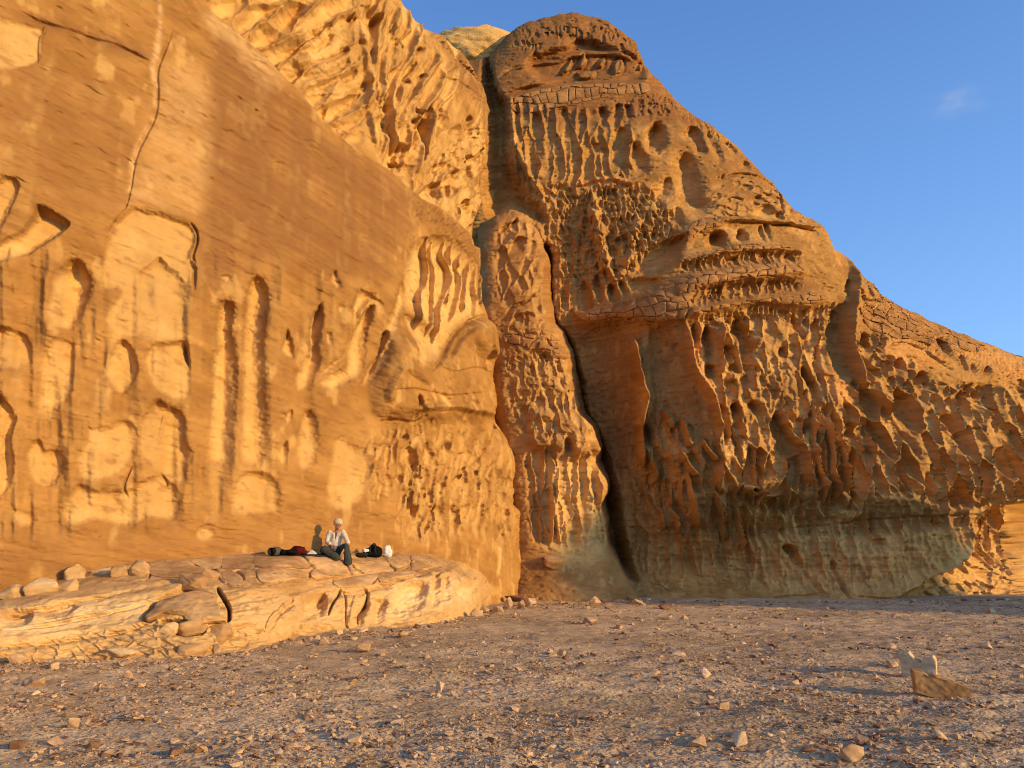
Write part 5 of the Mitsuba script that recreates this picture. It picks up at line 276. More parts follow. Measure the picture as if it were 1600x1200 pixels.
 ('p', [0.14,0.222], {'lean':0.8,'fresh':0.7}, [(-5.61,4.72),(-5.5,5.56),(-5.22,5.33),(-5.17,4.72),(-5.33,4.44)]),
 ('p', [0.14,0.222], {'lean':0.8,'fresh':0.5}, [(-5.14,5.42),(-4.72,5.42),(-4.67,4.86),(-4.83,4.67)]),
 ('p', [0.14,0.194], {'lean':0.8,'fresh':0.7}, [(-4.14,5),(-3.97,5.5),(-3.78,5.22),(-3.83,4.72)]),
 ('p', [0.22,0.139], {'fresh':0.0}, [(-2.31,6.39),(-2.11,6.44),(-2.11,6.22)]),
 ('p', [0.25,0.139], {'fresh':0.0}, [(-1.5,6.06),(-1.33,6.22),(-1.39,5.92)]),
 ('p', [0.22,0.111], {'fresh':0.0}, [(-1.25,6.5),(-1.14,6.61),(-1.11,6.39)]),
 ('p', [0.25,0.139], {}, [(-1.11,3.61),(-1.03,4.03),(-0.89,3.75),(-0.89,3.47)]),
 ('p', [0.14,0.194], {'lean':0.8,'fresh':0.8}, [(-3.33,4.72),(-3.06,5.42),(-2.78,5),(-2.86,4.44),(-3.19,4.22)]),
 ('p', [0.14,0.194], {'lean':0.8,'fresh':0.8}, [(-2.67,4.58),(-2.44,5.28),(-2.17,5.42),(-2.5,4.31)]),
 ('p', [0.14,0.139], {}, [(-3.28,8.94),(-3.06,9.03),(-2.78,8.75),(-2.92,8.33),(-3.11,8.47)]),
 ('p', [0.1,0.139], {}, [(-3.67,9.11),(-3.44,9.17),(-3.42,8.67),(-3.58,8.56)]),
 ('p', [0.1,0.139], {}, [(-2,8.75),(-1.72,8.67),(-1.72,8.25),(-1.89,8.19)]),
 ('f', [0.34,(0.25,1.333),8.0], {'seed':12,'soft':0.72}, [(-4.44,6.11),(-2.22,5.89),(-0.28,5.69),(0.72,5),(0.83,2.22),(-1.11,3.06),(-3.06,3.06),(-4.44,2.78)]),
 ('c', [0.22,(0.306,1.056),8.0], {'seed':14,'wall':0.85,'fill':0.55,'fresh':0.5,'soft':0.83}, [(-6.25,6.94),(-2.78,7.78),(-0.28,6.67),(0.56,5),(0,2.5),(-2.22,2.78),(-4.44,2.5),(-5.83,3.89)]),
 ('c', [0.12,(0.25,0.5),0.0], {'seed':15,'wall':0.9,'fill':0.5,'soft':0.69,'fresh':0.2}, [(-3.61,9.44),(-0.56,9.44),(0,6.94),(-1.67,6.11),(-4.44,6.94)]),
 ('l', [0.2,0.083], {}, [(1.06,1.89),(1.39,1.39),(1.53,0.97),(1.56,0)]),
 ('l', [-0.12,0.139], {}, [(0.61,3.89),(1.06,3.75),(1.11,2.5),(1.17,1.67)]),
 ('p', [0.6,0.167], {'fresh':0.2}, [(0.61,4.17),(0.78,4.72),(0.94,4.58),(1,3.89),(0.83,3.75)]),
 ('p', [0.5,0.167], {'fresh':0.2}, [(1.19,1.72),(1.39,1.89),(1.72,1.67),(1.78,1.25),(1.39,1.22)]),
 ('l', [0.1,0.069], {}, [(0.33,0.97),(0.28,0.28)]),
 ('l', [-0.1,0.139], {'fresh':1.0}, [(-0.56,2.5),(-0.56,1.81),(-0.67,0.97)]),
 ('c', [0.6,(0.75,3.611),22.0], {'seed':6,'wall':0.75,'fill':1.0,'soft':0.44,'fresh':0.9,'warp':0.9}, [(-5.97,26.67),(-3.06,26.67),(-1.53,23.06),(-1.67,20.56),(-3.06,17.78),(-4.44,18.19),(-5.56,19.58),(-5.97,21.94)]),
 ('c', [0.45,(0.556,1.667),18.0], {'seed':7,'wall':0.7,'fill':0.8,'soft':0.44,'fresh':0.8,'warp':0.8}, [(-3.06,17.78),(-1.53,20.56),(-0.69,21.39),(-0.56,16.94),(-0.97,15.56),(-1.81,16.39)]),
 ('m', ['fresh',0.42,0.556], {}, [(-12.78,26.94),(-3.89,26.94),(-2.22,22.78),(-1.67,16.94),(-3.89,18.06),(-6.67,20.14),(-9.72,23.06),(-11.39,24.72)]),
 ('l', [0.1,0.083], {}, [(-5.83,9.11),(-4.44,9.22),(-2.78,8.94),(-1.11,9.11)]),
 ('l', [0.1,0.083], {}, [(-3.89,10.56),(-2.78,10),(-1.67,10.14),(-0.56,9.72)]),
 ('p', [0.16,0.194], {'lean':0.8,'fresh':0.7}, [(-3.06,6.53),(-2.83,6.94),(-2.61,6.67),(-2.67,6.11),(-2.92,5.97)]),
 ('p', [0.16,0.194], {'lean':0.8,'fresh':0.7}, [(-2.17,5.42),(-2,5.78),(-1.83,5.5),(-1.89,4.78),(-2.11,4.67)]),
 ('p', [0.16,0.194], {'lean':0.8,'fresh':0.7}, [(-1.61,5.33),(-1.47,5.69),(-1.33,5.42),(-1.39,4.58),(-1.56,4.5)]),
 ('p', [0.16,0.194], {'lean':0.8,'fresh':0.7}, [(-0.75,5.5),(-0.58,5.83),(-0.42,5.5),(-0.44,4.72),(-0.67,4.67)]),
 ('p', [0.18,0.222], {'lean':0.8,'fresh':0.6}, [(-3.56,3.89),(-3.06,4.11),(-2.78,3.47),(-3.06,2.92),(-3.44,3.06)]),
 ('p', [0.18,0.222], {'lean':0.8,'fresh':0.6}, [(-4.44,3.89),(-4.17,4.17),(-3.83,3.47),(-4.03,2.64),(-4.39,2.78)]),
 ('p', [0.16,0.222], {'lean':0.8,'fresh':0.6}, [(-2.78,3.89),(-2.44,4.17),(-2.22,3.47),(-2.36,2.78),(-2.67,2.83)]),
 ('l', [0.3,0.139], {}, [(-2.17,11.89),(-1.67,12.22),(-1.06,12.39),(-0.56,12.08)]),
 ('p', [0.5,0.194], {'fresh':0.3}, [(-1.33,10.69),(-1,10.89),(-0.83,10.42),(-1.06,10),(-1.28,10.22)]),
 ('l', [-0.25,0.25], {}, [(-4.44,8.33),(-3.06,8.56),(-1.67,8.33),(-0.28,8.06)]),
 ('l', [-0.2,0.333], {}, [(-5.56,8.61),(-5.28,9.44),(-4.86,10.14),(-4.17,9.86),(-3.67,9.44)]),
 ('l', [0.22,0.139], {}, [(-4.31,7.92),(-4.17,8.61),(-4.28,9.03)]),
 ('l', [0.25,0.139], {}, [(-2.78,10.56),(-2.36,11.39),(-1.81,11.89)]),
]
RELIEF_PILLAR = [
 ('p', [0.5,0.222], {'fresh':0.4}, [(-0.22,16.33),(0.28,16.67),(0.42,16.39),(0,16.06)]),
 ('p', [0.5,0.222], {'fresh':0.4}, [(0.61,15.56),(1.06,15.69),(1,15.14),(0.72,14.94)]),
 ('l', [0.5,0.139], {}, [(-0.5,16.11),(0,16.39),(0.33,16.53)]),
 ('l', [-0.3,0.222], {}, [(-0.42,15.14),(0,15.78),(0.42,15.97),(0.83,15.83)]),
 ('l', [0.3,0.111], {}, [(-0.28,12.5),(0.14,12.83),(0.69,13.06),(1.11,13.47)]),
 ('l', [-0.25,0.167], {}, [(-0.28,12.22),(0.28,12.56),(0.83,12.61),(1.39,12.22)]),
 ('c', [0.4,(0.444,0.833),10.0], {'seed':21,'wall':0.8,'fill':0.6,'soft':0.44,'fresh':0.35}, [(-0.42,16.39),(1.39,16.11),(1.67,14.17),(1.67,12.22),(0,12.22),(-0.56,13.89)]),
 ('c', [0.12,(0.222,0.278),0.0], {'seed':22,'wall':0.5,'fill':0.5,'soft':0.44,'fresh':0.2}, [(-0.42,12.22),(2.22,11.67),(2.78,9.72),(2.22,8.33),(0,8.33),(-0.28,10.56)]),
 ('l', [0.1,0.044], {}, [(0,11.53),(0.83,11.67),(1.94,11.39)]),
 ('l', [0.1,0.044], {}, [(1.39,11.67),(1.72,10.97),(1.89,10.56)]),
 ('l', [0.1,0.044], {}, [(2.22,11.25),(2.56,10.56)]),
 ('p', [0.4,0.25], {'fresh':0.6}, [(1.06,10.56),(1.39,10.78),(1.61,10.56),(1.39,10.14),(1.11,10.14)]),
 ('p', [0.3,0.25], {'fresh':0.6}, [(0.72,10.14),(1,10.22),(0.97,9.67),(0.72,9.67)]),
 ('f', [0.3,(0.389,1.667),-14.0], {'seed':23,'soft':0.44}, [(0,10.56),(2.5,10.56),(3.33,8.33),(3.61,6.94),(1.11,6.94),(0,8.33)]),
 ('c', [0.35,(0.389,0.833),-12.0], {'seed':24,'wall':0.7,'fill':0.6,'soft':0.39}, [(0.28,10.56),(2.64,10.28),(3.47,8.06),(3.75,6.94),(1.25,6.94)]),
 ('r', [-0.5,0.222], {}, [(0.97,8.33),(1.94,8.06),(3.33,8),(3.75,7.22),(4.11,6.53),(3.75,6.44),(3.33,6.94),(2.92,6.25),(2.5,6.81),(2.08,6.39),(1.89,6.81),(1.17,6.67),(0.89,6.94)]),
 ('p', [0.6,0.167], {'fresh':0.3}, [(2.22,6.94),(2.5,7.11),(2.67,6.67),(2.39,6.33)]),
 ('p', [0.5,0.139], {'fresh':0.3}, [(1.72,7.22),(1.89,7.44),(1.83,6.94)]),
 ('f', [0.6,(0.472,3.611),-4.0], {'seed':26,'soft':0.39,'fresh':0.9}, [(0.89,6.53),(4.03,6.33),(4.5,4.58),(4.5,2.78),(3.61,2.5),(1.11,2.64),(0.72,5)]),
 ('p', [0.5,0.333], {'fresh':1.0,'floor':0.4}, [(2.33,6.11),(2.72,6.33),(3.11,6.53),(3.17,5.83),(2.92,5),(2.94,3.89),(3.06,2.78),(2.56,2.64),(2.39,3.89),(2.39,5)]),
 ('p', [0.4,0.222], {'fresh':1.0}, [(3,6.25),(3.44,6.39),(3.5,5.69),(3.28,4.72),(3.33,3.33),(3.17,3.06),(3,4.17),(2.92,5.28)]),
 ('p', [0.4,0.222], {'fresh':0.8}, [(3.61,5.97),(3.89,5.42),(3.83,4.44),(3.67,4.17),(3.56,5)]),
 ('l', [-0.5,0.139], {}, [(2.11,5.83),(2,5),(1.89,3.89),(2.11,2.5)]),
 ('l', [-0.4,0.111], {}, [(1.39,4.72),(1.72,5),(1.78,3.89),(1.72,2.5)]),
 ('r', [-0.3,0.222], {}, [(3.94,5.56),(4.33,5.42),(4.5,4.78),(4.31,4.31),(4,4.17),(3.89,4.86)]),
 ('m', ['fresh',0.95,0.556], {}, [(1.39,5.83),(3.89,6.11),(4.17,3.89),(3.75,1.67),(1.67,1.94),(1.39,3.89)]),
]
RELIEF_DOME = [
 ('r', [1.4,0.222], {}, [(0.69,23.33),(1.39,23.78),(2.36,24.03),(2.78,24.44),(3.61,24.28),(4.44,23.94),(5.56,23.61),(5.89,23.19),(5.56,22.72),(4.44,22.78),(3.33,22.67),(2.22,22.56),(1.25,22.72)]),
 ('p', [0.9,0.194], {'fresh':0.15}, [(2.14,24.39),(2.5,24.67),(2.83,24.56),(2.83,24.28),(2.5,24.11),(2.22,24.22)]),
 ('p', [1.0,0.194], {'fresh':0.15}, [(0.78,23.44),(1,23.94),(1.17,23.61),(1.06,23.47)]),
 ('p', [0.9,0.222], {'fresh':0.15}, [(2,22.89),(2.22,23.33),(2.61,23.67),(2.72,23.33),(2.56,23),(2.22,22.83)]),
 ('p', [1.0,0.222], {'fresh':0.15}, [(2.69,23.11),(2.92,23.61),(3.19,23.89),(3.33,23.47),(3.11,23.11),(2.86,23.06)]),
 ('p', [0.8,0.222], {'fresh':0.15}, [(2.78,23),(3.33,23.11),(3.75,23),(3.61,22.67),(2.92,22.61)]),
 ('p', [1.0,0.222], {'fresh':0.15}, [(3.56,23.19),(3.78,23.56),(4.17,23.67),(4.06,23.19),(3.75,23.11)]),
 ('p', [1.0,0.222], {'fresh':0.15}, [(4.33,22.83),(4.44,23.47),(4.89,23.61),(5,23.19),(4.78,22.83)]),
 ('p', [0.9,0.194], {'fresh':0.15}, [(5.44,23.11),(5.64,23.39),(5.83,23.28),(5.72,23)]),
 ('l', [-0.6,0.194], {}, [(1.25,23.56),(1.94,23.67),(2.78,23.78),(3.61,23.83),(4.72,23.75),(5.56,23.39)]),
 ('l', [-0.5,0.139], {}, [(0,23.06),(1.11,23.39),(1.94,23.47),(2.64,23.67)]),
 ('l', [0.3,0.111], {}, [(-0.56,22.78),(0,23.11),(0.83,23.39)]),
 ('c', [0.4,(0.194,0.306),0.0], {'seed':31,'wall':0.5,'fill':0.6,'soft':0.56,'fresh':0.0}, [(0,24.17),(1.39,24.86),(3.06,25),(5,24.72),(5.69,23.75),(4.44,23.89),(2.78,24.39),(1.39,24.03)]),
 ('c', [0.25,(0.333,0.167),8.0], {'seed':32,'wall':0.5,'fill':0.5,'soft':0.56,'fresh':0.0}, [(-0.56,24.44),(1.39,25.42),(2.92,25.61),(4.44,25.22),(5.56,24.44),(3.89,24.72),(2.22,24.86)]),
 ('l', [0.6,0.167], {}, [(-0.42,22),(0.83,22.28),(1.94,22.5),(3.61,22.61),(5.56,22.67),(6.11,22.56)]),
 ('c', [0.25,(0.139,0.278),-5.0], {'seed':33,'wall':0.45,'fill':0.7,'soft':0.44,'fresh':0.0}, [(4.44,21.53),(5.83,21.94),(7.22,21.94),(8.61,20.97),(9.72,19.86),(9.17,19.86),(7.78,20.83),(5.83,21.11),(4.44,21.06)]),
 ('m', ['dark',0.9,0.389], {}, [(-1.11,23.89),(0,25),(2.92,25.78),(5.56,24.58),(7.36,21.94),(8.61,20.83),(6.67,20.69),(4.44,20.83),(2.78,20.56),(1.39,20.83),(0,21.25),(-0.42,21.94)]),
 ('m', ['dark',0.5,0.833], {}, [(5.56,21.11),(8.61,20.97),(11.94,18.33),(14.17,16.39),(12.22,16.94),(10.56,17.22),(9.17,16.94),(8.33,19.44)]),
 ('f', [0.7,(0.444,2.222),-3.0], {'seed':34,'soft':0.56,'fresh':0.35}, [(-0.28,21.53),(1.94,21.39),(4.44,21.11),(5.28,20.28),(5.14,18.61),(3.61,18.06),(1.39,17.78),(0,17.78)]),
 ('p', [1.0,0.278], {'fresh':0.25}, [(0.83,20.97),(1.17,21.11),(1.33,20.28),(1.28,19.17),(1.06,18.75),(0.83,19.44)]),
 ('p', [0.8,0.25], {'fresh':0.25}, [(1.39,20.83),(1.72,21),(1.89,20.14),(1.83,18.89),(1.56,18.83)]),
 ('p', [0.8,0.25], {'fresh':0.25}, [(2.17,21.33),(2.5,21.11),(2.67,20.14),(2.67,19.17),(2.39,19.03),(2.22,20)]),
 ('p', [1.0,0.222], {'fresh':0.15}, [(3.75,21.33),(4.03,21.5),(4.17,21.11),(4.06,20.67),(3.83,20.61)]),
 ('p', [1.0,0.25], {'fresh':0.15}, [(4.44,21.5),(4.67,21.56),(4.78,21.11),(4.61,20.67),(4.44,20.83)]),
 ('p', [1.0,0.25], {'fresh':0.15}, [(4.92,21.5),(5.17,21.5),(5.22,20.97),(5.06,20.83),(4.94,21.11)]),
 ('p', [1.1,0.278], {'fresh':0.25}, [(4.44,20.42),(4.78,20.61),(5.06,20.33),(5,19.44),(4.94,18.83),(4.5,18.78),(4.39,19.58)]),
 ('p', [0.9,0.222], {'fresh':0.25}, [(3.39,19.72),(3.67,19.94),(4.03,19.67),(4.31,19.5),(4.17,19.28),(3.75,19.22),(3.44,19.28)]),
 ('l', [-0.5,0.167], {}, [(5.14,20.56),(5.22,19.86),(5.11,19.31),(5.28,18.75)]),
 ('p', [1.8,0.361], {'floor':0.8,'fresh':0.4}, [(5.78,20.14),(5.94,20.56),(6.28,20.78),(6.56,20.61),(6.69,20.22),(6.67,19.83),(6.39,19.56),(6,19.53),(5.81,19.78)]),
 ('p', [1.6,0.306], {'floor':0.8,'fresh':0.4}, [(7.44,20.14),(7.56,20.47),(7.78,20.69),(8.11,20.61),(8.28,20.28),(8.33,19.86),(8.47,19.44),(8.06,19.44),(7.83,19.86)]),
 ('p', [1.0,0.25], {'fresh':0.25}, [(8.47,20.14),(8.67,20.39),(8.94,20),(9.17,19.31),(9.03,19.03),(8.67,19.44)]),
 ('p', [1.2,0.25], {'fresh':0.15}, [(9.39,19.94),(9.67,19.94),(10,19.56),(10.28,19.17),(10,19.22),(9.67,19.33)]),
 ('p', [1.3,0.25], {'fresh':0.15}, [(9.89,18.94),(10.28,19.17),(10.56,18.94),(10.44,18.72),(10.06,18.72)]),
 ('p', [0.8,0.222], {'fresh':0.1}, [(10.61,18.83),(10.89,18.83),(10.94,18.67),(10.67,18.67)]),
 ('p', [1.2,0.389], {'fresh':0.3,'floor':0.6}, [(5.11,19.86),(5.44,19.94),(5.83,19.44),(6,18.83),(5.83,18.56),(5.39,18.56),(5.17,19.03)]),
 ('p', [2.0,0.833], {'fresh':0.25,'floor':0.75,'lean':0.5}, [(7,18.67),(7.11,19.31),(7.64,19.5),(8.06,19.03),(8.19,18.33),(8.39,17.64),(8.61,17.22),(8.28,16.67),(7.64,16.81),(7.17,17.08),(7,17.78)]),
 ('p', [1.2,0.389], {'fresh':0.3}, [(6,17.5),(6.25,18.06),(6.81,18.47),(7.06,18.06),(7.11,17.36),(6.67,17.28),(6.17,17.22)]),
 ('p', [1.0,0.25], {'fresh':0.1}, [(6.94,16.53),(7.11,17.17),(7.39,16.94),(7.44,16.39),(7.17,16.28)]),
 ('l', [-0.4,0.167], {}, [(2.78,18.06),(3.61,18.33),(4.44,18.39),(5.14,18.19),(5.83,18.47)]),
 ('m', ['pale',0.7,0.222], {}, [(3.06,18.28),(3.89,18.42),(5.14,18.28),(4.44,18.06),(3.19,18)]),
 ('m', ['pale',0.6,0.139], {}, [(5.78,19.58),(6.11,19.36),(6.44,19.39),(6.39,19.5),(6,19.5)]),
 ('c', [0.45,(0.222,0.5),-10.0], {'seed':36,'wall':0.55,'fill':0.75,'soft':0.72,'fresh':0.15}, [(3.19,17.78),(5.56,18.06),(6.94,16.94),(7.22,16.11),(5.83,15.56),(5.14,14.44),(3.89,14.17),(3.19,15.56)]),
 ('l', [-0.7,0.389], {}, [(3.56,17.78),(3.61,16.67),(3.83,15.56),(4.17,14.44),(4.5,13.89)]),
 ('l', [-0.4,0.278], {}, [(5.56,16.94),(5.28,15.83),(5,14.72),(4.44,13.89)]),
 ('f', [0.4,(0.389,1.944),-3.0], {'seed':37,'soft':0.72,'fresh':0.3}, [(-0.14,20.56),(1.39,17.78),(3.19,17.78),(3.33,14.17),(2.78,12.78),(1.94,13.06),(1.53,15.56),(0,16.94)]),
 ('p', [1.6,0.5], {'fresh':0.35,'floor':0.8}, [(5.22,14.31),(5.56,15.06),(6.39,15.61),(7.28,15.94),(7.56,15.78),(7.28,15.14),(6.89,14.5),(6.39,14.22),(5.69,14.11)]),
 ('p', [1.2,0.333], {'fresh':0.2}, [(5,13.89),(5.56,14.06),(6.39,14),(6.22,13.67),(5.28,13.44)]),
 ('p', [1.2,0.222], {'fresh':0.4}, [(3.5,13.61),(3.67,14.17),(3.89,13.83),(3.94,13.19),(3.78,13)]),
 ('p', [1.2,0.222], {'fresh':0.3}, [(4.11,13.33),(4.22,13.75),(4.5,13.67),(4.58,13.11),(4.31,12.94)]),
 ('p', [1.0,0.194], {'fresh':0.3}, [(4.61,13.75),(4.83,13.89),(5.06,13.47),(4.83,13.28)]),
 ('p', [1.0,0.222], {'fresh':0.3}, [(2.78,13.19),(3.11,13.89),(3.39,13.61),(3.47,12.78),(3,12.5)]),
 ('p', [1.7,0.333], {'floor':0.8,'fresh':0.3}, [(8.47,15.42),(8.61,15.94),(9.03,16.11),(9.33,15.83),(9.33,15.39),(8.89,15.28)]),
 ('p', [1.4,0.25], {'floor':0.8,'fresh':0.3}, [(9.72,15.78),(9.86,16.17),(10.14,16.06),(10.22,15.67),(9.94,15.56)]),
 ('p', [0.8,0.167], {'fresh':0.3}, [(10.72,15.97),(10.83,16.33),(11,15.78),(10.97,15.61)]),
 ('p', [0.8,0.167], {'fresh':0.3}, [(10.97,16.33),(11.11,16.39),(11.28,15.72),(11.17,15.67)]),
 ('f', [0.6,(0.278,1.111),-4.0], {'seed':38,'soft':0.28,'fresh':0.6}, [(7.5,14.86),(9.17,15.17),(11.11,15.22),(12.36,15.11),(12.22,14.67),(10.56,14.61),(8.89,14.5),(7.64,14.33)]),
 ('f', [0.6,(0.278,0.833),-4.0], {'seed':39,'soft':0.28,'fresh':0.6}, [(7.78,13.44),(9.44,13.89),(11.11,14),(12.5,13.89),(12.5,13.47),(10.83,13.33),(9.17,13.11),(7.92,12.83)]),
 ('p', [0.9,0.167], {'fresh':0.3}, [(9.31,14.67),(9.5,14.94),(9.78,14.89),(9.86,14.61)]),
 ('p', [1.0,0.139], {'fresh':0.2}, [(12.28,13.67),(12.39,13.81),(12.44,13.56),(12.33,13.44)]),
 ('p', [1.0,0.139], {'fresh':0.2}, [(11.89,14.94),(12.06,15.11),(12.06,14.78)]),
 ('c', [0.25,(0.444,0.194),6.0], {'seed':40,'wall':0.5,'fill':0.7,'soft':0.83,'fresh':0.3}, [(8.89,18.06),(10.83,18.47),(11.81,18.06),(13.89,16.33),(13.61,15.78),(11.11,16.39),(8.89,16.39)]),
 ('p', [0.9,0.194], {'fresh':0.6}, [(10.56,16.67),(10.83,17.17),(11.25,17.22),(11.53,16.81),(11.25,16.53)]),
 ('p', [1.0,0.167], {'fresh':0.2}, [(11.44,16.67),(11.67,16.94),(11.83,16.67),(11.67,16.5)]),
 ('p', [0.9,0.194], {'fresh':0.6}, [(11.89,16.81),(12.22,17.08),(12.5,16.94),(12.36,16.67)]),
 ('p', [0.9,0.167], {'fresh':0.2}, [(9.06,18.33),(9.17,18.56),(9.22,18.28)]),
 ('p', [0.9,0.167], {'fresh':0.1}, [(10.42,17.44),(10.69,17.67),(10.89,17.5),(10.67,17.39)]),
 ('l', [0.4,0.111], {}, [(9.17,18.39),(10,18.56),(11.11,18.33),(11.72,17.89)]),
 ('l', [0.3,0.111], {}, [(10.83,17.78),(11.81,17.44)]),
 ('l', [0.35,0.111], {}, [(11.25,16.33),(12.22,16.33),(13.33,16.06)]),
 ('l', [-0.6,0.139], {}, [(8.33,16.39),(9.72,16.61),(11.11,16.53),(12.5,16.39),(13.89,16.25)]),
 ('r', [-0.7,0.278], {}, [(2.78,12.44),(4.17,12.89),(5.56,13.28),(6.67,13.67),(7.5,14.11),(8.33,14.33),(9.72,14.5),(11.11,14.67),(12.44,14.58),(12.56,14.17),(11.11,14),(9.72,13.89),(8.61,13.67),(7.78,13.06),(8,12.5),(7.22,12.17),(5.56,12.08),(4.44,12.22),(3.33,12)]),
 ('r', [-0.6,0.25], {}, [(7.92,12.78),(9.44,13.06),(11.11,13.28),(12.78,13.47),(13.61,13.28),(13.33,12.94),(12.5,12.78),(11.53,12.89),(10.83,13),(9.72,12.83),(8.61,12.56),(8.06,12.33)]),
 ('r', [-0.6,0.222], {}, [(7.22,14.78),(8.33,15.11),(9.44,15.44),(11.11,15.56),(12.5,15.33),(12.36,15.17),(11.11,15.22),(9.44,15.11),(7.78,14.78)]),
 ('r', [-0.6,0.278], {}, [(7.22,16.11),(8.06,16.67),(8.61,16.53),(9.17,16.39),(8.89,16.17),(8.06,16.06),(7.67,15.67),(7.28,15.5)]),
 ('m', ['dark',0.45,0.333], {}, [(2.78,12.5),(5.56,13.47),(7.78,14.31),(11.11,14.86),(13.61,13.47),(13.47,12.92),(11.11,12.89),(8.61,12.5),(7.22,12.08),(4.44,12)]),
 ('p', [1.0,0.833], {'fresh':0.1,'floor':0.6}, [(2.92,11.11),(3.47,11.81),(5,12),(5.28,10.56),(5.42,8.33),(5.33,6.11),(4.44,5.56),(3.75,6.67),(3.19,8.89)]),
 ('l', [-1.3,0.25], {'taper':0.08}, [(5.22,11.53),(5.39,10.56),(5.56,9.44),(5.78,8.89),(5.61,8.06),(5.56,6.94),(5.72,5.83)]),
 ('r', [-0.5,0.194], {}, [(5.39,9.86),(5.72,9.78),(6.06,9.11),(6,8.83),(5.67,8.75),(6,8.47),(5.72,7.78),(5.39,7.78)]),
 ('p', [0.9,0.833], {'fresh':0.1,'floor':0.6}, [(5.89,11.67),(6.94,11.81),(7.44,10.56),(8.06,8.89),(8.47,7.78),(8.61,6.94),(7.78,6.94),(6.67,8.06),(6.11,8.89),(5.89,10.28)]),
 ('p', [1.0,0.194], {'fresh':0.0}, [(7.06,11.11),(7.28,11.25),(7.39,10.97),(7.22,10.83)]),
 ('l', [-0.8,0.222], {}, [(6.58,8.33),(6.94,7.78),(7.11,7.5)]),
 ('l', [-0.8,0.222], {}, [(7.39,8),(7.56,7.5),(7.72,6.94),(7.83,6.67)]),
 ('p', [0.8,0.222], {'fresh':0.2}, [(6.94,7.5),(7.17,7.78),(7.39,7.44),(7.33,7.17),(7,7.28)]),
 ('p', [0.8,0.194], {'fresh':0.2}, [(7.56,7.56),(7.78,7.67),(7.94,7.44),(7.72,7.33)]),
 ('l', [-0.7,0.25], {}, [(5.83,6.94),(6.06,6.11),(6.25,5.56),(6.06,5)]),
 ('p', [0.8,0.278], {'fresh':0.2}, [(6.39,5.97),(6.67,6.25),(6.94,6.11),(7.22,5.56),(7.56,5.69),(7.22,5),(6.67,5.28)]),
 ('l', [-0.9,0.194], {}, [(7.28,6.53),(7.64,5.97),(8.06,5.42)]),
 ('l', [-0.8,0.167], {}, [(8.19,7.08),(8.56,6.53),(8.94,6.06)]),
 ('p', [0.8,0.222], {'fresh':0.2}, [(7.36,5.97),(7.83,6.53),(8.19,6.06),(8,5.61),(7.5,5.69)]),
 ('f', [0.5,(0.444,2.5),-6.0], {'seed':41,'soft':0.67,'fresh':0.1}, [(5.56,5.56),(8.89,5),(10.56,3.89),(10.56,1.67),(5.56,1.39),(5.14,3.89)]),
 ('l', [-0.8,0.167], {}, [(7.67,5.56),(7.78,4.86),(7.94,4.17),(8.11,3.06)]),
 ('l', [-0.5,0.167], {}, [(6.25,4.03),(6.5,3.89),(6.56,3.06)]),
 ('l', [-0.5,0.167], {}, [(6.94,3.89),(7.17,3.61),(7.22,2.92)]),
 ('l', [-1.0,0.278], {'taper':0.1}, [(7.5,12.17),(7.72,11.11),(7.92,10.14),(8.33,9.44),(8.67,8.89),(8.89,8.06),(9.11,7.22),(9.11,6.39),(9,5.56),(9.06,4.72)]),
 ('p', [1.2,0.25], {'fresh':0.5}, [(7.78,11.67),(7.94,12.08),(8.11,11.39),(8.06,10.97),(7.83,11.39)]),
 ('r', [-0.5,0.222], {}, [(7.92,12.22),(8.33,12.08),(8.44,11.81),(8.22,11.61),(8,11.78)]),
 ('p', [1.6,0.278], {'fresh':0.3,'floor':0.7}, [(8.33,11.53),(8.5,12),(8.72,11.81),(8.83,10.97),(8.78,10.28),(8.83,10),(8.56,9.72),(8.5,10.56)]),
 ('p', [1.4,0.278], {'fresh':0.3,'floor':0.7}, [(8.42,10),(8.75,10.28),(8.94,10),(8.89,9.67),(8.56,9.67)]),
 ('p', [1.3,0.25], {'fresh':0.3}, [(9.28,10.78),(9.39,11.11),(9.64,11.06),(9.69,10.56),(9.53,10.39),(9.28,10.5)]),
 ('p', [1.3,0.25], {'fresh':0.2}, [(9.39,10.06),(9.61,10.33),(9.89,10.22),(10,10),(9.67,9.86)]),
 ('p', [2.2,0.444], {'fresh':0.3,'floor':0.8}, [(9.61,11.81),(9.78,12.22),(10,12.28),(10.33,11.94),(10.61,11.39),(10.69,10.69),(10.56,9.86),(10.14,9.94),(9.94,10.56),(9.89,11.25),(9.67,11.53)]),
 ('p', [1.4,0.25], {'fresh':0.3}, [(10,9.72),(10.33,9.86),(10.5,9.5),(10.28,9.11),(10.06,9.31)]),
 ('p', [1.0,0.167], {'fresh':0.4}, [(9.36,12.17),(9.53,12.22),(9.58,12),(9.39,11.94)]),
 ('p', [1.2,0.222], {'fresh':0.4}, [(9.28,9.44),(9.72,9.67),(9.86,9.44),(9.67,8.94),(9.39,9.03)]),
 ('l', [-0.6,0.139], {}, [(9.17,12.22),(9.11,11.11),(9.22,10.28),(8.89,9.72)]),
 ('l', [-0.6,0.139], {}, [(9.72,11.11),(9.94,10.42),(10.11,9.94)]),
 ('p', [1.3,0.25], {'fresh':0.3}, [(8.89,8.33),(9.11,8.56),(9.39,8.33),(9.33,7.92),(9.03,8)]),
 ('p', [1.5,0.278], {'fresh':0.3}, [(9.61,8.56),(9.89,8.61),(10.06,8.06),(10,7.56),(9.67,7.64),(9.56,8.06)]),
 ('p', [1.5,0.278], {'fresh':0.3}, [(10.39,8.56),(10.61,8.72),(10.94,8.33),(11.06,7.83),(10.72,7.78),(10.5,8.11)]),
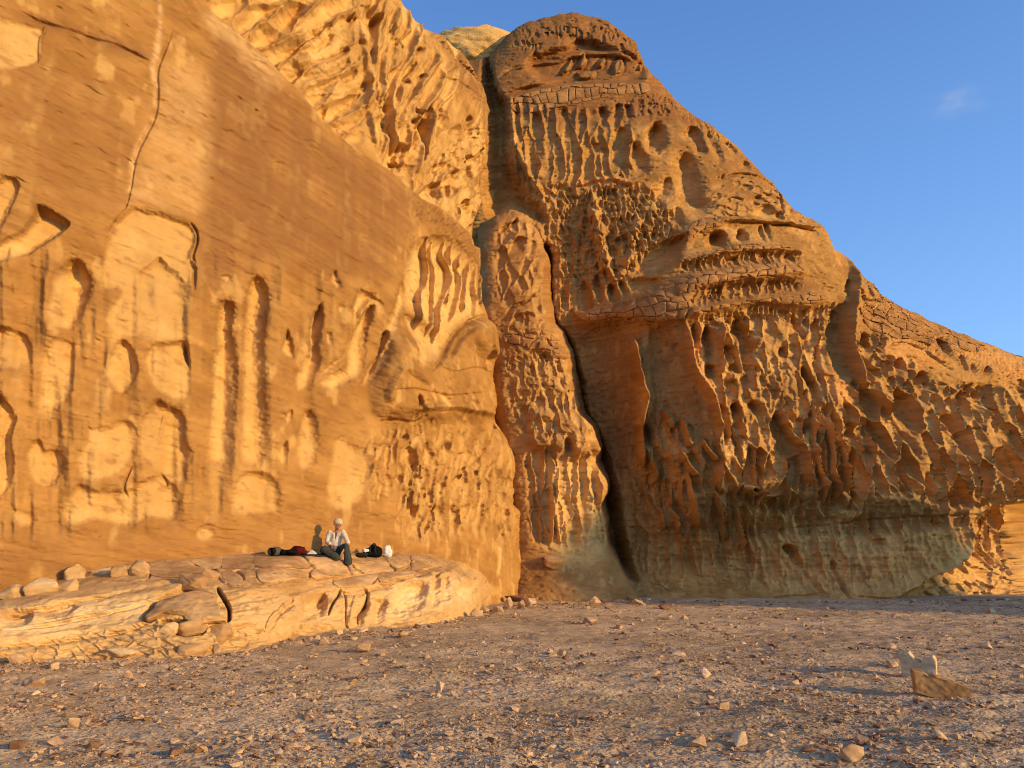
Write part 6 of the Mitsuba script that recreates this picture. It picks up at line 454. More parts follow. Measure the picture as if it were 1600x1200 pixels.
 ('p', [1.4,0.278], {'fresh':0.3}, [(11.72,10.97),(11.94,11.11),(12.17,10.69),(12.22,10.28),(12,10.42),(11.72,10.56)]),
 ('p', [0.8,0.167], {'fresh':0.3}, [(11.06,9.31),(11.19,9.44),(11.31,9.17),(11.17,9.08)]),
 ('p', [1.0,0.167], {'fresh':0.3}, [(11.78,12.22),(11.94,12.36),(12.06,12.14),(11.89,12)]),
 ('p', [1.6,0.25], {'fresh':0.3}, [(12.22,12.22),(12.33,12.5),(12.61,12.08),(12.83,11.53),(13.06,11.11),(13.11,10.83),(12.89,10.89),(12.56,11.53),(12.28,11.81)]),
 ('p', [1.4,0.194], {'fresh':0.3}, [(13.06,11.81),(13.17,12.22),(13.33,12.17),(13.28,11.81),(13.14,11.67)]),
 ('p', [1.6,0.222], {'fresh':0.3}, [(13.28,10.56),(13.33,11.11),(13.5,10.83),(13.56,10),(13.61,9.44),(13.42,9.56),(13.22,10)]),
 ('p', [1.5,0.222], {'fresh':0.3}, [(12.67,10.06),(12.89,10.14),(13.11,9.72),(13.33,9.44),(13.47,8.75),(13.28,8.06),(13.06,8.33),(13,9.17)]),
 ('p', [1.2,0.167], {'fresh':0.4}, [(12.67,8.89),(12.78,9.22),(12.89,9.11),(12.78,8.72)]),
 ('p', [2.0,0.444], {'fresh':0.35,'floor':0.75}, [(13.67,11.67),(13.89,12.22),(14.17,12.72),(14.5,12.22),(14.72,11.11),(14.86,10),(14.61,9.72),(14.22,9.78),(13.94,10.28),(13.78,10.97)]),
 ('m', ['pale',0.7,0.389], {}, [(13.61,10.14),(14.17,9.67),(14.78,9.44),(14.89,8.75),(14.31,8.61),(13.75,9.31)]),
 ('m', ['pale',0.6,0.389], {}, [(7.92,12.22),(8.33,11.11),(8.56,9.44),(9.03,8.33),(8.75,8.33),(8.28,9.44),(7.92,10.28),(7.72,11.39)]),
 ('p', [0.5,0.444], {'fresh':0.5}, [(11,11.67),(11.44,11.81),(11.72,11.39),(11.67,10.56),(11.25,10.28),(10.97,10.97)]),
 ('c', [0.22,(0.222,0.556),-8.0], {'seed':42,'wall':0.5,'fill':0.7,'soft':0.56,'fresh':0.2}, [(10.83,10.56),(12.22,10),(12.64,8.33),(11.53,7.92),(10.83,8.33),(10.5,9.72)]),
 ('f', [0.6,(0.25,0.944),-4.0], {'seed':43,'soft':0.33,'fresh':0.7}, [(7.92,12.28),(9.17,12.5),(10.83,12.83),(12.5,12.72),(13.89,12.92),(14.72,12.78),(13.89,11.94),(12.22,12.08),(10.56,12.22),(8.61,11.89)]),
 ('c', [0.9,(0.472,1.444),-4.0], {'seed':44,'wall':0.55,'fill':0.97,'soft':0.56,'fresh':0.4,'warp':0.35}, [(9.17,7.78),(11.11,7.92),(12.78,8.06),(13.89,8.33),(14.86,6.94),(15,4.17),(13.61,3.47),(11.11,4.03),(9.31,5),(8.94,6.67)]),
 ('p', [1.5,0.306], {'fresh':0.4,'floor':0.7}, [(11.39,7.5),(11.56,8.19),(11.83,7.78),(12.11,7.22),(12.22,6.39),(11.94,6.25),(11.61,6.67)]),
 ('p', [0.5,0.278], {'fresh':1.0,'floor':0.3}, [(9.17,6.67),(9.39,7.17),(9.72,7.22),(9.89,6.67),(9.78,6.11),(9.67,5.42),(9.39,5.69),(9.17,6.25)]),
 ('p', [0.5,0.222], {'fresh':1.0,'floor':0.3}, [(10,6.94),(10.11,7.22),(10.44,6.94),(10.44,6.39),(10.28,5.56),(10.06,5.69),(9.94,6.39)]),
 ('p', [0.5,0.222], {'fresh':1.0,'floor':0.3}, [(10.94,7.36),(11.17,7.5),(11.44,6.94),(11.67,6.44),(11.44,6.33),(11.11,6.81)]),
 ('p', [0.5,0.222], {'fresh':1.0,'floor':0.3}, [(12.67,6.94),(12.78,7.44),(13.11,7.56),(13.17,6.94),(13.11,6.44),(12.72,6.44)]),
 ('l', [-0.9,0.139], {}, [(11.81,8.33),(12,7.56),(12.39,6.94),(12.64,6.67),(12.78,5.56),(13.06,5)]),
 ('l', [-0.9,0.139], {}, [(13.06,8.75),(13.11,7.78),(13.19,6.67),(13.33,5.83),(13.61,5),(13.78,4.17)]),
 ('l', [-0.9,0.125], {}, [(13.61,8.33),(13.78,7.22),(13.94,6.39),(13.89,5.56),(14.17,4.72),(14.28,4.17)]),
 ('l', [-0.9,0.125], {}, [(14.17,7.22),(14.33,6.67),(14.5,5.83),(14.72,4.72)]),
 ('l', [-0.8,0.139], {}, [(10.06,4.86),(10.56,4.94),(11.11,4.58),(11.72,4.72)]),
 ('l', [-0.8,0.125], {}, [(8.89,4.86),(9.11,3.89),(9.33,2.5)]),
 ('l', [-0.8,0.125], {}, [(9.78,4.17),(10,3.06),(10.11,2.22)]),
 ('l', [-0.7,0.139], {}, [(10,4.94),(10.56,4.67),(10.89,4.83),(10.67,4.03)]),
 ('c', [0.95,(0.528,1.722),-22.0], {'seed':45,'wall':0.55,'fill':0.97,'soft':0.56,'fresh':0.35,'warp':0.35}, [(14.72,9.44),(16.67,9.17),(18.89,8.89),(21.11,9.44),(23.33,8.89),(23.33,5),(21.11,4.17),(18.89,4.17),(16.67,4.72),(15,4.44),(14.58,6.67)]),
 ('p', [2.4,0.5], {'fresh':0.25,'floor':0.8}, [(16.67,8.75),(16.86,9.25),(17.22,9.03),(17.61,8.56),(17.89,7.92),(17.78,7.44),(17.5,7.17),(17.17,7.56),(16.83,8.06)]),
 ('p', [2.2,0.389], {'fresh':0.2,'floor':0.8}, [(18.83,7.78),(19,8.11),(19.39,8),(19.78,7.36),(20.06,6.53),(19.89,6.28),(19.44,6.81),(19.06,7.36)]),
 ('p', [1.6,0.25], {'fresh':0.2}, [(19.78,9.17),(20,9.39),(20.28,8.75),(20.33,8.33),(20,8.61)]),
 ('p', [1.6,0.25], {'fresh':0.2}, [(20.28,9.03),(20.56,9.17),(20.69,8.33),(20.83,7.64),(20.61,7.78),(20.39,8.33)]),
 ('p', [1.6,0.25], {'fresh':0.2}, [(20.97,8.06),(21.17,8.33),(21.44,7.5),(21.81,6.81),(21.53,6.94),(21.11,7.5)]),
 ('p', [1.6,0.25], {'fresh':0.3}, [(14.5,6.94),(14.67,7.78),(15,7.64),(15.42,7.08),(15.5,6.67),(15.14,6.89)]),
 ('p', [1.4,0.25], {'fresh':0.3}, [(15.56,7.36),(15.67,7.92),(16.06,7.5),(16.44,6.53),(16.33,6.33),(15.89,6.94)]),
 ('p', [1.4,0.25], {'fresh':0.3}, [(16.56,7.78),(16.67,8.11),(17,7.5),(17.5,6.94),(17.78,6.11),(17.44,6.53),(16.89,7.22)]),
 ('p', [1.5,0.25], {'fresh':0.2}, [(18.06,4.72),(18,5.42),(18.17,5.56),(18.61,5),(18.89,4.31),(18.89,3.89),(18.47,4.03)]),
 ('p', [1.2,0.222], {'fresh':0.4}, [(15.39,5.83),(15.5,6.67),(15.89,6.53),(16,5.97),(15.72,5.69)]),
 ('c', [0.5,(0.306,0.611),-20.0], {'seed':46,'wall':0.5,'fill':0.7,'soft':0.67,'fresh':0.2}, [(14.86,11.67),(16.67,11.11),(18.06,9.72),(19.44,9.44),(21.11,9.17),(20.56,8.33),(17.78,8.89),(15.56,9.17)]),
 ('p', [1.3,0.222], {'fresh':0.3}, [(15.11,11.11),(15.28,11.67),(15.56,11.25),(15.61,10.83),(15.33,10.78)]),
 ('p', [1.2,0.222], {'fresh':0.2}, [(15,10.56),(15.28,10.61),(15.78,10.14),(15.94,9.86),(15.56,9.94)]),
 ('p', [1.2,0.25], {'fresh':0.25}, [(16.67,10.06),(16.83,10.5),(17.06,10.22),(17,9.78),(16.78,9.72)]),
 ('p', [1.2,0.194], {'fresh':0.2}, [(17.5,9.44),(17.67,9.86),(17.94,10),(18.22,9.44),(18.19,8.75),(17.92,8.89)]),
 ('p', [1.4,0.222], {'fresh':0.5}, [(18.5,11.33),(18.94,11.39),(19.11,10.97),(19.44,10.5),(19.28,10.42),(18.83,10.83)]),
 ('p', [1.5,0.167], {'fresh':0.15}, [(19.53,10.61),(19.67,10.67),(19.83,10.22),(19.72,10.06)]),
 ('p', [1.2,0.139], {'fresh':0.15}, [(20,10.14),(20.11,10.33),(20.28,10),(20.11,9.89)]),
 ('p', [1.2,0.139], {'fresh':0.15}, [(20.5,9.89),(20.67,10.22),(20.83,9.89)]),
 ('l', [-0.9,0.25], {'taper':0.1}, [(14.94,15),(14.89,13.89),(14.72,12.78),(14.67,11.67),(14.86,10.56),(15.28,9.44),(15.97,8.89),(16.61,8.06)]),
 ('p', [1.0,0.167], {'fresh':0.2}, [(14.47,13.61),(14.58,14),(14.72,13.75),(14.61,13.28)]),
 ('c', [0.4,(0.222,0.444),-30.0], {'seed':47,'wall':0.5,'fill':0.7,'soft':0.28,'fresh':0.1}, [(15.06,14.44),(15.97,14.31),(16.67,13.33),(16.39,13.11),(15.14,13.28)]),
 ('c', [0.18,(0.333,0.167),-58.0], {'seed':48,'wall':0.4,'fill':0.8,'soft':0.56,'fresh':0.1}, [(15.14,13.19),(16.67,13.28),(18.89,12.22),(22.22,10.97),(23.33,10.56),(23.33,8.89),(21.11,9.44),(18.61,10.56),(16.11,11.67)]),
 ('l', [0.3,0.083], {}, [(15.08,13.11),(16.11,13.06),(16.67,13.28)]),
 ('l', [0.25,0.083], {}, [(16.11,10.97),(16.94,11.25),(17.78,10.97),(18.61,10.42),(19.17,10.28)]),
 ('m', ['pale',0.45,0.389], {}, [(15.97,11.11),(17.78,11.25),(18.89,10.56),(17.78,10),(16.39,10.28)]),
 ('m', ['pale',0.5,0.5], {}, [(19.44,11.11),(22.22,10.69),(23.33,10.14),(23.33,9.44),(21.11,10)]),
 ('f', [0.7,(0.444,2.222),-8.0], {'seed':49,'soft':0.56,'fresh':0.2}, [(9.17,4.72),(12.78,4.44),(16.67,4.44),(20.69,4.72),(21.11,3.47),(17.78,3.06),(13.89,2.78),(9.17,3.06)]),
 ('f', [0.55,(0.75,4.167),-5.0], {'seed':50,'soft':0.61,'fresh':0.7}, [(9.17,3.61),(20.56,3.56),(19.72,2.22),(17.22,0.97),(12.78,0.69),(9.72,1.11),(8.89,2.5)]),
 ('l', [0.14,0.083], {'taper':0.05}, [(12.22,3.17),(13.89,3.28),(16.11,3.56),(18.33,3.67),(20.56,3.78)]),
 ('m', ['pale',0.55,0.944], {}, [(10.56,2.5),(13.89,2.5),(19.44,3.33),(19.44,1.94),(17.22,0.28),(13.89,0.28),(10.56,1.39)]),  # shaded foot of the dome, its colour lifted to look warmer lit
 ('p', [1.0,0.222], {'fresh':0.4}, [(15.67,2.5),(15.89,2.72),(16.28,2.72),(16.22,2.36),(16,2.17)]),
 ('p', [0.9,0.167], {'fresh':0.1}, [(11.83,2.36),(12.22,2.44),(12.5,1.94),(12.83,1.39),(13.11,0.97),(13.47,0.5),(13.61,0.28),(13.33,0.42),(12.89,0.97),(12.5,1.44),(12.11,2)]),
 ('p', [0.9,0.167], {'fresh':0.1}, [(13.94,1.67),(14.11,1.72),(14.33,1.11),(14.56,0.61),(14.72,0.14),(14.56,0.11),(14.28,0.61),(14.06,1.11)]),
 ('r', [2.2,0.222], {'warp':0.55}, [(20.81,3.17),(20.92,3.83),(25,4.17),(25,-1.39),(16.53,-1.39),(16.61,-0.17),(17.78,0.56),(18.56,0.97),(19.44,1.44),(20.06,2),(20.44,2.56)]),
 ('f', [0.8,(0.444,1.667),-8.0], {'seed':51,'soft':0.44,'fresh':0.5}, [(20.97,3.89),(23.33,4.17),(23.33,1.67),(21.67,1.89),(20.56,2.17)]),
 ('r', [-0.5,0.333], {}, [(19.17,1.39),(20.28,1.89),(21.67,1.67),(23.33,1.94),(23.33,-0.56),(16.67,-0.56),(17.22,0)]),
 ('c', [0.35,(0.5,0.278),20.0], {'seed':52,'wall':0.4,'fill':0.8,'soft':0.44,'fresh':0.8}, [(19.44,1.67),(23.33,2.08),(23.33,-0.14),(18.89,0)]),
 ('m', ['fresh',0.9,0.556], {}, [(19.44,2.5),(23.33,2.5),(23.33,0),(19.44,0.28)]),
 ('l', [0.08,0.056], {}, [(5.56,0.97),(6.39,0.69),(6.81,0.5),(7.22,0.69),(8.06,0.56)]),
 ('l', [0.08,0.056], {}, [(6.11,1.39),(6.17,0.97),(6.53,0.56)]),
 ('l', [0.15,0.056], {}, [(11.11,0.14),(12.78,0.28),(13.61,0.42)]),
 ('l', [0.15,0.056], {}, [(14.72,0.28),(16.11,0.14),(17.22,0.28)]),
 ('p', [3.0,0.333], {'fresh':0.0,'floor':0.8}, [(-1.17,23.89),(-0.89,23.06),(-0.61,22.22),(-0.22,21.67),(-0.06,20.56),(-0.11,19.58),(0.17,18.61),(0.72,17.78),(1.39,16.94),(1.28,16.44),(0,16.94),(-0.83,16.53),(-1.25,17.78),(-1.17,20.56),(-1.39,22.78)]),
 ('l', [-0.6,0.25], {}, [(-0.06,21.94),(0.06,20.56),(0.33,19.44),(0.89,18.33),(1.44,17.5)]),
 ('p', [2.5,0.333], {'fresh':0.0,'floor':0.9}, [(1.39,15.56),(1.78,15),(1.72,13.89),(1.89,12.22),(2.5,11.39),(3,10),(3.28,8.33),(4,6.94),(4.5,5),(4.67,3.89),(4.94,2.5),(5.33,1.39),(5.44,0.89),(5.14,0.97),(4.44,1.67),(3.89,3.89),(3.33,6.67),(2.5,8.89),(1.39,10.56),(0.97,13.61)]),
 ('f', [0.22,(0.306,3.056),-6.0], {'seed':55,'soft':0.61,'fresh':0.5}, [(9.17,3.47),(20.56,3.47),(19.72,1.94),(17.22,0.69),(12.78,0.42),(9.72,0.83),(8.89,2.5)]),
 ('c', [0.6,(0.472,1.722),-7.0], {'seed':56,'wall':0.7,'fill':0.9,'soft':0.44,'fresh':0.6}, [(7.92,11.94),(10.56,12.36),(13.61,12.22),(13.89,9.44),(14.17,8.06),(11.11,7.78),(9.17,7.78),(8.61,9.44)]),
 ('c', [0.3,(0.25,0.444),-8.0], {'seed':57,'wall':0.55,'fill':0.7,'soft':0.56,'fresh':0.3}, [(1.11,17.78),(3.61,18.06),(5.83,17.78),(7.22,16.67),(5.56,14.44),(3.61,13.89),(2.22,14.44)]),
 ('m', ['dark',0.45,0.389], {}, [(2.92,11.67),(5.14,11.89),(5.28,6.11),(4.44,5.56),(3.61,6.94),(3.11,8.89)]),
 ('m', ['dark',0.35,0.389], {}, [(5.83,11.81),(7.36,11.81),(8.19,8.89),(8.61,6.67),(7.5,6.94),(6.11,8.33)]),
 ('f', [0.25,(0.444,4.444),-8.0], {'seed':58,'soft':0.56,'fresh':0.1}, [(2.78,11.81),(7.36,11.94),(8.61,6.94),(8.89,5),(4.44,5),(3.19,8.33)]),
 ('c', [0.5,(0.361,1.111),-8.0], {'seed':71,'wall':0.6,'fill':0.9,'soft':0.39,'fresh':0.7}, [(21,4.03),(23.33,4.44),(23.33,1.39),(21.67,1.53),(20.78,2.5)]),
 ('c', [0.4,(0.417,1.333),-10.0], {'seed':72,'wall':0.6,'fill':0.8,'soft':0.61,'fresh':0.2}, [(5.14,6.94),(6.67,8.06),(8.61,6.94),(9.11,5),(8.89,3.89),(5.56,4.17)]),
 ('c', [0.25,(0.333,0.944),-6.0], {'seed':73,'wall':0.6,'fill':0.7,'soft':0.61,'fresh':0.2}, [(2.92,17.78),(3.33,14.44),(2.78,12.22),(1.67,12.78),(1.39,15.56),(1.94,17.78)]),
]
RELIEF_LEDGE = [
 ('l', [0.1,0.111], {}, [(-22.22,-1.25),(-20.56,-1.06),(-18.61,-0.72),(-16.67,-0.28),(-15.69,0.06),(-14.86,0.42)]),
 ('l', [0.08,0.111], {}, [(-22.22,-1.89),(-20.56,-1.78),(-18.61,-1.56),(-16.67,-1.22),(-15.69,-0.78)]),
 ('l', [0.1,0.111], {}, [(-22.5,-0.61),(-21.11,-0.42),(-19.72,-0.14),(-17.78,0.28),(-16.11,0.61),(-13.89,0.97)]),
 ('l', [0.06,0.083], {}, [(-21.11,-0.97),(-19.17,-0.61),(-17.22,-0.28)]),
 ('p', [0.2,0.222], {'fresh':0.6}, [(-22.22,-0.42),(-21.67,-0.28),(-20.97,-0.33),(-20.83,-0.69),(-21.39,-1.06),(-22.08,-0.97)]),
 ('p', [0.16,0.222], {'fresh':0.6}, [(-20.56,-0.28),(-19.44,-0.06),(-18.89,-0.22),(-19.44,-0.61),(-20.28,-0.72)]),
 ('p', [0.5,0.139], {'fresh':0.1}, [(-16.06,-0.72),(-15.78,-0.14),(-15.22,0.28),(-14.44,0.69),(-13.33,0.97),(-13.39,0.69),(-14.17,0.33),(-14.86,-0.14),(-15.56,-0.78)]),
 ('l', [0.5,0.111], {'taper':0.1}, [(-12.83,0.69),(-12.56,0.22),(-12.33,-0.22),(-12.28,-0.69),(-12.33,-0.97)]),
 ('p', [0.4,0.167], {'fresh':0.3}, [(-15.28,-0.83),(-14.17,-0.78),(-13.33,-0.97),(-13.39,-1.39),(-14.17,-1.56),(-14.94,-1.39)]),
 ('l', [0.12,0.083], {}, [(-12.28,-1.11),(-11.11,-1)]),
 ('p', [0.35,0.333], {'fresh':0.9,'floor':0.3}, [(-9.28,-0.61),(-9.11,0.14),(-8.56,0.39),(-8.11,0.42),(-8,-0.14),(-8.19,-0.61),(-8.61,-0.83),(-9.17,-0.94)]),
 ('p', [0.2,0.278], {'fresh':0.9,'floor':0.3}, [(-10.56,-0.83),(-10.06,-0.28),(-9.58,0.22),(-9.5,-0.14),(-10,-0.69),(-10.42,-1.25),(-10.72,-1.39)]),
 ('l', [-0.12,0.111], {'fresh':0.6}, [(-10.72,-1.25),(-10.42,-0.69),(-9.86,-0.14),(-9.58,0.14)]),
 ('l', [0.25,0.083], {}, [(-8,-0.61),(-7.83,-0.14),(-7.56,0.28),(-7.44,0.61)]),
 ('p', [0.35,0.222], {'fresh':0.7}, [(-6.67,-0.97),(-6.61,-0.42),(-6.33,0),(-6.17,-0.14),(-6.39,-0.56),(-6.5,-0.97)]),
 ('l', [0.3,0.083], {}, [(-6.69,-0.97),(-6.61,-0.42),(-6.33,-0.06),(-6.28,0.42),(-6.5,0.61)]),
 ('p', [0.4,0.278], {'fresh':1.0,'floor':0.35}, [(-6.06,-0.89),(-6,-0.14),(-5.78,0.14),(-5.39,0),(-5.56,-0.56),(-5.69,-0.97)]),
 ('p', [0.3,0.333], {'fresh':1.0,'floor':0.35}, [(-5.33,-0.69),(-5.14,0.28),(-4.72,0.83),(-4.17,0.97),(-3.67,0.78),(-3.78,0),(-4.17,-0.5),(-4.86,-0.83)]),
 ('p', [0.3,0.222], {'fresh':1.0,'floor':0.4}, [(-3.56,-0.28),(-3.44,0.97),(-3.19,1.25),(-3.11,0.28),(-3.22,-0.22)]),
 ('p', [0.4,0.222], {'fresh':1.0,'floor':0.4}, [(-3.11,0.14),(-3,0.97),(-2.78,1.11),(-2.61,0.42),(-2.72,0)]),
 ('p', [0.4,0.222], {'fresh':1.0,'floor':0.4}, [(-2.44,0.28),(-2.33,0.78),(-2.06,0.97),(-1.67,0.61),(-1.61,0),(-1.94,-0.06),(-2.28,0.14)]),
 ('l', [-0.08,0.139], {}, [(-7.08,-0.97),(-6.94,-0.28),(-6.81,0.28)]),
 ('p', [0.1,0.222], {'fresh':0.8}, [(-9.44,-1.25),(-8.89,-0.97),(-8.19,-1.06),(-8.33,-1.33),(-9.17,-1.39)]),
 ('l', [0.14,0.056], {}, [(-7.33,0.56),(-7.22,0),(-7.22,-0.97),(-7,-1.25)]),
 ('l', [0.05,0.056], {}, [(-10.69,-1.06),(-10.78,-1.39)]),
 ('l', [0.14,0.061], {}, [(-9.17,2),(-8.94,1.78),(-8.69,1.56),(-8.5,1.39)]),
 ('l', [0.14,0.061], {}, [(-8.5,1.39),(-8.78,1.33),(-8.83,1.11),(-8.56,0.97),(-7.78,1.03),(-7.22,0.97)]),
 ('l', [0.12,0.056], {}, [(-7.22,1.78),(-7,1.61),(-6.67,1.39),(-6.39,1.22)]),
 ('l', [0.12,0.056], {}, [(-11.11,0.94),(-10.56,0.81),(-9.72,0.89),(-8.89,0.94)]),
 ('l', [0.1,0.056], {}, [(-7.78,1.03),(-6.67,1.17),(-5.83,1.28),(-5.22,1.31)]),
 ('l', [0.12,0.056], {}, [(-5.47,1.67),(-5.11,1.44),(-5,1.31),(-4.44,1.53)]),
 ('l', [0.1,0.056], {}, [(-4.58,2),(-4.44,1.81),(-4.39,1.58)]),
 ('l', [0.08,0.056], {}, [(-7.97,1.39),(-7.83,1.11)]),
 ('l', [0.08,0.056], {}, [(-12.22,1.33),(-11.67,1.44),(-11.11,1.39)]),
 ('l', [0.1,0.056], {}, [(-13.89,1.67),(-13.06,1.53),(-12.64,1.31)]),
 ('l', [0.12,0.056], {}, [(-15.97,1.67),(-15.69,1.44),(-15.78,0.97)]),
 ('l', [0.1,0.056], {}, [(-17.5,1.25),(-16.67,1.44),(-15.83,1.53)]),
 ('l', [0.1,0.056], {}, [(-12.92,1.25),(-12.5,0.83),(-11.67,0.69),(-11.17,0.78)]),
 ('l', [0.1,0.056], {}, [(-12.08,1.39),(-11.72,1.11),(-11.61,0.89)]),
 ('l', [0.1,0.056], {}, [(-4.44,1.25),(-3.61,1.44),(-3.06,1.53)]),
 ('l', [0.08,0.056], {}, [(-5.97,1.22),(-5.89,0.97),(-6.11,0.72)]),
 ('l', [0.12,0.069], {}, [(-7.78,0.5),(-6.67,0.33),(-5.83,0.61),(-4.86,0.69)]),
 ('l', [0.12,0.069], {}, [(-5.83,0.97),(-5.56,0.69),(-4.44,1.06),(-3.75,1.17)]),
 ('c', [0.07,(0.944,0.306),20.0], {'seed':61,'wall':0.3,'fill':0.7,'soft':0.44,'fresh':0.2}, [(-22.78,-1.94),(-20.56,-1.67),(-16.67,-0.97),(-15.56,-0.69),(-11.11,-1.11),(-8.33,-0.83),(-6.67,-0.97),(-6.67,-1.39),(-11.11,-1.94),(-16.67,-2.64),(-22.78,-2.92)]),
 ('m', ['fresh',0.6,0.556], {}, [(-22.22,0),(-16.67,0.69),(-13.06,0.56),(-8.33,0.42),(-2.22,1.11),(-1.67,-0.14),(-5.56,-0.97),(-11.11,-1.67),(-16.67,-2.22),(-22.22,-2.5)]),
 ('m', ['pale',0.5,0.556], {}, [(-22.22,-0.28),(-18.33,-0.14),(-15.83,0.28),(-16.11,-0.56),(-19.44,-1.25),(-22.22,-1.67)]),
 ('m', ['pale',0.6,0.389], {}, [(-5.28,0.69),(-3.89,0.97),(-2.22,0.97),(-1.81,0.14),(-4.17,-0.56),(-5.56,-0.83)]),
]
# ------------------------------------------------------------------ helpers
def smooth01(a, b, x):
    t = np.clip((x - a) / (b - a), 0, 1)
    return t * t * (3 - 2 * t)


def grid_faces(n, m, keep=None):
    i, j = np.meshgrid(np.arange(n - 1), np.arange(m - 1), indexing='ij')
    a = i * m + j
    q = np.stack([a, a + m, a + m + 1, a + 1], -1).reshape(-1, 4)
    if keep is not None:
        k = keep.reshape(-1)
        q = q[k[q].all(1)]
    f = np.vstack([q[:, [0, 1, 2]], q[:, [0, 2, 3]]])
    return f


def compact(v, f, *attrs):
    used = np.zeros(len(v), bool); used[f.ravel()] = True
    idx = np.cumsum(used) - 1
    return (v[used], idx[f]) + tuple(a[used] for a in attrs)


def seg_dist(px, py, pts, closed):
    """distance to a polyline, signed inside test for a polygon, position along it"""
    p = np.asarray(pts, float)
    a, b = (p, np.roll(p, -1, 0)) if closed else (p[:-1], p[1:])
    best = np.full(px.shape, 1e9); along = np.zeros(px.shape); inside = np.zeros(px.shape, bool)
    lens = np.hypot(*(b - a).T); total = max(lens.sum(), 1e-9); s0 = 0.0
    for (ax, ay), (bx, by), L in zip(a, b, lens):
        ex, ey = bx - ax, by - ay
        t = np.clip(((px - ax) * ex + (py - ay) * ey) / max(L * L, 1e-12), 0, 1)
        d = np.hypot(px - ax - t * ex, py - ay - t * ey)
        near = d < best
        best = np.where(near, d, best); along = np.where(near, (s0 + t * L) / total, along)
        s0 += L
        if closed:
            c = ((ay > py) != (by > py)) & (px < ex * (py - ay) / (ey if abs(ey) > 1e-12 else 1e-12) + ax)
            inside ^= c
    return best, along, inside


def curve(pts, closed, k=4):
    """Catmull-Rom through the points"""
    p = np.asarray(pts, float); n = len(p)
    if n < 3:
        return p
    q = np.vstack([p[-1], p, p[:2]]) if closed else np.vstack([2 * p[0] - p[1], p, 2 * p[-1] - p[-2]])
    out = []
    t = np.linspace(0, 1, k, endpoint=False)[:, None]
    for i in range(n if closed else n - 1):
        a, b, c, d = q[i:i + 4]
        out.append(0.5 * (2 * b + (c - a) * t + (2 * a - 5 * b + 4 * c - d) * t ** 2 + (3 * b - a - 3 * c + d) * t ** 3))
    out = np.vstack(out)
    return out if closed else np.vstack([out, p[-1]])


def worley(x, y, seed, jitter=0.9):
    """F1, F2 and a random number of the nearest cell on a jittered grid"""
    ix, iy = np.floor(x).astype(np.int64), np.floor(y).astype(np.int64)
    f1 = np.full(x.shape, 9.0); f2 = np.full(x.shape, 9.0); idr = np.zeros(x.shape)

    def h(a, b, k):
        v = (a * 374761393 + b * 668265263 + (k + seed * 7) * 2147483647) & 0xFFFFFFFF
        v = ((v ^ (v >> 13)) * 1274126177) & 0xFFFFFFFF
        return ((v ^ (v >> 16)) & 0xFFFFFF) / 16777215.0
    for a in (-1, 0, 1):
        for b in (-1, 0, 1):
            cx, cy = ix + a, iy + b
            d = np.hypot(cx + 0.5 + jitter * (h(cx, cy, 1) - 0.5) - x, cy + 0.5 + jitter * (h(cx, cy, 2) - 0.5) - y)
            closer = d < f1
            f2 = np.where(closer, f1, np.minimum(f2, d))
            idr = np.where(closer, h(cx, cy, 3), idr)
            f1 = np.where(closer, d, f1)
    return f1, f2, idr


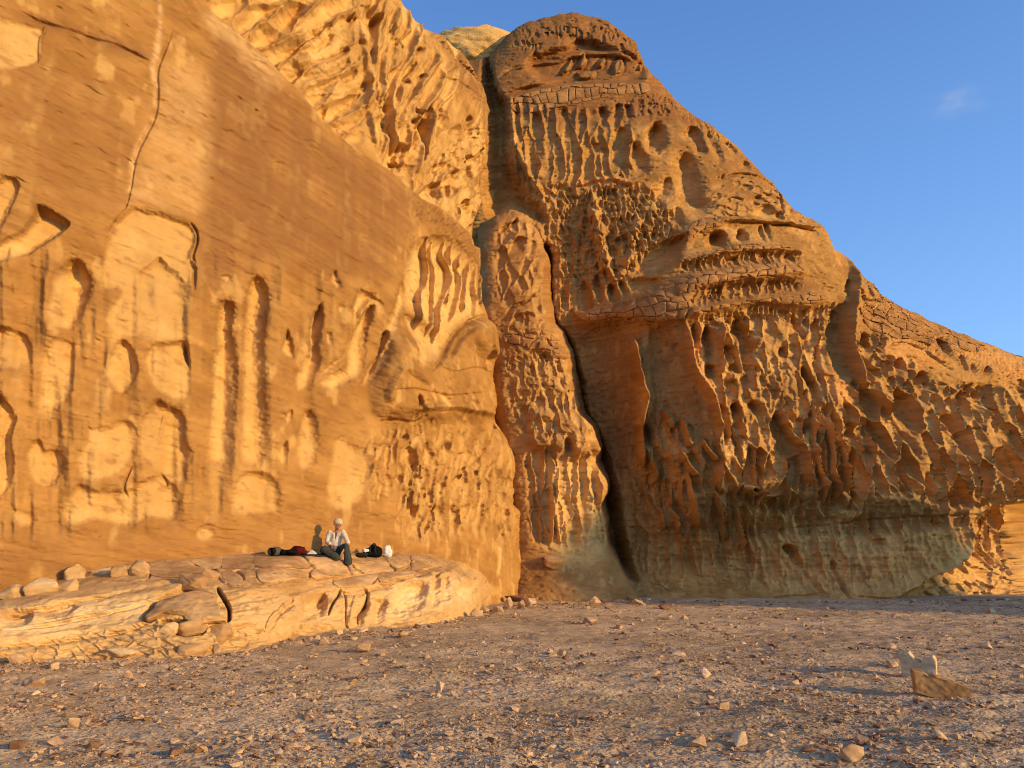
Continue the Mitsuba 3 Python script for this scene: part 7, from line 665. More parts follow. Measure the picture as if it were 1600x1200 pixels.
class Rock:
    """A rock face: a net of world points, relief carved into it along its inward direction, and masks that its material uses"""

    def __init__(self, net, us, vs, inward, deg=3):
        U, V, P = net
        P = np.asarray(P, float).reshape(len(U), len(V), 3)
        self.spl = [RectBivariateSpline(U, V, P[..., k], kx=deg, ky=deg) for k in range(3)]
        self.us, self.vs = np.asarray(us), np.asarray(vs)
        self.u, self.v = np.meshgrid(self.us, self.vs, indexing='ij')
        self.ue, self.ve = self.u.copy(), self.v.copy()
        self.push = np.zeros_like(self.u); self.side = np.zeros_like(self.u)
        self.keep = np.ones(self.u.shape, bool)
        self.D = np.zeros_like(self.u); self.fresh = np.zeros_like(self.u); self.dark = np.zeros_like(self.u); self.pale = np.zeros_like(self.u)
        self.inw = inward
        self.jag = [meshkit.fbm(np.stack([self.u * 7, self.v * 7, self.u * 0 + s], -1), 2, 6) - 0.5 for s in (2.5, 19.5)]
        self.warp = [meshkit.fbm(np.stack([self.u * 1.1, self.v * 1.1, self.u * 0 + s], -1), 3, 3) - 0.5 for s in (0.5, 9.5)]

    def edge(self, pts, sign, r, R, side):
        """the face rolls back behind an edge u(v); sign +1 right edge, -1 left edge"""
        p = np.array(sorted(pts, key=lambda q: q[1])); 
        uE = np.interp(self.v, p[:, 1], p[:, 0]) + 0.0
        rough = (meshkit.fbm(np.stack([self.v * 2.2, self.v * 0 + 1.7, self.v * 0], -1), 3, 11) - 0.5) * 0.16
        uE = uE + rough * sign
        e = (uE - self.u) * sign
        q = np.clip(1 - e / r, 0, 1)
        self.push += R * (1 - np.sqrt(np.maximum(1 - q * q, 0))) + np.where(e < 0, -e * 4.0, 0)
        self.side += np.where(e < 0, -e * side * 4, 0)
        self.ue = np.where(sign > 0, np.minimum(self.ue, uE), np.maximum(self.ue, uE))
        self.keep &= e > -1.0
        return e

    def skyline(self, pts, r, R):
        p = np.array(sorted(pts))
        vE = np.interp(self.u, p[:, 0], p[:, 1])
        vE = vE + (meshkit.fbm(np.stack([self.u * 1.9, self.u * 0 + 4.4, self.u * 0], -1), 4, 12) - 0.5) * 0.22
        e = vE - self.v
        q = np.clip(1 - e / r, 0, 1)
        self.push += R * (1 - np.sqrt(np.maximum(1 - q * q, 0))) + np.where(e < 0, -e * 5.0, 0)
        self.drop = np.where(e < 0, -e * 2.0, 0)
        self.ve = np.minimum(self.ve, vE)
        self.keep &= e > -1.2
        return e

    def win(self, pts, pad):
        p = np.asarray(pts, float)
        (u0, v0), (u1, v1) = p.min(0) - pad, p.max(0) + pad
        i0, i1 = np.searchsorted(self.us, [u0, u1]); j0, j1 = np.searchsorted(self.vs, [v0, v1])
        return (slice(i0, max(i1, i0)), slice(j0, max(j1, j0)))

    def wuv(self, w, amount):
        return self.u[w] + self.warp[0][w] * amount, self.v[w] + self.warp[1][w] * amount

    def pocket(self, pts, depth, soft, floor=0.5, fresh=0.8, warp=0.12, sharp=True, lean=0.0, over=0.0):
        """a hollow: steep at its rim, its floor rising towards the bottom; lean > 0 deepens the right side; over: how far it replaces what lies there"""
        p = curve(pts, True)
        (a0, b0), (a1, b1) = p.min(0), p.max(0)
        bevel = 0.5 * soft
        w = self.win(p, 0.2 + bevel)
        x, y = self.wuv(w, warp)
        if x.size == 0:
            return
        x = x + self.jag[0][w] * min(0.16, 0.5 * soft); y = y + self.jag[1][w] * min(0.16, 0.5 * soft)
        d, _, ins = seg_dist(x, y, p, True)
        up = np.clip((y - b0) / max(b1 - b0, 1e-6), 0, 1); rt = np.clip((x - a0) / max(a1 - a0, 1e-6), 0, 1)
        s = soft * (1 + 1.2 * (1 - up))
        q = np.clip(np.where(ins, d, 0) / s, 0, 1)
        prof = (1 - (1 - q) ** 1.8) if sharp else q * q * (3 - 2 * q)
        lip = np.where(ins, 1, np.clip(1 - d / bevel, 0, 1)) ** 2
        D = depth * (0.14 * lip + 0.86 * prof) * (floor + (1 - floor) * up) * (1 + lean * (rt - 0.5))
        if over:
            k = over * smooth01(0, 0.6, q)
            self.D[w] = self.D[w] * (1 - k)
        self.D[w] += D
        self.fresh[w] = np.maximum(self.fresh[w] * (1 - (over > 0) * smooth01(0, 0.5, q)), fresh * smooth01(0.0, 0.8 * soft + 0.05, np.where(ins, d, 0)))

    def line(self, pts, depth, width, taper=0.15, warp=0.1, fresh=0.0, smoothc=True):
        """a crack (depth > 0) or a rib (depth < 0) along a polyline"""
        p = curve(pts, False) if smoothc else np.asarray(pts, float)
        w = self.win(p, width * 2.2 + 0.1)
        x, y = self.wuv(w, warp)
        if x.size == 0:
            return
        d, s, _ = seg_dist(x, y, p, False)
        tp = np.clip(np.minimum(s, 1 - s) / max(taper, 1e-3), 0, 1) ** 0.7
        q = np.clip(1 - d / (width * (0.35 + 0.65 * tp)), 0, 1)
        g = (q * q * (3 - 2 * q)) * tp
        self.D[w] += depth * g
        if fresh:
            self.fresh[w] = np.maximum(self.fresh[w], fresh * g)

    def region(self, pts, depth, soft, warp=0.15, smoothc=True):
        """moves a whole region in (depth > 0) or out"""
        m, w = self.mask(pts, soft, warp, smoothc)
        self.D[w] += depth * m
        return m, w

    def mask(self, pts, soft, warp=0.15, smoothc=True):
        p = curve(pts, True) if smoothc else np.asarray(pts, float)
        w = self.win(p, soft + 0.3)
        x, y = self.wuv(w, warp)
        d, _, ins = seg_dist(x, y, p, True)
        return smooth01(-soft / 2, soft / 2, np.where(ins, d, -d)), w

    def cells(self, pts, size, angle, depth, wall=0.25, seed=1, soft=0.6, fresh=0.7, warp=0.5, fill=1.0, power=1.0):
        """honeycomb weathering: hollows of size (across, along) with thin walls between them, along an angle from the vertical"""
        m, w = self.mask(pts, soft)
        if m.size == 0:
            return
        x, y = self.wuv(w, warp)
        c, s = math.cos(angle), math.sin(angle)
        xx, yy = (x * c - y * s) / size[0], (x * s + y * c) / size[1]
        f1, f2, r = worley(xx, yy, seed)
        q = np.clip((f2 - f1) / wall, 0, 1)
        prof = (1 - (1 - q) ** 2) * (0.35 + 0.65 * r ** power)
        prof = np.where(r > 1 - fill, prof, 0)
        self.D[w] += depth * prof * m
        self.fresh[w] = np.maximum(self.fresh[w], fresh * m * smooth01(0.15, 0.6, prof))

    def flutes(self, pts, size, angle, depth, seed=1, soft=0.6, warp=0.6, fresh=0.5):
        m, w = self.mask(pts, soft)
        if m.size == 0:
            return
        x, y = self.wuv(w, warp)
        c, s = math.cos(angle), math.sin(angle)
        xx, yy = (x * c - y * s) / size[0], (x * s + y * c) / size[1]
        f1, f2, r = worley(xx, yy, seed, 0.8)
        q = np.clip((f2 - f1) / 0.7, 0, 1)
        self.D[w] += depth * m * np.sqrt(q) * (0.4 + 0.6 * r)
        self.fresh[w] = np.maximum(self.fresh[w], fresh * m * q * (0.3 + 0.7 * r))

    def swell(self, pts, depth, size, soft, seed):
        """soft upright swells and troughs"""
        m, w = self.mask(pts, soft)
        x, y = self.u[w] / size[0], self.v[w] / size[1]
        self.D[w] += depth * m * (meshkit.fbm(np.stack([x, y, x * 0 + seed], -1), 3, seed) - 0.5) * 2

    def base_points(self):
        P = np.stack([s.ev(self.ue.ravel(), self.ve.ravel()) for s in self.spl], -1)
        return P.reshape(self.u.shape + (3,))

    def inward(self, z):
        hx, hy, c0, c1 = self.inw
        d = np.stack([np.full(z.shape, hx), np.full(z.shape, hy), c0 + c1 * z], -1)
        return d / np.linalg.norm(d, axis=-1, keepdims=True)

    def finish(self):
        B = self.base_points()
        d = self.inward(B[..., 2])
        P = B + d * (self.push + self.D)[..., None]
        P[..., 0] += self.side
        if hasattr(self, 'drop'):
            P[..., 2] -= self.drop
        self.P = P
        return P

    def place(self, u, v, out=0.0):
        """world points of the finished face at chart positions"""
        from scipy.ndimage import map_coordinates
        i = np.interp(u, self.us, np.arange(len(self.us))); j = np.interp(v, self.vs, np.arange(len(self.vs)))
        return np.stack([map_coordinates(self.P[..., k], [np.atleast_1d(i), np.atleast_1d(j)], order=1) for k in range(3)], -1)

    def mesh(self):
        n, m = self.u.shape
        f = grid_faces(n, m, self.keep)
        return self.P.reshape(-1, 3), f


def graded(lo, hi, step, outer=()):
    a = np.arange(lo, hi + step / 2, step)
    lows = sorted(x for x in outer if x < lo); highs = sorted(x for x in outer if x > hi)
    return np.concatenate([lows, a, highs])


def lerp3(a, b, t):
    return np.asarray(a) * (1 - t[..., None]) + np.asarray(b) * t[..., None]


def carve(rock, feats, gain=1.0, over=0.0):
    for kind in 'rfcplm':
        for k, pos, kw, pts in feats:
            if k != kind:
                continue
            if k == 'r':
                rock.region(pts, pos[0], pos[1] * 2, **kw)
            elif k == 'f':
                rock.flutes(pts, pos[1], math.radians(pos[2]), pos[0], **kw)
            elif k == 'c':
                rock.cells(pts, pos[1], math.radians(pos[2]), pos[0], **kw)
            elif k == 'p':
                if 'smooth' in kw:
                    kw = {**{a: b for a, b in kw.items() if a != 'smooth'}, 'sharp': False}
                rock.pocket(pts, pos[0] * (gain if pos[0] < 0.36 else 1), pos[1], **{'over': over, **kw})
            elif k == 'l':
                rock.line(pts, pos[0], pos[1], **kw)
            else:
                m, w = rock.mask(pts, max(pos[2], 0.05) * 2, 0.35)
                a = getattr(rock, pos[0])
                a[w] = np.maximum(a[w], m * pos[1])


def scratch(rock, seed, count, box, slope, length, depth, width):
    """short open joints along the bedding"""
    rng = np.random.default_rng(seed)
    for _ in range(count):
        u, v = rng.uniform(box[0], box[1]), rng.uniform(box[2], box[3])
        L, a = length * rng.uniform(0.3, 1.4), slope + rng.normal(0, 0.10)
        p = [(u + t * L, v + t * L * a + rng.normal(0, 0.03)) for t in (0, 0.35, 0.7, 1)]
        rock.line(p, depth * rng.uniform(0.3, 1.2), width * rng.uniform(0.6, 1.4), taper=0.4)


def roughen(rock, B, amp, strata, rough=1.0, tilt=(0.0, 0.0)):
    """natural unevenness in world space: broad swells, bedding, small knobs and pits"""
    zz = B[..., 2] + tilt[0] * B[..., 0] + tilt[1] * B[..., 1]
    q = np.stack([B[..., 0], B[..., 1], zz], -1)
    n = meshkit.fbm
    big = n(q * 0.35, 3, 1) - 0.5
    mid = n(q * np.array([1.6, 1.6, 2.6]), 4, 2) - 0.5
    bed = n(q * np.array([0.5, 0.5, 7.0]) + mid[..., None] * 0.5, 3, 3) - 0.5
    fine = n(q * np.array([6, 6, 11.0]), 3, 4) - 0.5
    ridge = 1 - np.abs(2 * n(q * np.array([2.2, 2.2, 3.4]) + 5, 3, 9) - 1)
    pits = np.clip(n(q * np.array([4.5, 4.5, 5.5]), 2, 8) - 0.60, 0, 1)
    step = n(q * np.array([0.35, 0.35, 2.2]), 2, 10) * 6
    step = (np.floor(step) + smooth01(0.35, 0.65, step - np.floor(step))) / 6 - 0.5
    rock.D += amp * (0.9 * big + 0.22 * mid) + strata * (bed + 0.8 * step) + rough * (0.05 * fine + 0.30 * pits * amp - 0.10 * amp * (ridge - 0.7))
    return q, mid, bed, fine


def tint(rock, q, base, fresh, dark, pale, streak=0.5):
    n = meshkit.fbm
    a = n(q * np.array([0.6, 0.6, 0.9]), 4, 21)
    b = n(q * np.array([1.7, 1.7, 2.4]) + 7, 4, 25)
    st = n(q * np.array([2.6, 2.6, 0.22]), 3, 22)
    bed = n(q * np.array([0.25, 0.25, 5.0]) + 1.5 * a[..., None], 4, 23)
    wisp = n(q * np.array([0.9, 0.9, 9.0]) + 2.0 * b[..., None], 4, 27)
    sp = n(q * 6.0, 3, 24)
    base = np.asarray(base, float)
    c = lerp3(base * np.array([1.12, 1.16, 1.22]), base * np.array([0.74, 0.70, 0.66]), smooth01(0.30, 0.72, 0.6 * a + 0.4 * b))
    c = lerp3(c, dark, 0.55 * smooth01(0.52, 0.72, wisp) * smooth01(0.42, 0.6, a))
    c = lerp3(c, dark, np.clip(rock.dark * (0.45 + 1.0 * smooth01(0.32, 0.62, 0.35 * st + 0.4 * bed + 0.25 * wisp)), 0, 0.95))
    c = lerp3(c, np.asarray(fresh) * 0.92, np.clip(streak * (1 - 0.7 * rock.dark) * smooth01(0.54, 0.75, st) * smooth01(0.4, 0.6, b), 0, 1))
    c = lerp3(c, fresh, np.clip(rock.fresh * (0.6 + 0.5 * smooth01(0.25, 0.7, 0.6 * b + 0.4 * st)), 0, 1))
    c = lerp3(c, pale, np.clip(rock.pale * (0.25 + 1.0 * smooth01(0.35, 0.65, wisp * 0.3 + b * 0.5 + sp * 0.2)), 0, 0.95))
    fleck = n(q * np.array([3.2, 3.2, 6.0]) + 40, 4, 29)
    c = lerp3(c, np.asarray(dark) * 1.15, 0.5 * smooth01(0.60, 0.72, fleck))
    c = lerp3(c, np.asarray(fresh), (0.45 - 0.4 * rock.dark) * smooth01(0.60, 0.74, n(q * np.array([2.4, 2.4, 1.2]) + 80, 4, 30)))
    c = c * (0.82 + 0.20 * bed + 0.10 * sp + 0.10 * wisp)[..., None]
    return np.clip(c, 0.02, 0.9)


def rock_bsdf(scale, seed):
    def grain(p, n, uv):
        return tfbm(p.x * 11 + seed, p.y * 11, p.z * 20, 4) * 0.7 + tnoise(p.x * 5, p.y * 5, p.z * 55) * 0.12
    return {'type': 'bumpmap', 'arbitrary': mikit.proc(grain, eps=0.006), 'scale': scale,
            'bsdf': {'type': 'twosided', 'bsdf': {'type': 'diffuse', 'reflectance': {'type': 'mesh_attribute', 'name': 'vertex_color'}}}}


scene['sandstone'] = rock_bsdf(0.055, 0.0)

BASE, FRESH, DARK, PALE = (0.400, 0.205, 0.062), (0.66, 0.415, 0.155), (0.245, 0.115, 0.045), (0.62, 0.40, 0.19)
STEP = 1.35 / 36


def emit(name, rock, q, label, base=BASE, fresh=FRESH, dark=DARK, pale=PALE, streak=0.35):
    v, f = rock.mesh()
    c = tint(rock, q, base, fresh, dark, pale, streak).reshape(-1, 3)
    v, f, c = compact(v, f, c)
    scene[name] = mikit.ply((v, f), 'sandstone', smooth=True, color=c)
    labels[name] = {"label": label, "kind": "structure"}
    return len(f)


def proud(rock, owner, name, o, high, rng, bsdf):
    """one plate over the outline o of the face's chart, its rim sunk in the joint"""
    o = np.asarray(o, float)
    ctr = o.mean(0)
    inn = ctr + (o - ctr) * 0.72
    h = high * rng.uniform(0.6, 1.25)
    k = len(o)
    allp = np.vstack([o, o, inn, ctr[None]])
    W = rock.place(allp[:, 0], allp[:, 1])
    out = -rock.inward(W[:, 2])
    off = np.concatenate([np.full(k, -0.5 * high), np.full(k, 0.72 * h) + rng.uniform(-0.12, 0.12, k) * h, np.full(k, h) + rng.uniform(-0.1, 0.1, k) * h, [h * 1.05]])
    W = W + out * (off + rng.normal(0, 0.12) * high)[:, None]
    i = np.arange(k); j = (i + 1) % k
    F = np.vstack([np.stack([i, j, j + k], 1), np.stack([i, j + k, i + k], 1), np.stack([i + k, j + k, j + 2 * k], 1), np.stack([i + k, j + 2 * k, i + 2 * k], 1), np.stack([i + 2 * k, j + 2 * k, i * 0 + 3 * k], 1)])
    n = PLATE_COUNT[owner] = PLATE_COUNT.get(owner, -1) + 1
    scene[f'{owner}__{name}' + (f'_{n:03d}' if n else '')] = mikit.ply((W, F), bsdf, smooth=42)


def plates(rock, owner, name, poly, size, angle, high, seed, bsdf, most=300, gap=0.045):
    """stone plates between joints: cells of a jittered grid inside a band of the face, each a domed block that stands a little proud"""
    from shapely.geometry import Polygon
    rng = np.random.default_rng(seed)
    band = Polygon(curve(poly, True)).buffer(0)
    c, s = math.cos(angle), math.sin(angle)
    a0, b0, a1, b1 = band.bounds
    cx, cy, R = (a0 + a1) / 2, (b0 + b1) / 2, math.hypot(a1 - a0, b1 - b0) / 2 + 1
    made = []
    rows = np.cumsum(size[1] * rng.uniform(0.85, 1.2, int(2.4 * R / size[1]))) - R

    def wave(x, k):
        return rows[k] + 0.22 * size[1] * math.sin(x * 1.7 + k * 2.1) + 0.12 * size[1] * math.sin(x * 5.3 + k)
    for k in range(len(rows) - 1):
        x = -R + rng.uniform(0, size[0])
        tilt0 = rng.normal(0, 0.13) * size[0]
        while x < R:
            w_, tilt1 = size[0] * rng.uniform(0.7, 1.3), rng.normal(0, 0.13) * size[0]
            x1 = x + w_
            q = [(x - tilt0, wave(x, k)), ((x + x1) / 2, wave((x + x1) / 2, k) + rng.normal(0, 0.04) * size[1]), (x1 - tilt1, wave(x1, k)), (x1 + tilt1, wave(x1, k + 1)), ((x + x1) / 2, wave((x + x1) / 2, k + 1)), (x + tilt0, wave(x, k + 1))]
            cell = Polygon([(cx + a * c - b * s, cy + a * s + b * c) for a, b in q]).buffer(0)
            x, tilt0 = x1, tilt1
            if cell.is_empty or not band.intersects(cell):
                continue
            cell = cell.intersection(band)
            if cell.geom_type != 'Polygon' or cell.area < 0.3 * size[0] * size[1]:
                continue
            outer = cell.buffer(-gap / 2).buffer(-0.06 * size[1]).buffer(0.06 * size[1], quad_segs=1).simplify(0.012)
            if not outer.is_empty and outer.geom_type == 'Polygon':
                made.append(outer)
    made.sort(key=lambda g: -g.area)
    for g in made[:most]:
        proud(rock, owner, name, np.array(g.exterior.coords)[:-1], high, rng, bsdf)


PLATE_COUNT = {}


def stone_bsdf(a, b, f, bump=0.02):
    def col(p, n, uv):
        t = tfbm(p.x * f, p.y * f, p.z * f * 1.6, 4)
        return mikit.mix(a, b, mikit.smoothstep(0.3, 0.7, t)) * (0.8 + 0.4 * tnoise(p.x * f * 5, p.y * f * 5, p.z * f * 7))

    def grain(p, n, uv):
        return tfbm(p.x * 16, p.y * 16, p.z * 24, 3)
    return {'type': 'bumpmap', 'arbitrary': mikit.proc(grain, eps=0.006), 'scale': bump, 'bsdf': {'type': 'twosided', 'bsdf': {'type': 'diffuse', 'reflectance': mikit.proc(col)}}}


scene['plate_red'] = stone_bsdf((0.29, 0.142, 0.055), (0.43, 0.22, 0.08), 1.3)
scene['slab_tan'] = stone_bsdf((0.40, 0.22, 0.095), (0.58, 0.36, 0.165), 1.6)

# ------------------------------------------------------------------ left cliff: smooth wall with hollows, ribbed scoops above
us = graded(-22.6, 1.9, STEP, [-60, -55, -50, -46, -42, -39, -36, -34, -32, -30, -29, -28, -27, -26, -25, -24.3, -23.7, -23.2, -22.9])
vs = graded(-0.3, 26.5, STEP, [-2.5, -2, -1.5, -1, -.6, 27, 27.5, 28, 28.6, 29.3, 30, 31, 32])
left = Rock(NET_LEFT, us, vs, (-0.42, 0.9, 0.05, 0.022))
left.edge(EDGE_LEFT, 1, 1.2, 1.6, 0.35)
B = left.base_points()
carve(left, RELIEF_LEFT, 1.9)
scratch(left, 101, 130, (-22.2, -7, 18.5, 26), -0.42, 0.9, 0.05, 0.05)
scratch(left, 102, 110, (-13.5, -4.5, 11.5, 22), -0.45, 0.8, 0.045, 0.05)
scratch(left, 103, 90, (-22.2, -4, 2.2, 13), -0.06, 1.2, 0.03, 0.045)
left.swell(WALL_FLUTES, 0.30, (1.0, 6.0), 1.4, 17)
left.swell(WALL_FLUTES, 0.04, (0.45, 1.6), 1.4, 18)
scratch(left, 105, 60, (-22.2, -2, 2.5, 26), -0.25, 0.35, 0.05, 0.04)
scratch(left, 104, 60, (-6.5, 0.5, 2.0, 9), -0.10, 0.6, 0.06, 0.05)
upper = smooth01(13, 17, left.v + 0.55 * left.u)
q, mid, bed, fine = roughen(left, B, 0.30, 0.07, 0.6 + 0.35 * upper, (0.12, 0.10))
P = left.finish()
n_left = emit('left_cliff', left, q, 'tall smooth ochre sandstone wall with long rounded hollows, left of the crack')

# ------------------------------------------------------------------ pillar wedged in the crack
us = graded(-1.4, 6.6, STEP)
vs = graded(-0.6, 17.6, STEP)
pillar = Rock(NET_PILLAR, us, vs, (-0.1, 0.97, 0.04, 0.022))
pillar.edge(EDGE_PILLAR_RIGHT, 1, 1.1, 1.8, 0.3)
pillar.edge(EDGE_PILLAR_LEFT, -1, 0.5, 0.9, -0.3)
pillar.skyline(SKY_PILLAR, 0.7, 1.2)
B = pillar.base_points()
carve(pillar, RELIEF_PILLAR)
q, mid, bed, fine = roughen(pillar, B, 0.60, 0.10, 1.8)
pillar.finish()
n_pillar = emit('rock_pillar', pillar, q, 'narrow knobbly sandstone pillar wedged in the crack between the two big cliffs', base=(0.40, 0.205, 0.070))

# ------------------------------------------------------------------ domed cliff
us = graded(-2.0, 22.7, STEP, [-3, -2.5, 23, 23.5, 24, 24.7, 25.5, 26.5, 27.5, 29])
vs = graded(-0.5, 25.9, STEP)
dome = Rock(NET_DOME, us, vs, (0.05, 0.97, 0.02, 0.02))
dome.skyline(SKY_DOME, 1.6, 2.6)
B = dome.base_points()
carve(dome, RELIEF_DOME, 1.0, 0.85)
scratch(dome, 111, 140, (3, 22, 12, 24), 0.10, 0.7, 0.14, 0.06)
scratch(dome, 112, 90, (15, 22.5, 9, 13), -0.5, 0.8, 0.14, 0.06)
q, mid, bed, fine = roughen(dome, B, 0.65, 0.16, 1.8, (0.03, 0.0))
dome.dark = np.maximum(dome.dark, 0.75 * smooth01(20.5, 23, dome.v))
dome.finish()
n_dome = emit('domed_cliff', dome, q, 'high domed red brown sandstone cliff riddled with honeycomb hollows, right of the crack', base=(0.43, 0.225, 0.070), fresh=(0.66, 0.40, 0.145), dark=(0.25, 0.112, 0.042), pale=(0.80, 0.37, 0.12))  # pale is reddened and brightened: warm bounce light for the shaded foot, put into colour
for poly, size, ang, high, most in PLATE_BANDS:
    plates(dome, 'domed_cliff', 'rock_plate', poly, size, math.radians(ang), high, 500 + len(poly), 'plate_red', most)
for poly, size, ang, high, most in PLATE_BANDS_PILLAR:
    plates(pillar, 'rock_pillar', 'rock_plate', poly, size, math.radians(ang), high, 600, 'plate_red', most)

# ------------------------------------------------------------------ ledge at the foot of the left cliff
us = graded(-22.6, 0.6, 1.2 / 36, [-30, -29, -28, -27, -26, -25, -24.3, -23.7, -23.2, -22.9])
vs = graded(-4.2, 2.35, 0.55 / 36)
ledge = Rock(NET_LEDGE, us, vs, (-0.30, 0.93, -0.35, 0.0), deg=1)
B = ledge.base_points()
carve(ledge, RELIEF_LEDGE, 1.6)
q, mid, bed, fine = roughen(ledge, B, 0.18, 0.20, 1.8, (-0.10, -0.05))
ledge.finish()
for k in range(3):
    ledge.P[..., k] = gaussian_filter(ledge.P[..., k], (0.5, 0.8))
n_ledge = emit('rock_ledge', ledge, q, 'low cracked sandstone ledge along the foot of the left cliff', base=(0.50, 0.29, 0.115), fresh=(0.70, 0.46, 0.20), pale=(0.76, 0.56, 0.30))
rng = np.random.default_rng(77)
for poly in LEDGE_SLABS:
    proud(ledge, 'rock_ledge', 'slab', curve(poly, True, 3), 0.045, rng, 'slab_tan')
print('triangles', n_left, n_pillar, n_dome, n_ledge)

# ------------------------------------------------------------------ a lone butte 110 m off towards the sun, whose shadow lies on the foot of the domed cliff
sh, eh = np.array([math.cos(SUN_AZ), math.sin(SUN_AZ)]), np.array([-math.sin(SUN_AZ), math.cos(SUN_AZ)])
lift = math.tan(SUN_EL) * 110
prof = [(-1.0, 24.0, 46.5), (8, 26.0, 44.5), (15, 27.2, 43.4), (lift + 0, 27.5, 42.7), (lift + 3.0, 28.0, 42.0), (lift + 4.2, 28.3, 41.0), (lift + 5.0, 28.8, 38.8), (lift + 5.7, 29.4, 36.4), (lift + 6.5, 30.1, 34.4), (lift + 7.1, 31.2, 32.9)]
zz = np.linspace(-1, prof[-1][0], 90)
lo = np.interp(zz, [p[0] for p in prof], [p[1] for p in prof]); hi = np.interp(zz, [p[0] for p in prof], [p[2] for p in prof])
th = np.linspace(0, 2 * np.pi, 120, endpoint=False)
H = ((lo + hi) / 2)[:, None] + ((hi - lo) / 2)[:, None] * np.cos(th)
Aa = 110 + ((hi - lo) * 0.4)[:, None] * np.sin(th)
bp = np.stack([H * eh[0] + Aa * sh[0], H * eh[1] + Aa * sh[1], np.broadcast_to(zz[:, None], H.shape)], -1)
rad = bp - bp.mean(1, keepdims=True)
bp = bp + rad / np.linalg.norm(rad, axis=-1, keepdims=True) * (meshkit.fbm(bp * np.array([0.5, 0.5, 0.9]), 4, 77) - 0.5)[..., None] * 0.9
bp = np.concatenate([bp, bp[:, :1]], 1)
bv, bf = bp.reshape(-1, 3), grid_faces(90, 121)
top = len(bv)
bv = np.vstack([bv, bp[-1].mean(0, keepdims=True) + [[0, 0, 0.2]]])
bf = np.vstack([bf[:, ::-1], [[89 * 121 + k, 89 * 121 + k + 1, top] for k in range(120)]])
scene['butte'] = mikit.ply((bv, bf), 'sandstone', smooth=True, color=np.tile(BASE, (len(bv), 1)))
labels['butte'] = {'label': 'lone sandstone butte standing far off in the open desert', 'kind': 'structure'}

# ------------------------------------------------------------------ pale rock head behind, in the notch between the cliffs
v = trimesh.creation.icosphere(5).vertices
f = trimesh.creation.icosphere(5).faces
w = v * np.array([4.2, 3.5, 2.6]) + np.array(NOTCH_ROCK)
w = w + v * (0.9 * (meshkit.fbm(w * np.array([0.7, 0.7, 1.2]), 4, 81) - 0.5) + 0.25 * (meshkit.fbm(w * np.array([1.5, 1.5, 6]), 3, 82) - 0.5))[:, None]
scene['far_rock'] = mikit.ply((w, f), 'sandstone', smooth=True, color=np.clip(np.array(FRESH) * (0.6 + 0.7 * meshkit.fbm(w * 1.6, 4, 83))[:, None], 0, 1))
labels['far_rock'] = {'label': 'small pale rock head showing in the notch between the two cliffs', 'kind': 'structure'}

# ------------------------------------------------------------------ desert floor
ys = np.concatenate([np.linspace(-60, 2, 8), np.geomspace(3.0, 48, 620), [60, 120, 400, 1500]])
xs = np.concatenate([[-1500, -300, -90, -50], np.linspace(-34, 34, 760), [50, 90, 300, 1500]])
gx, gy = np.meshgrid(xs, ys, indexing='ij')


def floor_z(x, y):
    x, y = np.asarray(x, float), np.asarray(y, float)
    o = x * 0
    a = meshkit.fbm(np.stack([x * 0.4, y * 0.4, o], -1), 3, 41) - 0.5
    b = meshkit.fbm(np.stack([x * 1.9, y * 2.3, o + 3], -1), 3, 42) - 0.5
    c = meshkit.fbm(np.stack([x * 7, y * 7, o + 5], -1), 3, 43) - 0.5
    return 0.10 * a + 0.10 * b + 0.055 * c


gv = np.stack([gx, gy, floor_z(gx, gy)], -1).reshape(-1, 3)
gf = grid_faces(len(xs), len(ys))


def sand(p, n, uv):
    a = tfbm(p.x * 0.35, p.y * 0.5, 1.0, 4)
    b = tfbm(p.x * 3.1, p.y * 3.1, 4.0, 4)
    g = tnoise(p.x * 60, p.y * 60, 2.0)
    c = mikit.mix((0.56, 0.395, 0.225), (0.38, 0.262, 0.145), mikit.smoothstep(0.35, 0.65, 0.5 * a + 0.5 * b))
    return c * (0.75 + 0.5 * g)


def sand_bump(p, n, uv):
    return tfbm(p.x * 22, p.y * 22, 0.0, 3)


scene['gravel_floor'] = {'type': 'bumpmap', 'arbitrary': mikit.proc(sand_bump, eps=0.008), 'scale': 0.035, 'bsdf': {'type': 'twosided', 'bsdf': {'type': 'diffuse', 'reflectance': mikit.proc(sand)}}}
scene['ground'] = mikit.ply((gv, gf), 'gravel_floor', smooth=True)
labels['ground'] = {'label': 'flat stony desert floor in front of the cliffs', 'kind': 'structure'}

# ------------------------------------------------------------------ stones
scene['stone_tan'] = stone_bsdf((0.56, 0.37, 0.21), (0.40, 0.25, 0.14), 4.0, 0.01)
scene['stone_pale'] = stone_bsdf((0.62, 0.44, 0.27), (0.48, 0.31, 0.17), 4.0, 0.01)
scene['stone_brown'] = stone_bsdf((0.27, 0.15, 0.085), (0.17, 0.095, 0.06), 4.0, 0.01)
scene['boulder_tan'] = stone_bsdf((0.50, 0.31, 0.145), (0.38, 0.21, 0.09), 2.2, 0.02)
scene['boulder_pale'] = stone_bsdf((0.62, 0.43, 0.22), (0.48, 0.29, 0.13), 2.2, 0.02)
STONES = ['stone_tan', 'stone_pale', 'stone_brown']


def hull(points):
    h = trimesh.Trimesh(points).convex_hull
    return h


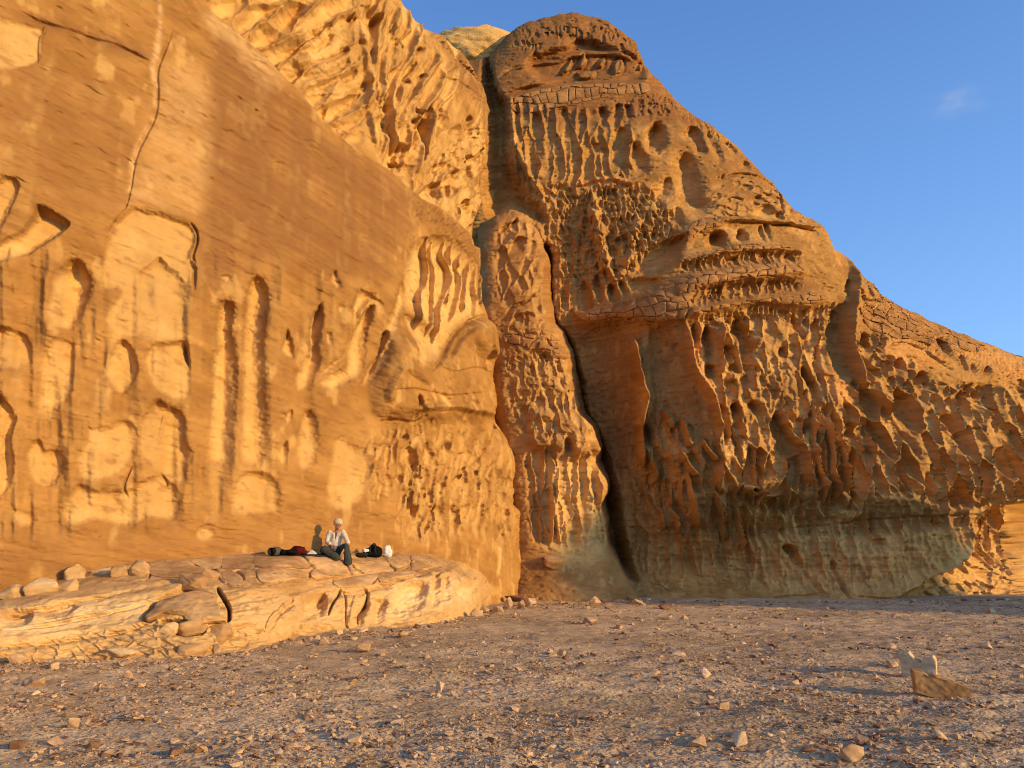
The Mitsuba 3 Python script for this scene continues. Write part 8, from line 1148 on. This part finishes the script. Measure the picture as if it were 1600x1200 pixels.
def rock_mesh(rng, size, corners=11, box=0.75, rough=0.05, subdiv=0):
    """an angular stone: the hull of points pushed towards a box, its faces broken up"""
    d = rng.normal(size=(corners, 3)); d /= np.linalg.norm(d, axis=1, keepdims=True)
    cube = d / np.abs(d).max(1, keepdims=True)
    p = (d * (1 - box) + cube * box) * rng.uniform(0.75, 1.0, (corners, 1))
    h = hull(p)
    v, f = np.array(h.vertices), np.array(h.faces)
    for _ in range(subdiv):
        v, f = trimesh.remesh.subdivide(v, f)
    m = trimesh.Trimesh(v, f, process=True)
    if subdiv > 2:
        trimesh.smoothing.filter_taubin(m, 0.5, 0.51, 7)
    if subdiv:
        v = np.array(m.vertices); s = rng.uniform(0, 50)
        v = v + m.vertex_normals * (((meshkit.fbm(v * 1.6 + s, 4, 5) - 0.5) * 4 * rough + (meshkit.fbm(v * np.array([1.5, 1.5, 7]) + s, 3, 6) - 0.5) * 2.0 * rough))[:, None]
        m = trimesh.Trimesh(v, m.faces, process=False)
    ext = np.ptp(m.vertices, axis=0)
    v = (np.array(m.vertices) - m.bounds.mean(0)) / ext * np.asarray(size)
    return v, np.array(m.faces)


def turn(v, rz, rx=0.0, ry=0.0):
    cz, sz, cx, sx, cy, sy = math.cos(rz), math.sin(rz), math.cos(rx), math.sin(rx), math.cos(ry), math.sin(ry)
    R = np.array([[cz, -sz, 0], [sz, cz, 0], [0, 0, 1]]) @ np.array([[1, 0, 0], [0, cx, -sx], [0, sx, cx]]) @ np.array([[cy, 0, sy], [0, 1, 0], [-sy, 0, cy]])
    return v @ R.T


def numbered(name):
    if name not in scene and not any(k.startswith(name + '__') for k in scene):
        return name
    n = 1
    while f'{name}_{n:03d}' in scene or any(k.startswith(f'{name}_{n:03d}__') for k in scene):
        n += 1
    return f'{name}_{n:03d}'


# stones that stand out, each with a label of its own: (position, size, turn, material, label)
rng = np.random.default_rng(2024)
for (x, y), size, rz, tilt, mat, label in BIG_STONES:
    v, f = rock_mesh(rng, size, 12, 0.85, 0.035, 3)
    v = turn(v, rz, tilt)
    z = floor_z(x, y)
    v = v + [x, y, z - v[:, 2].min() - 0.12 * size[2]]
    k = numbered('stone')
    scene[k] = mikit.ply((v, f), mat, smooth=28)
    labels[k] = {'label': label, 'category': 'stone'}

scene['stone_ochre'] = stone_bsdf((0.50, 0.27, 0.10), (0.34, 0.17, 0.065), 4.0, 0.01)
for (x, y), o, deep, yaw, mat, label in CUT_STONES:
    from shapely.geometry import Polygon
    m = trimesh.creation.extrude_polygon(Polygon(o), deep, engine='earcut')
    v = np.array(m.vertices)[:, [0, 2, 1]] - [0, deep / 2, 0]
    v, f = trimesh.remesh.subdivide_to_size(v, np.array(m.faces)[:, ::-1], 0.03)
    m = trimesh.Trimesh(v, f, process=True)
    trimesh.smoothing.filter_taubin(m, 0.5, 0.52, 4)
    v = np.array(m.vertices)
    v = v + m.vertex_normals * ((meshkit.fbm(v * 9 + x, 4, 5) - 0.5) * 0.035)[:, None]
    v = turn(v, yaw) + [x, y, float(floor_z(x, y)) - 0.015]
    k = numbered('stone')
    scene[k] = mikit.ply((v, m.faces), mat, smooth=30)
    labels[k] = {'label': label, 'category': 'stone'}

# loose stones stay on the open floor, in front of the line of the rock feet
OPEN = list(FOOT_LINE) + [(45.0, 20.0), (45.0, -5.0), (-9.0, -5.0)]


def free(x, y):
    d, _, ins = seg_dist(np.atleast_1d(np.asarray(x, float)), np.atleast_1d(np.asarray(y, float)), OPEN, True)
    return ins & (d > 0.06)


# the larger loose stones, one object each
rng = np.random.default_rng(7)
keys = []
while len(keys) < 240:
    y = 1 / rng.uniform(1 / 34.5, 1 / 6.4)
    x = rng.uniform(-0.72, 0.72) * y
    if not free(x, y)[0]:
        continue
    s = 0.05 * (0.6 + rng.pareto(2.2) * 0.5) * (0.55 + 0.055 * y)
    s = min(s, 0.065 + 0.007 * y)
    size = np.array([s * rng.uniform(0.9, 1.5), s * rng.uniform(0.7, 1.2), s * rng.uniform(0.45, 0.85)])
    v, f = rock_mesh(rng, size, int(rng.integers(9, 13)), 0.6, 0.03, 1)
    v = turn(v, rng.uniform(0, 6.3), rng.normal(0, 0.2), rng.normal(0, 0.2))
    v = v + [x, y, float(floor_z(x, y)) - v[:, 2].min() - 0.18 * size[2]]
    k = numbered('loose_stone') if not keys else f'loose_stone_{len(keys):03d}'
    keys.append(k)
    scene[k] = mikit.ply((v, f), STONES[int(rng.choice(3, p=[0.6, 0.22, 0.18]))], smooth=False)
    labels[k] = {'label': 'small angular stone lying loose on the gravel of the desert floor', 'category': 'stone', 'group': 'loose stones scattered over the desert floor'}

# gravel: shards beyond counting, one mesh per material
shapes = []
for _ in range(40):
    v, f = rock_mesh(rng, (1, 1, 1), int(rng.integers(7, 9)), 0.3, 0, 0)
    shapes.append((v, f))
N = 70000
y = 1 / rng.uniform(1 / 35.5, 1 / 5.6, N)
x = rng.uniform(-0.85, 0.85, N) * y
clump = meshkit.fbm(np.stack([x * 0.7, y * 0.7, x * 0], -1), 3, 51)
# and a strip of debris along the rock feet
ft = np.array(FOOT_LINE)
i = rng.integers(0, len(ft) - 1, 3500); w = rng.uniform(0, 1, 3500)[:, None]
fp = ft[i] * (1 - w) + ft[i + 1] * w + np.abs(rng.normal(0, 1, 3500))[:, None] * np.array([0.12, -0.55])
ok = free(x, y) & (rng.uniform(0, 1, N) < smooth01(0.32, 0.62, clump) * 0.92 + 0.08)
x, y = np.append(x[ok], fp[:, 0]), np.append(y[ok], fp[:, 1])
ok = free(x, y); x, y = x[ok], y[ok]
s = 0.019 * (0.55 + rng.pareto(2.6, len(x)) * 0.75) * (0.5 + 0.07 * y)
s = np.minimum(s, 0.042 + 0.0042 * y)
near = cKDTree(np.vstack([ft[:-1] * (1 - w_) + ft[1:] * w_ for w_ in np.linspace(0, 1, 40)])).query(np.stack([x, y], -1))[0]
s = s * (1 + 0.9 * np.exp(-near / 0.35) * (rng.uniform(0, 1, len(x)) < 0.35))
z = floor_z(x, y)
kind = rng.choice(3, len(x), p=[0.55, 0.15, 0.30])
for m in range(3):
    V, F, at_ = [], [], 0
    for i in np.nonzero(kind == m)[0]:
        v, f = shapes[int(rng.integers(40))]
        v = turn(v * (s[i] * np.array([rng.uniform(0.8, 1.7), rng.uniform(0.7, 1.3), rng.uniform(0.35, 0.8)])), rng.uniform(0, 6.3), rng.normal(0, 0.15), rng.normal(0, 0.15))
        V.append(v + [x[i], y[i], z[i] + 0.12 * s[i]]); F.append(f + at_); at_ += len(v)
    k = 'gravel' + (f'__{m:03d}' if m else '__000')
    scene[k] = mikit.ply((np.vstack(V), np.vstack(F)), STONES[m], smooth=False)
labels['gravel'] = {'label': 'fine angular gravel strewn over the whole desert floor', 'category': 'gravel', 'kind': 'stuff'}

# ------------------------------------------------------------------ boulders on and below the ledge
rng = np.random.default_rng(99)


def slab_mesh(o, thick, seed):
    """a fallen slab whose outline lies on the ledge's front, thick metres deep, worn round"""
    o = curve(o, True, 3)
    c = o.mean(0); k = len(o)
    allp = np.vstack([o, c + (o - c) * 0.80, c + (o - c) * 0.4, c[None]])
    W = ledge.place(allp[:, 0], allp[:, 1])
    out = -ledge.inward(W[:, 2])
    lo, hi = W[:k] + out[:k] * -0.25, W + out * thick
    # a flat face: the least-squares plane of the outline, tilted as the slab leans
    A = np.c_[hi[:, 0], hi[:, 2], np.ones(len(hi))]
    hi[:, 1] = 0.75 * (A @ np.linalg.lstsq(A, hi[:, 1], rcond=None)[0]) + 0.25 * hi[:, 1]
    hi[:k] -= out[:k] * 0.10
    i = np.arange(k); j = (i + 1) % k
    V = np.vstack([lo, hi]); a = k
    F = np.vstack([np.stack([i, j, j + a], 1), np.stack([i, j + a, i + a], 1)] + [q for r_ in (0, 1) for q in (np.stack([i + a + r_ * k, j + a + r_ * k, j + a + (r_ + 1) * k], 1), np.stack([i + a + r_ * k, j + a + (r_ + 1) * k, i + a + (r_ + 1) * k], 1))] + [np.stack([i + a + 2 * k, j + a + 2 * k, i * 0 + a + 3 * k], 1), np.stack([j, i, i * 0 + len(V)], 1)])
    V = np.vstack([V, lo.mean(0, keepdims=True)])
    for _ in range(3):
        V, F = trimesh.remesh.subdivide(V, F)
    m = trimesh.Trimesh(V, F, process=True)
    trimesh.smoothing.filter_taubin(m, 0.5, 0.52, 6)
    v = np.array(m.vertices)
    v = v + m.vertex_normals * ((meshkit.fbm(v * 3.5 + seed, 4, 5) - 0.5) * 0.10 + (meshkit.fbm(v * np.array([2, 2, 16]) + seed, 3, 6) - 0.5) * 0.03)[:, None]
    return v, np.array(m.faces)


scene['boulder'] = mikit.ply(slab_mesh(BIG_SLAB, 0.30, 3), 'boulder_tan', smooth=40)
labels['boulder'] = {'label': 'large fallen sandstone slab leaning on the front of the ledge', 'category': 'rock'}
for P0, size, rz, rx, ry, mat, box, label in BOULDERS:
    v, f = rock_mesh(rng, size, 15, box, 0.05, 3)
    v = turn(v, rz, rx, ry) + np.asarray(P0)
    k = numbered('boulder')
    scene[k] = mikit.ply((v, f), mat, smooth=40)
    labels[k] = {'label': label, 'category': 'rock'}

# ------------------------------------------------------------------ the person sitting on the ledge, and the things around
top = ledge.P[(ledge.v > 0.5) & (ledge.v < 2.1) & ledge.keep]
top_tree = cKDTree(top[:, :2])


def ledge_z(x, y):
    d, i = top_tree.query(np.stack([np.atleast_1d(x), np.atleast_1d(y)], -1), k=6)
    return top[i, 2].mean(1)


SX, SY = SEAT
SZ = float(ledge_z(SX, SY)[0])
BALL = trimesh.creation.icosphere(2).vertices


def blob(c, r):
    r = np.broadcast_to(np.asarray(r, float), 3)
    return m3.Manifold.hull_points(BALL * r + np.asarray(c, float))


def bone(a, ra, b, rb):
    return m3.Manifold.hull_points(np.vstack([BALL * np.broadcast_to(np.asarray(ra, float), 3) + np.asarray(a, float), BALL * np.broadcast_to(np.asarray(rb, float), 3) + np.asarray(b, float)]))


def join(parts, fine=0.012, smooth_steps=8, cut=None):
    m = m3.Manifold.batch_boolean(parts, m3.OpType.Add)
    if cut is not None:
        m = m - cut
    m = m.refine_to_length(fine)
    q = m.to_mesh()
    t = trimesh.Trimesh(q.vert_properties[:, :3], q.tri_verts, process=True)
    if smooth_steps:
        trimesh.smoothing.filter_taubin(t, 0.5, 0.53, smooth_steps)
    return t


def local(x, y, up=0.0):
    """a point x to the right of the seat, y behind it, up above the ledge"""
    return np.array([x, y, float(ledge_z(SX + x, SY + y)[0]) - SZ + up])


ALONG = 1.3  # how far the wall and its terrace draw back per metre to the right


def put(key, t, bsdf, smooth=True):
    v = np.array(t.vertices) + [SX, SY, SZ]
    scene[key] = mikit.ply((v, np.array(t.faces)), bsdf, smooth=smooth)


def cloth(c, seed, var=0.25, rough=0.9):
    lo, hi = [float(x * (1 - var)) for x in c], [float(x * (1 + var * 0.4)) for x in c]

    def col(p, n, uv):
        return mikit.mix(lo, hi, tfbm(p.x * 16 + seed, p.y * 16, p.z * 16, 3))
    return {'type': 'twosided', 'bsdf': {'type': 'diffuse', 'reflectance': mikit.proc(col)}}


scene['skin'] = cloth((0.42, 0.215, 0.125), 1, 0.12, 0.6)
scene['cream_cotton'] = cloth((0.62, 0.54, 0.42), 2, 0.12)
scene['turban_cotton'] = cloth((0.56, 0.46, 0.34), 3, 0.2)
scene['olive_cotton'] = cloth((0.060, 0.066, 0.055), 4, 0.3)
scene['black_fabric'] = cloth((0.013, 0.012, 0.014), 5, 0.4)
scene['maroon_wool'] = cloth((0.085, 0.012, 0.014), 6, 0.5)
scene['grey_foam'] = cloth((0.10, 0.095, 0.085), 7, 0.2)
scene['white_cotton'] = cloth((0.74, 0.71, 0.66), 8, 0.1)
scene['dark_mat'] = cloth((0.03, 0.03, 0.032), 9, 0.3)
scene['dark_eye'] = {'type': 'roughplastic', 'diffuse_reflectance': {'type': 'rgb', 'value': [0.02, 0.012, 0.01]}, 'alpha': 0.1}

A3 = lambda *v: np.array(v, float)
hip_l, hip_r = A3(-0.085, 0.0, 0.11), A3(0.095, 0.0, 0.11)
chest, neck, head = A3(0.0, 0.02, 0.47), A3(0.02, -0.01, 0.655), A3(0.05, -0.035, 0.775)
sh_l, sh_r = A3(-0.165, 0.02, 0.60), A3(0.185, -0.01, 0.605)
knee_r = A3(0.335, -0.26, local(0.36, -0.26)[2] + 0.45)
ank_r = local(0.47, -0.36, 0.075); toe_r = local(0.62, -0.52, 0.03)
knee_l = A3(-0.20, -0.33, local(-0.2, -0.33)[2] + 0.16)
ank_l = local(0.14, -0.42, 0.07); toe_l = local(0.27, -0.36, 0.05)
el_r = knee_r + A3(0.035, 0.05, 0.085)
wr_r = A3(0.265, -0.38, knee_r[2] - 0.15)
el_l = A3(-0.215, -0.03, 0.36); wr_l = A3(-0.06, -0.20, 0.25)


def hand(w, d, side):
    """palm, four bent fingers of unequal length and a thumb leaving the side near the wrist; d: where the hand points"""
    d = np.asarray(d, float) / np.linalg.norm(d)
    s = np.cross(d, [0, -1.0, 0.25]); s /= np.linalg.norm(s)
    n = np.cross(s, d)
    parts = [bone(w, 0.026, w + d * 0.045, [0.030, 0.022, 0.030]), bone(w + d * 0.03 - s * 0.022, 0.015, w + d * 0.085 - s * 0.026, 0.013), bone(w + d * 0.03 + s * 0.022, 0.015, w + d * 0.082 + s * 0.026, 0.013)]
    parts.append(bone(w + d * 0.085 - s * 0.026, 0.013, w + d * 0.082 + s * 0.026, 0.013))
    for o, L in ((-0.028, 0.070), (-0.010, 0.082), (0.010, 0.077), (0.028, 0.060)):
        a = w + d * 0.088 + s * o
        b = a + d * L * 0.45 + n * 0.006
        c = b + d * L * 0.32 - n * 0.010
        e = c + d * L * 0.22 - n * 0.012
        parts += [bone(a, 0.0095, b, 0.009), bone(b, 0.009, c, 0.008), bone(c, 0.008, e, 0.007)]
    a = w + d * 0.028 - s * 0.028 * side
    b = a + d * 0.034 - s * 0.026 * side
    parts += [bone(a, 0.013, b, 0.0105), bone(b, 0.0105, b + d * 0.03 - s * 0.004 * side, 0.008)]
    return parts


def foot(a, t):
    d = (t - a) / np.linalg.norm(t - a)
    s = np.cross(d, [0, 0, 1.0]); s /= np.linalg.norm(s)
    parts = [bone(a, 0.045, a - d * 0.035 - A3(0, 0, 0.035), 0.034), bone(a, 0.042, a + d * 0.13 - A3(0, 0, 0.025), [0.042, 0.042, 0.024]), bone(a - A3(0, 0, 0.035), 0.033, a + d * 0.14 - A3(0, 0, 0.035), [0.042, 0.042, 0.020])]
    for o, L in ((-0.032, 0.055), (-0.014, 0.05), (0.002, 0.045), (0.018, 0.04), (0.032, 0.032)):
        b = a + d * 0.155 + s * o - A3(0, 0, 0.038)
        parts.append(bone(b, 0.013, b + d * L * 0.7 - A3(0, 0, 0.004), 0.010))
    return parts


look_at = A3(0.62, -0.77, -0.05); look_at /= np.linalg.norm(look_at)
lat = np.cross(look_at, [0, 0, 1.0]); lat /= np.linalg.norm(lat)
vert = np.cross(lat, look_at)


def hd(f, s, u):
    return head + look_at * f + lat * s + vert * u


body = [bone(hip_l, 0.10, hip_r, 0.10), bone((hip_l + hip_r) / 2, [0.135, 0.10, 0.11], chest, [0.135, 0.085, 0.12]), bone(chest, [0.13, 0.08, 0.10], sh_l, 0.05), bone(chest, [0.13, 0.08, 0.10], sh_r, 0.05),
        bone(A3(0.01, 0.01, 0.60), 0.058, neck + A3(0.01, -0.005, 0.06), 0.050),
        bone(sh_l, 0.050, el_l, 0.038), bone(el_l, 0.036, wr_l, 0.025), bone(sh_r, 0.050, el_r, 0.038), bone(el_r, 0.037, wr_r, 0.025),
        bone(hip_l, 0.085, knee_l, 0.058), bone(knee_l, 0.055, ank_l, 0.036), bone(hip_r, 0.085, knee_r, 0.058), bone(knee_r, 0.056, ank_r, 0.036)]
body += hand(wr_r, A3(-0.03, -0.05, -0.25), 1) + hand(wr_l, A3(0.2, -0.12, -0.06), -1) + foot(ank_r, toe_r) + foot(ank_l, toe_l)
# head: skull, jaw, chin, nose, brow, lips, ears
body += [bone(hd(-0.02, 0, 0.045), [0.082, 0.088, 0.078], hd(0.015, 0, 0.02), 0.070), bone(hd(0.02, 0, 0.0), 0.062, hd(0.045, 0, -0.085), 0.034), bone(hd(0.0, 0.03, -0.03), 0.045, hd(0.045, 0.0, -0.09), 0.028), bone(hd(0.0, -0.03, -0.03), 0.045, hd(0.045, 0.0, -0.09), 0.028),
         bone(hd(0.082, 0, 0.02), 0.008, hd(0.102, 0, -0.022), 0.013), bone(hd(0.078, -0.03, 0.034), 0.010, hd(0.078, 0.03, 0.034), 0.010), bone(hd(0.075, -0.016, -0.055), 0.009, hd(0.075, 0.016, -0.055), 0.009),
         blob(hd(-0.01, 0.083, -0.005), [0.016, 0.016, 0.03]), blob(hd(-0.01, -0.083, -0.005), [0.016, 0.016, 0.03])]
put('person__body', join(body, 0.010, 6), 'skin')
for s in (-1, 1):
    put('person__eye' + ('' if s < 0 else '_001'), trimesh.Trimesh(BALL * 0.0125 + hd(0.072, 0.03 * s, 0.008), trimesh.creation.icosphere(2).faces), 'dark_eye')

# shirt: loose, open to a V over the breast bone, sleeves to below the elbow
vee = m3.Manifold.hull_points(np.array([[0.0 + dx, y, z] for y in (-0.30, -0.02) for dx, z in ((-0.052, 0.70), (0.078, 0.70), (0.012, 0.40), (0.006, 0.40))]))
shirt = [bone((hip_l + hip_r) / 2 + A3(0, 0, 0.03), [0.170, 0.135, 0.08], chest, [0.160, 0.112, 0.12]), bone(chest, [0.155, 0.105, 0.10], sh_l, 0.070), bone(chest, [0.155, 0.105, 0.10], sh_r, 0.070),
         bone(sh_l, 0.072, el_l, 0.064), bone(el_l, 0.064, el_l + (wr_l - el_l) * 0.55, 0.056), bone(sh_r, 0.072, sh_r + (el_r - sh_r) * 0.90, 0.062)]
t = join(shirt, 0.014, 5, vee)
v = np.array(t.vertices)
t.vertices = v + t.vertex_normals * ((meshkit.fbm(v * np.array([9, 9, 5.0]), 3, 61) - 0.5) * 0.05)[:, None]
put('person__shirt', t, 'cream_cotton')

# wide trousers
tr = [bone(hip_l, 0.125, hip_r, 0.125), bone(hip_l, 0.120, knee_l, 0.098), bone(knee_l, 0.100, ank_l + A3(0.02, 0, 0.05), 0.085), bone(hip_r, 0.120, knee_r, 0.090), bone(knee_r, 0.090, ank_r + (knee_r - ank_r) * 0.22, 0.078),
      bone(knee_r + (ank_r - knee_r) * 0.4, 0.085, local(0.40, -0.33, 0.10), 0.075)]
t = join(tr, 0.014, 6)
v = np.array(t.vertices)
t.vertices = v + t.vertex_normals * ((meshkit.fbm(v * np.array([10, 10, 4.0]), 3, 62) - 0.5) * 0.06)[:, None]
put('person__trousers', t, 'olive_cotton')

# turban: wound rolls round the skull
tur = [blob(hd(-0.015, 0, 0.09), [0.110, 0.110, 0.085])]
for k, (u, R, r, tip) in enumerate([(0.050, 0.096, 0.030, 0.16), (0.078, 0.102, 0.033, -0.18), (0.112, 0.092, 0.034, 0.10), (0.145, 0.064, 0.030, -0.05)]):
    a = np.linspace(0, 2 * np.pi, 15)
    ring = [hd(-0.018 + math.cos(q) * R, math.sin(q) * R * 0.93, u + math.cos(q + k) * R * tip) for q in a]
    tur += [bone(ring[i], r, ring[i + 1], r) for i in range(14)]
put('person__turban', join(tur, 0.010, 3), 'turban_cotton')
labels['person'] = {'label': 'barefoot person in cream turban, cream shirt and olive trousers sitting on the rock ledge', 'category': 'person'}


def heap(rng, w, d, h, n=40, lumps=3, fine=0.02, wr=0.03):
    """soft folded cloth: a lumpy mound"""
    parts = [blob([rng.uniform(-0.3, 0.3) * w, rng.uniform(-0.25, 0.25) * d, h * rng.uniform(0.3, 0.5)], [w * rng.uniform(0.25, 0.4), d * rng.uniform(0.3, 0.45), h * rng.uniform(0.35, 0.5)]) for _ in range(lumps)]
    parts.append(blob([0, 0, h * 0.22], [w * 0.5, d * 0.5, h * 0.22]))
    t = join(parts, fine, 4)
    v = np.array(t.vertices)
    t.vertices = v + t.vertex_normals * ((meshkit.fbm(v * 14, 3, int(rng.integers(99))) - 0.5) * wr * 2)[:, None]
    return t


def place_on(t, x, y, up=0.0, rz=0.0):
    t = t.copy(); v = turn(np.array(t.vertices), rz)
    t.vertices = v + local(x, y + ALONG * x, up)
    return t


rng = np.random.default_rng(5)
# sleeping mat: a thin strip that follows the rock, its far end left rolled
n, m = 46, 14
a, b = np.meshgrid(np.linspace(-1.06, -0.02, n), np.linspace(-0.20, 0.26, m), indexing='ij')
b = b + ALONG * a
zz = np.array([[local(p, r)[2] for p, r in zip(ra, rb)] for ra, rb in zip(a, b)])
zz = gaussian_filter(zz, 1.5) + 0.02
lower = np.stack([a, b, zz - 0.03], -1).reshape(-1, 3); upper_ = np.stack([a, b, zz + 0.022], -1).reshape(-1, 3)
f = grid_faces(n, m); k = n * m
idx = np.arange(k).reshape(n, m)
rim = np.concatenate([idx[:, 0], idx[-1, 1:], idx[-2::-1, -1], idx[0, -2:0:-1]])
nx = np.roll(rim, -1)
sides = np.vstack([np.stack([rim, nx, nx + k], 1), np.stack([rim, nx + k, rim + k], 1)])
put('sleeping_mat__sheet', trimesh.Trimesh(np.vstack([lower, upper_]), np.vstack([f[:, ::-1], f + k, sides]), process=False), 'dark_mat', 40)
sp = [(r * math.cos(q), r * math.sin(q)) for q, r in zip(np.linspace(0, 6.5 * np.pi, 110), np.linspace(0.035, 0.115, 110))]
ring = np.array(sp)
V = np.vstack([np.stack([ring[:, 0], np.full(110, yy), ring[:, 1]], -1) for yy in np.linspace(-0.22, 0.26, 12)])
t = trimesh.Trimesh(V, grid_faces(12, 110), process=False)
t.vertices = np.array(t.vertices) + local(-1.12, 0.0 - 1.12 * ALONG, 0.12)
put('sleeping_mat__roll', t, 'grey_foam')
labels['sleeping_mat'] = {'label': 'dark sleeping mat with a grey rolled end lying left of the sitting person', 'category': 'mat'}
# fringe of the blanket under the mat's front edge
put('maroon_jacket', place_on(heap(rng, 0.42, 0.3, 0.26, lumps=5, wr=0.035), -0.72, 0.02, 0.03), 'maroon_wool')
labels['maroon_jacket'] = {'label': 'crumpled dark red jacket heaped on the sleeping mat left of the person', 'category': 'jacket'}
put('black_bundle', place_on(heap(rng, 0.46, 0.26, 0.17, lumps=4, wr=0.03), -0.88, -0.08, 0.03), 'black_fabric')
labels['black_bundle'] = {'label': 'black clothing bundle on the mat between the rolled end and the red jacket', 'category': 'clothing'}
pv = np.array([[-0.12, -0.08, 0.0], [0.12, -0.10, 0.0], [0.09, 0.09, 0.02], [-0.05, 0.10, 0.11], [0.0, 0.02, 0.075]])
t = trimesh.Trimesh(np.vstack([pv, pv - [0, 0.004, 0.004]]), [[0, 1, 4], [1, 2, 4], [2, 3, 4], [3, 0, 4], [5, 9, 6], [6, 9, 7], [7, 9, 8], [8, 9, 5]], process=False)
t.vertices = np.array(t.vertices) + local(-0.42, -0.06 - 0.42 * ALONG, 0.06)
put('folded_paper', t, 'white_cotton', False)
labels['folded_paper'] = {'label': 'white folded sheet lying on the mat between the red jacket and the person', 'category': 'paper'}

# backpack lying against the wall: body, pocket, straps, lid
bag = join([bone([-0.16, 0, 0.12], [0.12, 0.14, 0.12], [0.10, 0.02, 0.15], [0.15, 0.13, 0.15]), bone([0.0, 0.02, 0.18], [0.15, 0.11, 0.12], [-0.02, 0.04, 0.30], [0.09, 0.07, 0.05])], 0.02, 6)
v = np.array(bag.vertices); bag.vertices = v + bag.vertex_normals * ((meshkit.fbm(v * 11, 3, 71) - 0.5) * 0.05)[:, None]
put('backpack__body', place_on(bag, 0.79, 0.10), 'black_fabric')
pk = join([bone([-0.09, -0.14, 0.09], [0.08, 0.05, 0.06], [0.08, -0.13, 0.10], [0.09, 0.05, 0.07])], 0.02, 4)
put('backpack__pocket', place_on(pk, 0.79, 0.10), 'black_fabric')
for k, o in enumerate((-0.07, 0.07)):
    arc = [A3(o + 0.03 * i / 6, -0.10 - 0.10 * math.sin(i * math.pi / 6), 0.30 - 0.27 * i / 6) for i in range(7)]
    put('backpack__strap' + ('' if not k else '_001'), place_on(join([bone(arc[i], [0.022, 0.012, 0.012], arc[i + 1], [0.022, 0.012, 0.012]) for i in range(6)], 0.015, 2), 0.79, 0.10), 'dark_mat')
hp = [A3(-0.05 + 0.10 * i / 6, 0.04, 0.335 + 0.045 * math.sin(i * math.pi / 6)) for i in range(7)]
put('backpack__handle', place_on(join([bone(hp[i], 0.011, hp[i + 1], 0.011) for i in range(6)], 0.01, 2), 0.79, 0.10), 'dark_mat')
labels['backpack'] = {'label': 'black backpack lying on the ledge just right of the sitting person', 'category': 'backpack'}
put('white_bag', place_on(heap(rng, 0.26, 0.18, 0.34, lumps=4, wr=0.02), 1.08, 0.12), 'white_cotton')
labels['white_bag'] = {'label': 'white cloth bag standing on the ledge right of the black backpack', 'category': 'bag'}
put('dark_scarf', place_on(heap(rng, 0.34, 0.24, 0.15, lumps=4, wr=0.03), 0.53, 0.10, 0.0), 'dark_mat')
labels['dark_scarf'] = {'label': 'small dark bundle of cloth between the person and the backpack', 'category': 'clothing'}
put('white_cloth', place_on(heap(rng, 0.22, 0.14, 0.12, lumps=3, wr=0.02), 0.60, 0.18, 0.12), 'white_cotton')
labels['white_cloth'] = {'label': 'white cloth lying on the dark bundle behind the person\'s raised knee', 'category': 'cloth'}
